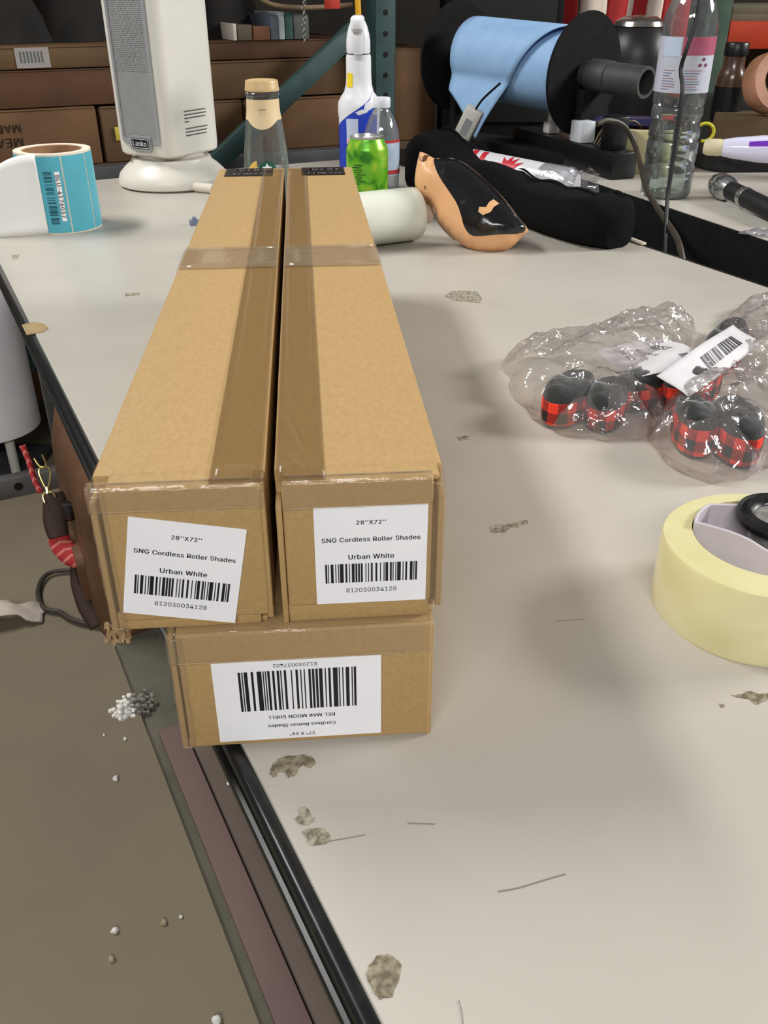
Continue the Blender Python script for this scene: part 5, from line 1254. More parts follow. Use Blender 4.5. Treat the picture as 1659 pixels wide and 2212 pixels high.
# plaid slippers
def plaid_mat():
    m = bpy.data.materials.new('buffalo_plaid')
    m.use_nodes = True
    nt = m.node_tree
    b = nt.nodes['Principled BSDF']
    b.inputs['Roughness'].default_value = .8
    uv = nt.nodes.new('ShaderNodeUVMap')
    sx = nt.nodes.new('ShaderNodeSeparateXYZ')
    nt.links.new(uv.outputs[0], sx.inputs[0])
    fr = []
    for k in (0, 1):
        d = nt.nodes.new('ShaderNodeMath')
        d.operation = 'FRACT'
        nt.links.new(sx.outputs[k], d.inputs[0])
        gt = nt.nodes.new('ShaderNodeMath')
        gt.operation = 'GREATER_THAN'
        gt.inputs[1].default_value = .5
        nt.links.new(d.outputs[0], gt.inputs[0])
        fr.append(gt)
    ad = nt.nodes.new('ShaderNodeMath')
    ad.operation = 'ADD'
    nt.links.new(fr[0].outputs[0], ad.inputs[0])
    nt.links.new(fr[1].outputs[0], ad.inputs[1])
    hf = nt.nodes.new('ShaderNodeMath')
    hf.operation = 'MULTIPLY'
    hf.inputs[1].default_value = .5
    nt.links.new(ad.outputs[0], hf.inputs[0])
    cr = nt.nodes.new('ShaderNodeValToRGB')
    cr.color_ramp.interpolation = 'CONSTANT'
    e = cr.color_ramp.elements
    e[0].position, e[0].color = 0, lin((238, 60, 36))
    e[1].position, e[1].color = .75, lin((22, 22, 22))
    x = e.new(.25)
    x.color = lin((150, 36, 26))
    nt.links.new(hf.outputs[0], cr.inputs[0])
    nt.links.new(cr.outputs[0], b.inputs['Base Color'])
    return m
m_plaid = plaid_mat()
m_felt = mat('black_felt', (30, 32, 32), .95, col2=(38, 40, 40), scale=90, bump=.3, bscale=250, sheen=.4)

def slipper(label, loc, rz, ln=.095, wd=.031, h=.020, group='plaid slippers in clear bags', tilt=0, roll=0, per=.019):
    root = thing('plaid_slipper', label, 'slipper', loc, rz, group)
    root.rotation_euler = (tilt, roll, rz)
    n = 40
    def outl(a, k=1):
        # toe at -y, heel at +y
        x = math.cos(a) * wd / 2 * (1 + .10 * math.sin(-a)) * k
        y = math.sin(a) * (ln / 2) * k
        x = math.copysign(abs(x) ** .92 * (wd / 2) ** .08, x)
        return x, y
    # sole and plaid side wall
    g = G()
    bm = g.bm
    uvl = bm.loops.layers.uv.new('UVMap')
    lev = [(0, .97), (.003, 1.0), (h, 1.0), (h + .001, .97)]
    V = []
    for z, k in lev:
        V.append([bm.verts.new((*outl(2 * math.pi * i / n, k), z)) for i in range(n)])
    per_ = [0]
    for i in range(n):
        a, b = Vector(outl(2 * math.pi * i / n)), Vector(outl(2 * math.pi * (i + 1) / n))
        per_.append(per_[-1] + (b - a).length)
    for li in range(3):
        for i in range(n):
            f = bm.faces.new((V[li][i], V[li][(i + 1) % n], V[li + 1][(i + 1) % n], V[li + 1][i]))
            uvs = ((per_[i], lev[li][0]), (per_[i + 1], lev[li][0]), (per_[i + 1], lev[li + 1][0]), (per_[i], lev[li + 1][0]))
            for lp, (u_, v_) in zip(f.loops, uvs): lp[uvl].uv = (u_ / per + .25, (h - v_) / per * .999 + .03)
    bm.faces.new(V[0][::-1])
    bm.normal_update()
    me = bpy.data.meshes.new('side_band')
    bm.to_mesh(me)
    bm.free()
    for p in me.polygons: p.use_smooth = True
    me.set_sharp_from_angle(angle=rad(40))
    add_obj('side_band', me, m_plaid, root, label='red and black checked band')
    # dark upper with an opening towards the heel
    g = G()
    def up(u, v):
        a = 2 * math.pi * u
        k = .99 * (1 - v)
        x, y = outl(a, k)
        hh = h + .013 * math.sqrt(max(0, 1 - (1 - v) ** 2.4)) * (1.15 if y < 0 else .8)
        d = ((y - ln * .16) / (ln * .26)) ** 2 + (x / (wd * .34)) ** 2
        if d < 1: hh -= .011 * (1 - d) ** .5
        return (x, y, hh + .001 * noise.noise(Vector((x * 150, y * 150, ln))))
    g.grid(up, 40, 12)
    bmesh.ops.remove_doubles(g.bm, verts=g.bm.verts, dist=.0002)
    g.build('upper', m_felt, root, angle=70)
    g = G()
    g.prism([outl(2 * math.pi * i / n, .96) for i in range(n)], -.002, .0015)
    g.build('sole', m_felt, root)
    return root

def on_table(u, v, dy=0): 
    p = spot(u, v)
    return Vector((p.x, p.y + dy, T + .004))
# left bag: two slippers side by side, toes to the lower left
slipper('left slipper of the pair in the left clear bag', on_table(1226, 893), rad(-30), .085, .040, .021)
slipper('right slipper of the pair in the left clear bag', on_table(1306, 902), rad(-20), .080, .036, .018)
slipper('third slipper lying sideways at the right end of the left clear bag', on_table(1392, 872), rad(-62), .080, .034, .018)
# right bag: two slippers in front, two more behind the paper
slipper('left slipper of the front pair in the right clear bag', on_table(1490, 955), rad(-6), .075, .034, .023)
slipper('right slipper of the front pair in the right clear bag', on_table(1580, 966), rad(-8), .090, .039, .023)
slipper('slipper seen under the lower end of the bar code paper in the right bag', on_table(1490, 870), rad(-50), .085, .034, .022)
slipper('slipper poking up behind the bar code paper in the right bag', on_table(1560, 782), rad(-34), .095, .036, .022, tilt=rad(12))

# papers in the bags
def paper(label, quad_pix, z0, z1, bars, words):
    P = [spot(u, v, z) for (u, v), z in zip(quad_pix, (z1, z1, z0, z0))]
    c = sum(P, Vector()) / 4
    ex = ((P[1] - P[0]) + (P[2] - P[3])) / 2
    ey = ((P[0] - P[3]) + (P[1] - P[2])) / 2
    wd, ht = ex.length, ey.length
    X = ex.normalized()
    Z = X.cross(ey).normalized()
    Yv = Z.cross(X)
    root = bpy.data.objects.new('paper_insert', None)
    COL.objects.link(root)
    root.matrix_world = Matrix(((X.x, Yv.x, Z.x, c.x), (X.y, Yv.y, Z.y, c.y), (X.z, Yv.z, Z.z, c.z), (0, 0, 0, 1)))
    setp(root, label, 'paper', 'paper inserts in the clear bags')
    f = lambda x, y: .004 * math.sin(x / wd * 3.1) + .0025 * math.sin(x / wd * 7 + y / ht * 3)
    g = G()
    g.grid(lambda u, v: ((u - .5) * wd, (v - .5) * ht, f((u - .5) * wd, (v - .5) * ht)), 16, 10)
    sh_ = solidify(g.build('sheet', mat('insert_paper', (222, 220, 222), .5, col2=(212, 208, 210), scale=30), root), .0003)
    def lay(me, x, y, m):
        bm = bmesh.new()
        bm.from_mesh(me)
        bmesh.ops.triangulate(bm, faces=bm.faces)
        for v in bm.verts:
            v.co.x += x
            v.co.y += y
            v.co.z = f(v.co.x, v.co.y) + .0007
        bm.to_mesh(me)
        bm.free()
        add_obj('lettering' if m is m_inkg else 'barcode', me, m, root)
    if bars: lay(barcode_mesh('417612', wd * bars[2], ht * bars[3]), bars[0] * wd, bars[1] * ht, m_ink)
    for s_, x, y, w_ in words: lay(text_mesh(s_, w_ * wd, .01, .0001), x * wd, y * ht, m_inkg)
paper('crumpled white paper with address print in the left clear bag', [(1366, 706), (1482, 768), (1440, 845), (1340, 764)], .930, .938, (.34, .30, .2, .14), [('DIST', -.12, .26, .3), ('DALE, NY 11', -.1, .02, .42), ('20-4218', -.2, -.2, .3)])
paper('long white barcode paper lying across the right clear bag', [(1462, 806), (1603, 706), (1616, 750), (1454, 850)], .938, .946, (.12, .02, .40, .40), [])

# the clear bags themselves
m_bag = film_mat('bag_film', (252, 250, 249), .10, .75, .11, 1.0, 42, base=.085, hazecol=(226, 220, 218))
def clear_bag(label, pts, H, R, seed, step=.0034):
    ol = [(spot(u, v, z).x, spot(u, v, z).y) for u, v, z in pts]
    rag = []
    for i in range(len(ol)):
        a, b = Vector(ol[i]), Vector(ol[(i + 1) % len(ol)])
        for k in range(4):
            q = a.lerp(b, k / 4)
            q += Vector((noise.noise(Vector((q.x * 60, q.y * 60, seed))), noise.noise(Vector((q.x * 60, q.y * 60, seed + 5))))) * .006
            rag.append((q.x, q.y))
    def crease(x, y, f, sd):
        # sharp folds: the distance to the nearest wall of a cell pattern
        p = Vector((x * f + sd + .6 * noise.noise(Vector((x * f * .6, y * f * .6, sd))), y * f + .6 * noise.noise(Vector((x * f * .6, y * f * .6, sd + 9))), sd))
        ds, ps = noise.voronoi(p)
        return min(1, (ds[1] - ds[0]) * 1.5)
    def hf(x, y, d):
        k = math.sqrt(max(0, 1 - (1 - min(d, R) / R) ** 2))
        e = min(1, d / .016)
        big = .80 + .30 * noise.noise(Vector((x * 11 + seed, y * 11, 0)))
        return T + .0022 + H * k * big + e * (.012 * (.45 - crease(x, y, 24, seed)) + .006 * (.45 - crease(x, y, 55, seed + 3)))
    o = sheet(rag, step, lambda x, y, d: max(T + .001, hf(x, y, d))).build('clear_bag', m_bag, None, angle=28)
    return setp(o, label, 'plastic bag', 'clear bags of slippers')
clear_bag('left crumpled clear bag holding plaid slippers', [(1086, 802, T), (1108, 856, T), (1150, 905, T), (1196, 940, T), (1300, 952, T), (1402, 950, T), (1432, 905, T), (1478, 800, T), (1500, 722, T), (1440, 700, T), (1340, 706, T), (1230, 760, T), (1180, 772, T), (1140, 768, T)], .042, .05, 3.3)
clear_bag('right crumpled clear bag with two pairs of plaid slippers and a barcode paper', [(1400, 952, T), (1418, 990, T), (1470, 1026, T), (1540, 1046, T), (1620, 1034, T), (1690, 1000, T), (1740, 900, T), (1740, 760, T), (1680, 712, T), (1600, 712, T), (1540, 735, T), (1490, 790, T), (1456, 860, T), (1432, 902, T)], .046, .05, 8.1)
clear_bag('empty clear bag end trailing off behind the slipper bags', [(1566, 700, T), (1590, 676, T), (1640, 655, T), (1700, 640, T), (1760, 660, T), (1740, 720, T), (1660, 716, T), (1600, 712, T)], .02, .03, 5.2)

# =================================================================== second table: spool, bottle, cables
pn, pf = CAM + ray(1262, 160) * 1.90, CAM + ray(988, 122) * 2.15
axd = (pn - pf).normalized()
spool = thing('blue_spool', 'black flanged spool of pale blue paper on a black stand', 'spool', pf, quat=axis_quat(axd))
SL = (pn - pf).length
for z_ in (0, SL):
    g = G()
    g.lathe([(.022, z_ - .003), (.117, z_ - .003), (.119, z_), (.117, z_ + .003), (.022, z_ + .003)], 64, close=True)
    g.build('flange', m_blackm, spool)
m_hub = mat('hub_grey', (66, 68, 66), .6, col2=(54, 58, 56), scale=40)
g = G()
g.lathe([(.022, -.03), (.026, -.03), (.026, SL + .02), (.032, SL + .02), (.032, SL + .07), (.030, SL + .07), (.030, SL + .16), (.024, SL + .16), (.024, SL + .02)], 40)
g.build('axle', m_hub, spool, label='grey pipe axle')
m_blue = mat('blue_paper', (146, 182, 220), .6, col2=(138, 174, 214), scale=30)
g = G()
g.lathe([(.03, .085), (.082, .085), (.082, SL - .006), (.03, SL - .006)], 64, close=True)
g.build('blue_roll', m_blue, spool)
# loose end: over the top of the roll and down on the near side, cut to a point
Qs = axis_quat(axd)
upl = Qs.inverted() @ Vector((0, 0, 1))
nearl = Qs.inverted() @ (CAM - pf)
nearl.z = 0
nearl -= upl * nearl.dot(upl)
nearl.normalize()
upl.z = 0
upl.normalize()
def tail(u, v):
    # u along the sheet length, v across: starts at the top near the near flange and spreads
    ang = rad(75) - u * rad(150)
    if u < .62:
        r = .086 + .010 * math.sin(u / .62 * math.pi)
        ang = rad(100) - (u / .62) * rad(118)
        p = upl * (r * math.sin(ang)) + nearl * (r * math.cos(ang))
    else:
        k = (u - .62) / .38
        a1 = rad(-18)
        p = upl * (.086 * math.sin(a1) - .125 * k) + nearl * (.086 * math.cos(a1) + .018 * math.sin(k * 2))
    z_hi = (SL - .012) - u * .20 
    z_lo = .070
    if u > .72: z_lo += (u - .72) / .28 * (z_hi - z_lo) * .97
    if u < .5: z_lo += (.5 - u) * .0
    return p + Vector((0, 0, z_lo + (z_hi - z_lo) * v))
g = G()
g.grid(tail, 36, 12)
solidify(g.build('loose_end', m_blue, spool, label='loose pointed end of the blue paper'), .0008)
# stand
stand = thing('spool_stand', 'black stand under the blue spool', 'stand', (pf.x, pf.y, T), math.atan2(axd.y, axd.x))
pl_len = (pn.xy - pf.xy).length
hz = (pf.z + pn.z) / 2 - T
g = G()
g.box(.02, pl_len + .05, -.05, .05, 0, .025, bev=.003)
g.build('base', m_blackm, stand)
for x_ in (.025, pl_len + .02):
    g = G()
    g.box(x_, x_ + .02, -.045, .045, .025, hz - .033, bev=.003)
    g.build('upright', m_blackm, stand)

# big water bottle
bw = Vector((.528, 1.752, T))
big = thing('water_bottle', 'large clear water bottle with pink and white label', 'bottle', bw)
bprof = [(0, .004), (.030, .001), (.040, 0), (.0445, .006), (.0455, .02), (.0455, .055), (.0435, .06), (.0455, .065), (.0455, .095), (.043, .10), (.0455, .106), (.045, .118), (.0425, .127), (.0425, .134), (.0455, .141), (.0455, .15), (.0435, .155), (.0455, .161), (.0462, .178), (.0462, .266), (.0455, .272), (.0465, .28), (.0455, .295), (.039, .315), (.029, .335), (.0195, .352), (.0145, .36), (.0145, .375)]
g = G()
g.lathe(bprof, 56)
g.build('bottle', film_mat('pet_big', (236, 241, 240), .06, .8, .05, .12, 40, base=.05), big)
def rb(z):
    for (r0, z0), (r1, z1) in zip(bprof[2:], bprof[3:]):
        if z0 <= z <= z1: return r0 + (r1 - r0) * (z - z0) / max(z1 - z0, 1e-6)
    return .04
g = G()
wl = .135
wp = [(0, .006)] + [(r - .0012, z + .002) for r, z in bprof[2:] if z < wl] + [(rb(wl) - .0012, wl), (0, wl)]
g.lathe(wp, 48)
g.build('water', mat('water', (228, 238, 232), .0, trans=1, ior=1.33), big, label='water')
lab_a0, lab_a1 = deg(-200), deg(20)
cyl_patch(.0468, lab_a0, lab_a1, .179, .266, 40).build('label_sheet', mat('label_greywhite', (196, 198, 210), .4, col2=(186, 190, 202), scale=40), big)
cyl_patch(.0472, deg(-116), lab_a1, .238, .266, 30).build('label_band', mat('label_pink', (176, 92, 116), .4, col2=(164, 84, 106), scale=30), big)
cyl_patch(.0471, deg(-160), deg(-118), .236, .264, 14).build('label_panel', mat('label_pale_blue', (190, 202, 222), .45), big)
add_obj('lettering', wrap_cyl(text_mesh('CRYSTAL', .036, .01, .0002) if False else text_mesh('- -- - -', .03, .01), .0476, deg(-72), .247), mat('print_pale', (214, 160, 176), .5), big)
g = G()
for (dx, dz, r_) in ((0, .006, .0035), (-.006, -.003, .0035), (.006, -.003, .0035)):
    pv = []
    for i in range(12):
        t = 2 * math.pi * i / 12
        a = deg(-66) + (dx + r_ * math.cos(t)) / .0473
        pv.append(g.bm.verts.new((.0474 * math.cos(a), .0474 * math.sin(a), .226 + dz + r_ * .8 * math.sin(t))))
    g.bm.faces.new(pv)
g.build('emblem', mat('emblem_plum', (120, 50, 80), .5), big, smooth=False)
for k in range(8):
    for a0_, ln_ in ((-106, random.uniform(.5, .85)), (-152, random.uniform(.3, .55))):
        zz = .214 - k * .0042
        cyl_patch(.0473, deg(a0_), deg(a0_) + ln_, zz, zz + .0011, 10, 1).build('small_print', mat('print_slate', (112, 120, 142), .5) if k % 3 else mat('print_rose', (170, 110, 120), .5), big)
g = G()
g.lathe([(.0155, .368), (.016, .369), (.016, .388), (.015, .39), (0, .39)], 30)
g.build('cap', mat('cap_rose', (200, 120, 140), .4), big)

# cables
def cable(name, label, pts, r, m, cat='cable', n=10):
    g = G()
    g.tube(catmull(pts, n), r, 8)
    return setp(g.build(name, m), label, cat)
m_cab = mat('black_rubber', (22, 22, 24), .45)
cable('hanging_cable', 'thin black cable hanging down in front of the large water bottle', [at_c(1522, -120, 1.16), at_c(1513, -10, 1.155), at_c(1502, 50, 1.15), at_c(1482, 110, 1.14), at_c(1471, 150, 1.14), at_c(1474, 200, 1.13), at_c(1462, 290, 1.12), at_c(1450, 370, 1.11), at_c(1442, 430, 1.10), at_c(1438, 500, 1.08), at_c(1436, 560, 1.07), at_c(1440, 640, 1.06)], .0034, m_cab)
pts = [spot(1290, 268, 1.015), spot(1312, 260, 1.02), spot(1345, 270, 1.01), spot(1368, 305, .98), spot(1382, 350, .95), spot(1394, 400, .925), spot(1414, 440, .91), at_c(1440, 480, 1.10), at_c(1462, 515, 1.06), at_c(1474, 560, 1.04), at_c(1484, 640, 1.03)]
cable('extension_cable', 'olive brown cord running from the spool down into the gap', pts, .0052, mat('cord_olive', (62, 54, 42), .55, col2=(52, 46, 36), scale=60))

# power strip with plugs
psA, psB = spot(1105, 325), spot(1318, 390)
ps = thing('power_strip', 'long black power strip with plugs at the table edge', 'power strip', Vector((psA.x, psA.y, T)), math.atan2((psB - psA).y, (psB - psA).x))
PL = (psB - psA).length
g = G()
g.box(0, PL, 0, .06, .0, .052, bev=.004)
g.build('body', m_black, ps)
m_pl = mat('plug_white', (206, 202, 194), .45)
for x_, hh in ((.11, .05), (.23, .045)):
    g = G()
    g.box(x_, x_ + .028, .014, .044, .052, .052 + hh * .5, bev=.005)
    g.box(x_ + .006, x_ + .022, .02, .038, .052 + hh * .45, .052 + hh, bev=.005)
    g.tube([(x_ + .014, .029, .05 + hh), (x_ + .014, .031, .07 + hh), (x_ + .01, .04, .10 + hh)], .003, 8)
    g.build('plug', m_pl, ps)
g = G()
g.box(PL * .58, PL * .58 + .045, .004, .04, .052, .095, bev=.004)
g.build('adapter', mat('adapter_pale', (196, 200, 206), .4), ps)
g = G()
g.box(PL * .84, PL * .84 + .04, .01, .05, .052, .115, bev=.004)
g.build('adapter', m_black, ps)
for k in range(3):
    g = G()
    g.tube(catmull([(PL * .72 + .01 * k, .03, .052), (PL * .71 + .02 * k, .05, .08), (PL * .69 + .03 * k, .09, .10), (PL * .66 + .03 * k, .14, .06)], 6), .002, 6)
    g.build('lead', mat('lead_brown', (96, 78, 60), .5), ps)
# white tag hanging at the spool stand
tg = at_y(1010, 272, 2.16)
tag_ = thing('wall_adapter', 'white power adapter hanging slanted under the blue paper', 'adapter', tg)
tag_.rotation_euler = (rad(12), rad(28), rad(-20))
g = G()
g.box(-.02, .02, -.012, .012, -.042, .042, bev=.004)
g.build('body', mat('adapter_white', (200, 198, 190), .45, col2=(190, 188, 180), scale=30), tag_)
g = G()
g.box(-.008, .008, -.0126, -.0118, -.018, .02)
g.build('print_panel', mat('print_greyish', (140, 142, 146), .5), tag_)
g = G()
g.tube(catmull([(0, 0, .04), (.005, .0, .07), (.02, .02, .11)], 6), .0025, 6)
g.build('lead', m_blackm, tag_)
g = G()
g.tube(catmull([(0, 0, -.04), (-.012, .0, -.07), (-.018, .01, -.11)], 6), .002, 6)
g.build('lead', m_blackm, tag_)

# cream tape roll behind the bottle
cr_c = spot(1386, 376)
ctape = thing('cream_tape_roll', 'cream coloured tape roll behind the large water bottle', 'tape roll', Vector((cr_c.x, cr_c.y + .055, T)))
g = G()
g.lathe([(.038, 0), (.060, 0), (.061, .002), (.061, .082), (.06, .084), (.038, .084)], 48, close=True)
g.build('tape_layers', mat('cream_tape', (206, 196, 150), .45, col2=(196, 186, 140), scale=14), ctape)
g = G()
g.lathe([(.0375, .001), (.0375, .083), (.035, .083), (.035, .001)], 40, close=True)
g.build('core', mat('core_brown', (150, 118, 84), .8), ctape)
# dark blue pouch on top
bp_ = spot(1375, 268, T + .095)
g = G()
g.loft([[(x * k, y * k, z) for x, y in rrect(.15, .07, .02)] for z, k in ((0, .9), (.004, 1), (.010, 1), (.016, .85))])
o = g.build('glasses_pouch', mat('navy_shiny', (58, 60, 96), .3, coat=.5, col2=(44, 46, 80), scale=20), None, loc=(bp_.x, bp_.y + .06, T + .0855), rot=(0, 0, rad(-20)))
setp(o, 'shiny dark blue flat pouch on top of the cream tape roll', 'pouch')

# flashlight
f0, f1 = spot(1556, 400, T + .023), spot(1668, 455, T + .017)
fl = thing('flashlight', 'silver flashlight with black grip lying on the side table', 'flashlight', f0, quat=axis_quat(f1 - f0))
FLn = (f1 - f0).length
m_sil = mat('silver_metal', (196, 196, 196), .22, metal=.95)
g = G()
g.lathe([(0, -.016), (.014, -.016), (.019, -.012), (.0215, -.004), (.0225, .004), (.0205, .008), (.0225, .012), (.0225, .022), (.020, .034), (.016, .044), (0, .044)], 40)
g.build('head', m_sil, fl)
g = G()
g.lathe([(0, .043), (.0150, .043), (.0158, .047), (.0158, .088), (.015, .09), (0, .09)], 36)
g.build('grip', mat('grip_black', (22, 22, 23), .55, bump=.5, bscale=300), fl)
g = G()
g.lathe([(0, .0895), (.0168, .0895), (.0172, .092), (.0172, .101), (.0165, .103), (0, .103)], 36)
g.build('ring', m_sil, fl)
g = G()
g.lathe([(0, .1025), (.016, .1025), (.016, FLn + .04), (.013, FLn + .045), (0, FLn + .045)], 36)
g.build('tail', mat('grip_black', (22, 22, 23)), fl)
# scrap of clear plastic by the gap
sp = spot(1640, 508)
g = G()
g.grid(lambda u, v: (-.03 + .06 * u + .008 * noise.noise(Vector((u * 3, v * 3, 1))), -.012 + .024 * v + .006 * noise.noise(Vector((u * 4, v * 4, 4))), .002 + .014 * (noise.noise(Vector((u * 3.5, v * 3.5, 8))) + .55) * math.sin(u * math.pi) * math.sin(v * math.pi)), 12, 8)
o = solidify(g.build('plastic_scrap', film_mat('wrap_film'), None, loc=(sp.x, sp.y, T), rot=(0, 0, rad(-30))), .0003)
setp(o, 'small crumpled scrap of clear plastic at the gap edge', 'plastic scrap')
# white strip lying along the back edge of the main table
a, b = spot(1332, 505, T + .002), spot(1392, 527, T + .002)
d = (b - a)
g = G()
g.box(0, d.length, -.004, .004, -.0018, .002, bev=.001)
o = g.build('white_strip', mat('strip_white', (226, 216, 196), .5), None, loc=a, rot=(0, 0, math.atan2(d.y, d.x)))
setp(o, 'narrow white strip on the back edge of the main table', 'strip')

# purple wand with cream cap
w0, w1 = spot(1532, 318, T + .055), spot(1700, 324, T + .055)
wd_ = thing('purple_wand', 'shiny purple tube with a cream cap lying behind the flashlight', 'tube', w0, quat=axis_quat(w1 - w0))
wl_ = (w1 - w0).length
g = G()
g.lathe([(0, -.012), (.012, -.011), (.016, -.004), (.0165, .02), (.015, .026), (0, .026)], 32)
g.build('cap', mat('cap_cream', (214, 204, 170), .5), wd_)
g = G()
g.lathe([(0, .025), (.016, .025), (.020, .045), (.026, .10), (.028, wl_ + .06), (0, wl_ + .06)], 40)
g.build('body', mat('lilac_reflection', (226, 224, 250), .15, coat=.8), wd_)  # pale lilac paints the blown-out reflection on the purple shell
Qw = axis_quat(w1 - w0)
vw = Qw.inverted() @ Vector((0, -.35, 1))
aw = math.atan2(vw.y, vw.x)
for a_, wa in ((.75, .5), (-1.25, .7)):
    g = G()
    g.grid(lambda u, v: ((.0168 + .0118 * min(1, v * 2.2)) * math.cos(aw + a_ + wa * (u - .5)), (.0168 + .0118 * min(1, v * 2.2)) * math.sin(aw + a_ + wa * (u - .5)), .03 + (wl_ + .03) * v), 8, 10)
    g.build('purple_edge', mat('purple_gloss', (120, 52, 190), .2, coat=.8), wd_)  # the shell's own purple, showing on either side of the painted reflection
# dark cloth heap behind the wand
def heap(name, label, c, sx, sy, h, m, seed, cat):
    g = G()
    g.lathe([(1, 0), (.99, .12), (.92, .4), (.75, .72), (.45, .93), (0, 1)], 36)
    for v in g.bm.verts:
        p = v.co.copy()
        k = 1 + .25 * noise.noise(Vector((p.x * 1.6 + seed, p.y * 1.6, p.z * 2))) + .08 * noise.noise(p * 5)
        v.co = Vector((p.x * sx * k, p.y * sy * k, p.z * h * (1 + .3 * noise.noise(Vector((p.x * 2, p.y * 2 + seed, 0))))))
    return setp(g.build(name, m, None, loc=c, angle=70), label, cat)
c = spot(1640, 372)
g = G()
g.loft([[(x * k, y * k, z) for x, y in rrect(.36, .16, .05)] for z, k in ((0, .97), (.006, 1), (.026, 1), (.033, .95))])
o = g.build('black_case', mat('case_black', (22, 22, 24), .5), None, loc=(c.x + .06, c.y + .08, T), rot=(0, 0, rad(4)))
setp(o, 'flat black case lying under the purple tube', 'case')
c = spot(1620, 330)
heap('dark_cloth', 'heap of dark green cloth behind the purple tube', (c.x + .06, c.y + .18, T), .26, .12, .12, mat('dark_cloth', (40, 42, 36), .9, col2=(30, 34, 30), scale=20), 4.0, 'cloth')
# yellow loop
c = at_y(1522, 286, 2.10)
g = G()
g.tube([c + Vector((.02 * math.sin(t), 0, .018 * math.cos(t))) for t in [rad(-60 + 12 * i) for i in range(22)]], .0036, 8)
o = g.build('yellow_loop', mat('yellow_cord', (206, 198, 50), .5))
setp(o, 'small loop of yellow cord beside the large water bottle', 'cord')
# brown bottle with black cap
c = at_y(1580, 170, 2.35)
bb = thing('dark_bottle', 'dark brown bottle with black cap and label under the orange beam', 'bottle', (c.x, c.y, T))
g = G()
g.lathe([(0, 0), (.032, 0), (.034, .004), (.034, .15), (.030, .165), (.024, .178), (.024, .20)], 36)
g.build('bottle', mat('amber', (70, 50, 34), .25, coat=.4), bb)
g = G()
g.lathe([(.0345, .06), (.0347, .135)], 36)
g.build('label_band', m_black, bb)
g = G()
g.lathe([(.027, .20), (.0275, .202), (.0275, .225), (.026, .227), (0, .227)], 32)
g.build('cap', m_black, bb)
# pink brown roll at the right edge
c = at_y(1668, 178, 2.25)
pr = thing('pink_tape_roll', 'upright pinkish brown tape roll cut by the right frame edge', 'tape roll', c, quat=axis_quat(Vector((.25, -.9, .25))))
g = G()
g.lathe([(.038, -.024), (.062, -.024), (.064, -.020), (.064, .020), (.062, .024), (.038, .024)], 48, close=True)
g.build('tape_layers', mat('pink_tape', (180, 128, 104), .5, col2=(146, 104, 72), scale=14), pr)
g = G()
g.lathe([(.0375, -.023), (.0375, .023), (.035, .023), (.035, -.023)], 40, close=True)
g.build('core', mat('core_brown', (0, 0, 0)), pr)
# olive box that carries the roll
g = G()
g.box(-.12, .12, -.05, .09, 0, c.z - .07 - T, bev=.004)
o = g.build('olive_carton', mat('olive_carton', (96, 78, 52), .8, col2=(84, 68, 46), scale=12), None, loc=(c.x + .03, c.y + .03, T))
setp(o, 'dull brown carton carrying the pinkish tape roll', 'box')

# black equipment cabinet and chrome topped unit behind the spool
ca, cb = at_y(960, 100, 2.80), at_y(1212, 100, 2.80)
cab = thing('black_cabinet', 'tall black cabinet standing behind the blue spool', 'cabinet', (ca.x, 2.80, 0))
cwid = cb.x - ca.x
g = G()
g.box(0, cwid, 0, .3, 0, 1.75, bev=.006)
g.build('body', m_blackm, cab)
g = G()
g.box(.02, cwid - .02, -.006, .001, .9, 1.7, bev=.003)
g.build('door', mat('cabinet_door', (22, 23, 22), .6), cab)
kc = at_y(1372, 130, 2.5)
kk = thing('round_unit', 'black round unit with chrome top behind the spool', 'appliance', (kc.x, 2.5, T))
g = G()
g.lathe([(0, 0), (.085, 0), (.09, .01), (.09, .19), (.08, .235), (.06, .255), (0, .258)], 44)
g.build('body', mat('unit_black', (24, 22, 22), .4), kk)
g = G()
g.lathe([(.062, .256), (.058, .266), (.04, .276), (0, .28)], 40)
g.build('top', mat('unit_chrome', (150, 144, 138), .25, metal=.9), kk)

# flag hanging behind
fa, fb = at_y(965, 60, 3.2), at_y(1492, 60, 3.2)
fw = fb.x - fa.x
flag = thing('striped_flag', 'red and white striped flag hanging behind the spool', 'flag', (fa.x, 3.2, 0))
m_fw = mat('flag_white', (214, 200, 186), .8, col2=(204, 190, 176), scale=8)
m_fr = mat('flag_red', (176, 34, 36), .75, col2=(160, 30, 34), scale=8)
edges = [0, .012, .035, .20, .28, .36, .44, .52, .63, .72, .765, .82, .88, 1.0]
def wav(x): return .018 * math.sin(x / fw * 19) + .008 * math.sin(x / fw * 43)
for i, (e0, e1) in enumerate(zip(edges, edges[1:])):
    g = G()
    def fn(u, v, e0=e0, e1=e1):
        x = (e0 + (e1 - e0) * u) * fw
        z = 1.78 - .85 * v
        return (x + .05 * (v - .5) * (e0 - .7) + .015 * math.sin(v * 4 + e0 * 9), wav(x), z)
    g.grid(fn, 6, 10)
    solidify(g.build('stripe', m_fr if i % 2 == 0 else m_fw, flag), .0012)
g = G()
g.tube([(-.02, .0, 1.785), (fw + .02, .0, 1.785)], .012, 10)
g.build('pole', m_steel, flag)

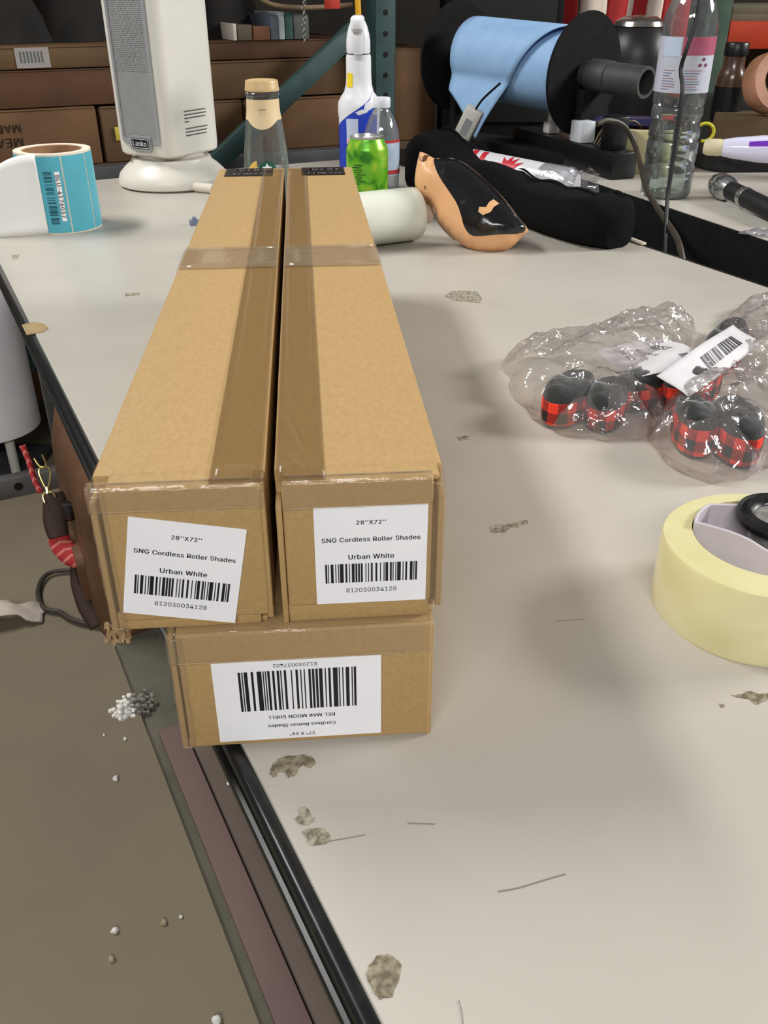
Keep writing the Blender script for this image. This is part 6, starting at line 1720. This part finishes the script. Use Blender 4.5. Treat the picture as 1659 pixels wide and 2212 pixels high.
# =================================================================== rack with cartons behind the table
RT0 = 2.45
m_rg = mat('rack_green', (52, 78, 76), .55, col2=(44, 66, 66), scale=20, bump=.1, bscale=80)
m_rgrey = mat('rack_grey', (70, 70, 72), .6, col2=(58, 58, 62), scale=18)
rack = thing('pallet_rack', 'green steel storage rack with diagonal brace behind the table', 'rack', (0, 0, 0), TA)
def upright(c):
    g = G()
    g.box(c, c + .062, RT0 - .03, RT0 - .026, 0, 2.6, bev=.001)
    g.box(c, c + .004, RT0 - .03, RT0 + .03, 0, 2.6, bev=.001)
    g.box(c + .058, c + .062, RT0 - .03, RT0 + .03, 0, 2.6, bev=.001)
    g.build('upright', m_rg, rack)
    g = G()
    for k in range(16):
        z_ = .78 + k * .05
        Mx_ = Matrix.Translation((c + .031, RT0 - .0305, z_)) @ Matrix.Rotation(rad(90), 4, 'X')
        g.lathe([(0, 0), (.007, 0), (.007, .0006), (0, .0006)], 12, M=Mx_)
    g.build('bolt_hole', m_black, rack)
for c in (1.196, -1.4): upright(c)
g = G()
g.box(-.13, .0, RT0 - .08, RT0 + .05, 0, .006)
g.build('foot_plate', m_rgrey, rack)
def beam(c0, c1, z0, z1, m, nm='beam', tt=RT0 - .02):
    g = G()
    g.box(c0, c1, tt, tt + .04, z0, z1, bev=.003)
    return g.build(nm, m, rack)
beam(-1.4, 1.2, .785, .85, m_rgrey)
beam(-1.4, 1.2, 1.50, 1.60, mat('beam_brown', (84, 60, 40), .6))
bl_ = beam(-1.4, 1.2, .0, .058, mat('rack_base_grey', (104, 102, 100), .6, col2=(84, 82, 82), scale=14), 'base_beam', RT0 - .03)
g = G()
for cc in (.075, .0, -.15):
    Mx_ = Matrix.Translation((cc, RT0 - .0305, .032)) @ Matrix.Rotation(rad(90), 4, 'X')
    g.lathe([(0, 0), (.012, 0), (.012, .0006), (0, .0006)], 14, M=Mx_)
g.build('bolt_hole', m_black, rack)
# diagonal brace standing in front of the cartons
def brace(p, q, r=.024):
    a, b = Vector(p), Vector(q)
    d = b - a
    g = G()
    g.box(-r, r, -.014, .014, 0, d.length, bev=.004)
    g.build('brace', m_rg, rack, loc=a, rot=(d.to_track_quat('Z', 'X')))
def loc_ct(u, v, t):
    p = at_t(u, v, t)
    return (NV.dot(p), t, p.z)
brace(loc_ct(400, 415, RT0 - .06), loc_ct(770, 62, RT0 - .06))
brace(loc_ct(-60, 900, RT0 + .27), loc_ct(150, 690, RT0 + .27), .03)
g = G()
g.box(-1.4, 1.5, RT0 + .02, RT0 + .62, .83, .85)
g.build('deck', mat('deck_wood', (84, 64, 44), .85), rack)
g = G()
g.box(-1.4, 1.5, RT0, RT0 + .62, 1.56, 1.60)
g.build('deck', mat('deck_wood', (0, 0, 0)), rack)

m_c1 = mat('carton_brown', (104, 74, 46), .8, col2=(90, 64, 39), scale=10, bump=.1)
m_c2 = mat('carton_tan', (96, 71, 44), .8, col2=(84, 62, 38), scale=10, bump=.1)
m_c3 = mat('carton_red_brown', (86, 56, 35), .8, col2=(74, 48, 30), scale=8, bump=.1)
def carton(label, c0, c1, z0, z1, m, dt=0, depth=.45, ang=0):
    root = thing('storage_carton', label, 'carton', ct(c0, RT0 + .025 + dt, z0), TA + ang, 'cartons on the rack')
    g = G()
    wd, ht = c1 - c0, z1 - z0
    g.box(0, wd, .0, depth, 0, ht - .003, bev=.004)
    g.build('body', m, root)
    g = G()
    g.box(.002, wd - .002, -.001, depth - .002, ht - .004, ht, bev=.0015)
    g.build('top_flap', m, root)
    return root
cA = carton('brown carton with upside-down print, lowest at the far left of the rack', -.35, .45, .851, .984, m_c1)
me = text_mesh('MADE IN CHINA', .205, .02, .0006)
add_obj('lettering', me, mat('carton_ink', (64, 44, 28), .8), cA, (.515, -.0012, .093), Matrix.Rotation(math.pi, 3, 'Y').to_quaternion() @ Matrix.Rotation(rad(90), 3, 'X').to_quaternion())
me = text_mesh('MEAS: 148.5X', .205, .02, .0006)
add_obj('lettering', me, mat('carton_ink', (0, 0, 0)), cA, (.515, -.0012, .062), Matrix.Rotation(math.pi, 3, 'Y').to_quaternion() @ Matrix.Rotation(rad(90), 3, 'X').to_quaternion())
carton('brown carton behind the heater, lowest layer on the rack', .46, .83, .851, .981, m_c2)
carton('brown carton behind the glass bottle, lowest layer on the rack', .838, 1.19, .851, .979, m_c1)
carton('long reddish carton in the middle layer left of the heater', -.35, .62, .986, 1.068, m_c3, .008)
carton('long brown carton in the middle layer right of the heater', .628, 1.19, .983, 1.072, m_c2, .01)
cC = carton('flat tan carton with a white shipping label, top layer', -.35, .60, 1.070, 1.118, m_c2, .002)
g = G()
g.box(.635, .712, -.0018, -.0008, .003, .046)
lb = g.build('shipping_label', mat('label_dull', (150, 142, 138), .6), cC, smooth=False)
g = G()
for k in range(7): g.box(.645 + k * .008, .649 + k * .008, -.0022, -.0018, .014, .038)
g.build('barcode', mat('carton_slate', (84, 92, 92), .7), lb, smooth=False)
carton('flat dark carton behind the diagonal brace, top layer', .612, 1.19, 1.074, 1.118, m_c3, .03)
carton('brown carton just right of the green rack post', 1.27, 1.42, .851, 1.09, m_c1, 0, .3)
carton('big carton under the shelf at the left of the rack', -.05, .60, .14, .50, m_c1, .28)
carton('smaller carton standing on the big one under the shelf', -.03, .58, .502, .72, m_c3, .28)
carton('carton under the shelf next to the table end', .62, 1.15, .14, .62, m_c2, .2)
# yellow tag at the carton seam
p = at_t(256, 289, RT0 + .02)
g = G()
g.box(-.008, .008, -.002, .0, -.016, .016, bev=.0008)
o = g.build('yellow_tag', mat('yellow_tag', (190, 170, 60), .6), None, loc=p, rot=(0, 0, TA))
setp(o, 'small yellow tag on a carton beside the heater', 'tag')
# things lying on the top layer: flat boards and books
for i, (u0, u1, z1, colr, lb_) in enumerate(((505, 512, 1.157, (206, 198, 184), 'thin white folder on the rack near the heater'), (514, 545, 1.154, (96, 84, 70), 'brown folder on the rack next to the thin white one'), (548, 584, 1.150, (120, 80, 56), 'rust coloured folder on the rack'), (586, 602, 1.175, (92, 100, 112), 'slate blue folder on the rack'), (604, 616, 1.182, (176, 182, 186), 'bright white folder between slate and green ones'), (618, 634, 1.180, (52, 84, 76), 'green folder on the rack'), (636, 668, 1.176, (86, 88, 84), 'grey folder on the rack behind the chain'))):
    a, b = loc_ct(u0, 80, RT0 + .05), loc_ct(u1, 80, RT0 + .05)
    g = G()
    wd = b[0] - a[0]
    g.box(0, wd, 0, .2, 0, z1 - 1.1185, bev=.0012)
    o = g.build('folder', mat('folder_%d' % i, colr, .7), None, loc=ct(a[0], RT0 + .05, 1.1185), rot=(0, 0, TA))
    setp(o, lb_, 'folder', 'folders lying on the cartons')
# dark bundles on the shelf
for (u, v, sx, h, lb_, sd) in ((40, 60, .13, .16, 'dark bundle on the rack at the top left corner', 1.0), (480, 40, .14, .15, 'dark bundle on the rack right of the heater', 2.2), (190, 30, .12, .14, 'dark bundle on the rack left of the heater', 3.0)):
    p = loc_ct(u, 95, RT0 + .2)
    heap('dark_bundle', lb_, ct(p[0], RT0 + .3, 1.119), sx, .16, h, mat('bundle_dark', (34, 28, 24), .9, col2=(26, 24, 22), scale=14), sd, 'bundle')
# pale cord along the top, red tag, chain, yellow rod
a, b, c = at_t(575, 5, RT0 + .03), at_t(630, 16, RT0 + .03), at_t(700, 15, RT0 + .03)
cable('pale_rope', 'pale rope stretched across the rack near the red tag', [at_t(540, -30, RT0 + .05), a, b, c, at_t(760, 10, RT0 + .03)], .006, mat('rope_pale', (130, 108, 84), .8), 'rope')
p = at_t(717, 0, RT0 - .04)
g = G()
g.box(-.022, .022, -.003, .0, -.02, .04, bev=.001)
o = g.build('red_tag', mat('tag_red', (186, 56, 40), .6), None, loc=p, rot=(0, 0, TA))
setp(o, 'red tag hanging on the rack at the top', 'tag')
g = G()
for k in range(20):
    v_ = 88 - k * 6.2
    p = at_t(657 + 1.5 * math.sin(k), v_, RT0 - .05)
    ax_ = NV if k % 2 else EV
    g.tube([p + ax_ * (.0038 * math.cos(t)) + Vector((0, 0, .0062 * math.sin(t))) for t in [2 * math.pi * i / 10 for i in range(10)]], .0011, 5, closed=True)
o = g.build('hanging_chain', mat('chain_steel', (150, 148, 144), .35, metal=.8))
setp(o, 'thin steel chain hanging in front of the rack', 'chain')
p = at_t(775, 44, RT0 - .1)
g = G()
g.tube([p + Vector((0, 0, -.01)), p + Vector((-.004, 0, .1)), p + Vector((-.002, 0, .5))], .0075, 10)
o = g.build('yellow_cable', mat('cable_yellow', (222, 166, 34), .5))
setp(o, 'yellow cable hanging straight down above the spray bottle', 'cable')

# orange beam and pale boards of the next rack
ra, rb_ = at_y(1574, 75, 3.35), at_y(1800, 75, 3.35)
r2 = thing('orange_rack', 'rack with an orange beam at the right behind the side table', 'rack', (ra.x, 3.35, 0))
za, zb2 = at_y(1600, 106, 3.35).z, at_y(1600, 46, 3.35).z
g = G()
g.box(0, 1.4, 0, .05, za, zb2, bev=.003)
g.build('beam', mat('beam_orange', (206, 66, 30), .5, col2=(190, 58, 28), scale=14), r2)
g = G()
g.box(-.09, -.005, -.01, .06, 0, 2.4, bev=.004)
g.build('upright', mat('post_green', (70, 92, 76), .6, col2=(58, 80, 66), scale=16), r2)
for k in range(3):
    z_ = at_y(1620, 42 - 16 * k, 3.40).z
    g = G()
    g.box(0.01, 1.3, .03, .6, z_ - .028, z_ - .003, bev=.003)
    o = g.build('shelf_board', mat('pale_board', (130, 122, 100), .8, col2=(112, 106, 88), scale=9), r2)
g = G()
g.box(-.02, 1.4, .4, 1.0, .3, za - .02)
o = g.build('back_panel', mat('brown_back', (70, 52, 36), .9), r2)

# =================================================================== floor, left of the table
# white roll standing on a pole
pc = spot(20, 1025, 0)
wr = thing('paper_roll_stand', 'tall white roll on a thin pole at the left frame edge', 'paper roll', (-1.140, 2.37, 0))
g = G()
g.lathe([(0, .135), (.13, .135), (.134, .138), (.134, .72), (.13, .725), (0, .725)], 56)
g.build('roll', mat('roll_white', (232, 230, 234), .6, col2=(224, 222, 227), scale=8), wr)
g = G()
g.lathe([(0, .02), (.0135, .02), (.0135, .15), (0, .15)], 20)
g.build('pole', mat('pole_white', (210, 206, 198), .5), wr, loc=(.070, -.07, 0))
g = G()
g.box(-.12, .12, -.1, .12, 0, .022, bev=.004)
g.build('foot', m_rgrey, wr)

# brown leather handbag under the table edge
hb_c = ct(C0 + .084, 1.43, SH)
hb = thing('leather_handbag', 'brown leather handbag with red striped strap under the left table edge', 'handbag', hb_c, TA)
m_lea = mat('brown_leather', (104, 74, 50), .45, col2=(84, 58, 40), scale=9, bump=.25, bscale=60)
rings = []
for z, kx, ky in ((0, .95, .95), (.01, 1, 1), (.12, 1.0, 1.02), (.24, .9, .98), (.30, .6, .96), (.315, .35, .94)):
    rings.append([(x * kx, y * ky + .006 * noise.noise(Vector((x * 30, y * 20, z * 30))), z + (.02 * math.sin(y * 14) if z > .2 else 0)) for x, y in rrect(.11, .32, .045, 8)])
g = G()
g.loft(rings)
g.build('body', m_lea, hb)
g = G()
g.loft([[(x, y, z) for y, z in rrect(.15, .11, .02, 5, -.03, .09)] for x in (-.066, -.05)])
g.build('front_pocket', mat('leather_dark', (98, 68, 46), .5, bump=.2, bscale=60), hb)
# strap: leather end piece, woven red ribbon, brass clasp
Rinv = Matrix.Rotation(-TA, 3, 'Z')
def lz(u, v, depth=1.5):
    return Rinv @ (CAM + ray(u, v) * depth - hb_c)
def ribbon(pix, wds, nm, m, depth=1.5):
    P = [lz(u, v, depth) for u, v in pix]
    q = catmull(P, 6)
    vd = (Rinv @ ray(120, 1150)).normalized()
    g = G()
    rr_ = []
    for i, p in enumerate(q):
        k = i / (len(q) - 1) * (len(wds) - 1)
        a = min(int(k), len(wds) - 2)
        W_ = wds[a] + (wds[a + 1] - wds[a]) * (k - a)
        d = (q[min(i + 1, len(q) - 1)] - q[max(i - 1, 0)]).normalized()
        side = d.cross(vd).normalized()
        rr_.append([p + side * W_ * f + vd * (.004 * abs(f) * 2) for f in (-.5, -.25, 0, .25, .5)])
    g.loft(rr_, closed=False)
    return solidify(g.build(nm, m, hb), .004)
def stripe_mat():
    m = bpy.data.materials.new('woven_red')
    m.use_nodes = True
    nt = m.node_tree
    b = nt.nodes['Principled BSDF']
    b.inputs['Roughness'].default_value = .8
    tc = nt.nodes.new('ShaderNodeTexCoord')
    wv = nt.nodes.new('ShaderNodeTexWave')
    wv.bands_direction = 'Y'
    wv.inputs['Scale'].default_value = 34
    nt.links.new(tc.outputs['Object'], wv.inputs['Vector'])
    cr = nt.nodes.new('ShaderNodeValToRGB')
    cr.color_ramp.elements[0].color = lin((168, 40, 44))
    cr.color_ramp.elements[0].position = .7
    cr.color_ramp.elements[1].color = lin((206, 120, 110))
    cr.color_ramp.elements[1].position = .95
    nt.links.new(wv.outputs[0], cr.inputs[0])
    nt.links.new(cr.outputs[0], b.inputs['Base Color'])
    return m
m_str = stripe_mat()
m_ld2 = mat('leather_dark2', (52, 34, 26), .7, bump=.3, bscale=150)
ribbon([(116, 1064), (119, 1085), (119, 1120), (122, 1140), (127, 1160)], [.028, .038, .038, .036, .032], 'strap_end', m_ld2)
ribbon([(126, 1156), (134, 1180), (156, 1202), (185, 1213), (225, 1228)], [.034, .034, .034, .026, .012], 'strap_ribbon', m_str, 1.505)
ribbon([(48, 962), (62, 995), (74, 1035), (88, 1064)], [.008, .007, .007, .007], 'strap_ribbon', m_str, 1.52)
m_brass = mat('brass', (226, 206, 130), .22, metal=.95)
g = G()
g.tube(catmull([lz(u, v, 1.49) for u, v in [(74, 990), (82, 1003), (91, 1010), (99, 1006), (97, 995), (91, 982)]], 6), .0017, 8)
g.tube(catmull([lz(u, v, 1.49) for u, v in [(94, 1008), (86, 1012), (84, 1022), (92, 1042), (100, 1056), (105, 1050), (108, 1030), (108, 1014), (102, 1008)]], 6), .0017, 8)
g.tube([lz(u, v, 1.49) for u, v in [(101, 1052), (102, 1059), (103, 1066)]], .0034, 8)
g.tube(catmull([lz(u, v, 1.49) for u, v in [(97, 1086), (93, 1074), (95, 1067), (106, 1063), (116, 1066), (119, 1074)]], 6), .0017, 8)
o = g.build('clasp', m_brass, hb, label='brass swivel clasp')
g = G()
g.lathe([(0, 0), (.016, 0), (.019, .006), (.016, .013), (0, .018)], 24)
g.build('glossy_button', mat('button_black', (26, 18, 20), .15, coat=.8), hb, loc=lz(156, 1102, 1.5), rot=(0, rad(-90), 0))
ribbon([(160, 1222), (168, 1260), (188, 1310), (214, 1352)], [.010, .022, .030, .030], 'lower_strap', m_ld2, 1.515)

# bunched cable, torn paper and foam crumbs on the floor
m_flc = mat('cable_grey', (58, 52, 44), .6)
cable('floor_cable', 'thin dark cable looped on the floor beside the torn paper', [spot(u, v, .012) for u, v in ((215, 1352), (180, 1346), (150, 1336), (128, 1322), (100, 1316), (86, 1300), (82, 1275), (92, 1250), (112, 1236), (150, 1232), (200, 1236))], .0055, m_flc)
pa = spot(48, 1322, .03)
g = G()
g.grid(lambda u, v: (-.085 + .125 * u + .01 * noise.noise(Vector((u * 3, v * 3, 2))), -.035 + .06 * v + .022 * u + .012 * noise.noise(Vector((u * 4, v * 4, 7))), .02 + .02 * math.sin(u * 4.2) + .02 * v * noise.noise(Vector((u * 3, v * 2, 3)))), 16, 8)
o = solidify(g.build('torn_paper', mat('torn_white', (196, 184, 172), .75, col2=(182, 170, 158), scale=20), None, loc=(pa.x, pa.y, .004), rot=(0, 0, rad(8))), .0012)
setp(o, 'torn strip of white paper lying on the floor', 'paper')
def crumb(r, seed, c, name, label, m, group=None, cat='foam crumb'):
    g = G()
    bmesh.ops.create_icosphere(g.bm, subdivisions=2, radius=r)
    for v in g.bm.verts: v.co *= 1 + .45 * noise.noise(v.co * (1.2 / r) + Vector((seed, 0, 0)))
    g.build
    return setp(g.build(name, m, None, loc=c), label, cat, group)
m_foam = mat('foam_white', (226, 224, 218), .7)
m_foamg = mat('foam_grey', (132, 128, 118), .8, col2=(112, 108, 100), scale=60)
fc = thing('foam_clump', 'clump of white and grey foam beads on the edge of the lower shelf', 'foam clump', spot(287, 1535, SH))
for part, m_, cx_, n_, sd in (('white_beads', m_foam, -.012, 110, 1), ('grey_beads', m_foamg, .014, 110, 2)):
    g = G()
    rnd = random.Random(sd)
    for k in range(n_):
        v_ = Vector((rnd.gauss(0, .0075) + cx_ * .8, rnd.gauss(0, .009) + (.008 if sd == 2 else -.007), abs(rnd.gauss(0, .008)) + .004))
        bmesh.ops.create_icosphere(g.bm, subdivisions=1, radius=rnd.uniform(.003, .005), matrix=Matrix.Translation(v_))
    o = g.build(part, m_, fc)
    o['kind'] = 'stuff'
crumbs = [(250, 1682, 'left of the mauve board'), (270, 1596, 'just below the foam clump'), (248, 2010, 'on the floor, left of two small specks'), (242, 2072, 'on the floor above the lowest left corner'), (354, 1992, 'on the floor near the shelf'), (391, 1980, 'smallest one on the floor near the shelf'), (468, 2203, 'at the bottom of the picture'), (225, 1588, 'tiny one left of the foam clump')]
for i, (u, v, wh) in enumerate(crumbs):
    r_ = (.0052, .0036, .0052, .0048, .005, .0032, .007, .0025)[i]
    crumb(r_, i * 2.3, spot(u, v, r_ * .8), 'foam_crumb', 'pale foam crumb ' + wh, m_foam if i not in (3, 4) else mat('foam_tan', (170, 160, 130), .8), 'foam crumbs on the floor')
p = spot(495, 1692, SH + .02)
crumb(.0030, 4.4, p, 'foam_crumb', 'pale foam crumb on the board under the table edge', m_foam, 'foam crumbs on the floor')

# small bits on the table left of the boxes
p = spot(440, 416)
g = G()
Mx = Matrix.Translation((0, 0, .009)) @ Matrix.Rotation(rad(90), 4, 'Y')
g.lathe([(0, -.028), (.005, -.028), (.006, -.02), (.009, -.018), (.009, .02), (.008, .024), (0, .024)], 24, M=Mx)
o = g.build('small_plug', mat('plug_ivory', (214, 206, 190), .5), None, loc=(p.x, p.y, T), rot=(0, 0, rad(-28)))
setp(o, 'small ivory plug lying beside the heater base', 'plug')
p = spot(421, 486)
g = G()
g.prism(rrect(.016, .012, .002), 0, .008)
g.box(-.003, .003, -.004, .004, .008, .013, bev=.001)
o = g.build('small_clip', mat('clip_slate', (110, 120, 140), .4), None, loc=(p.x, p.y, T), rot=(0, 0, .4))
setp(o, 'tiny slate blue clip on the table beside the boxes', 'clip')
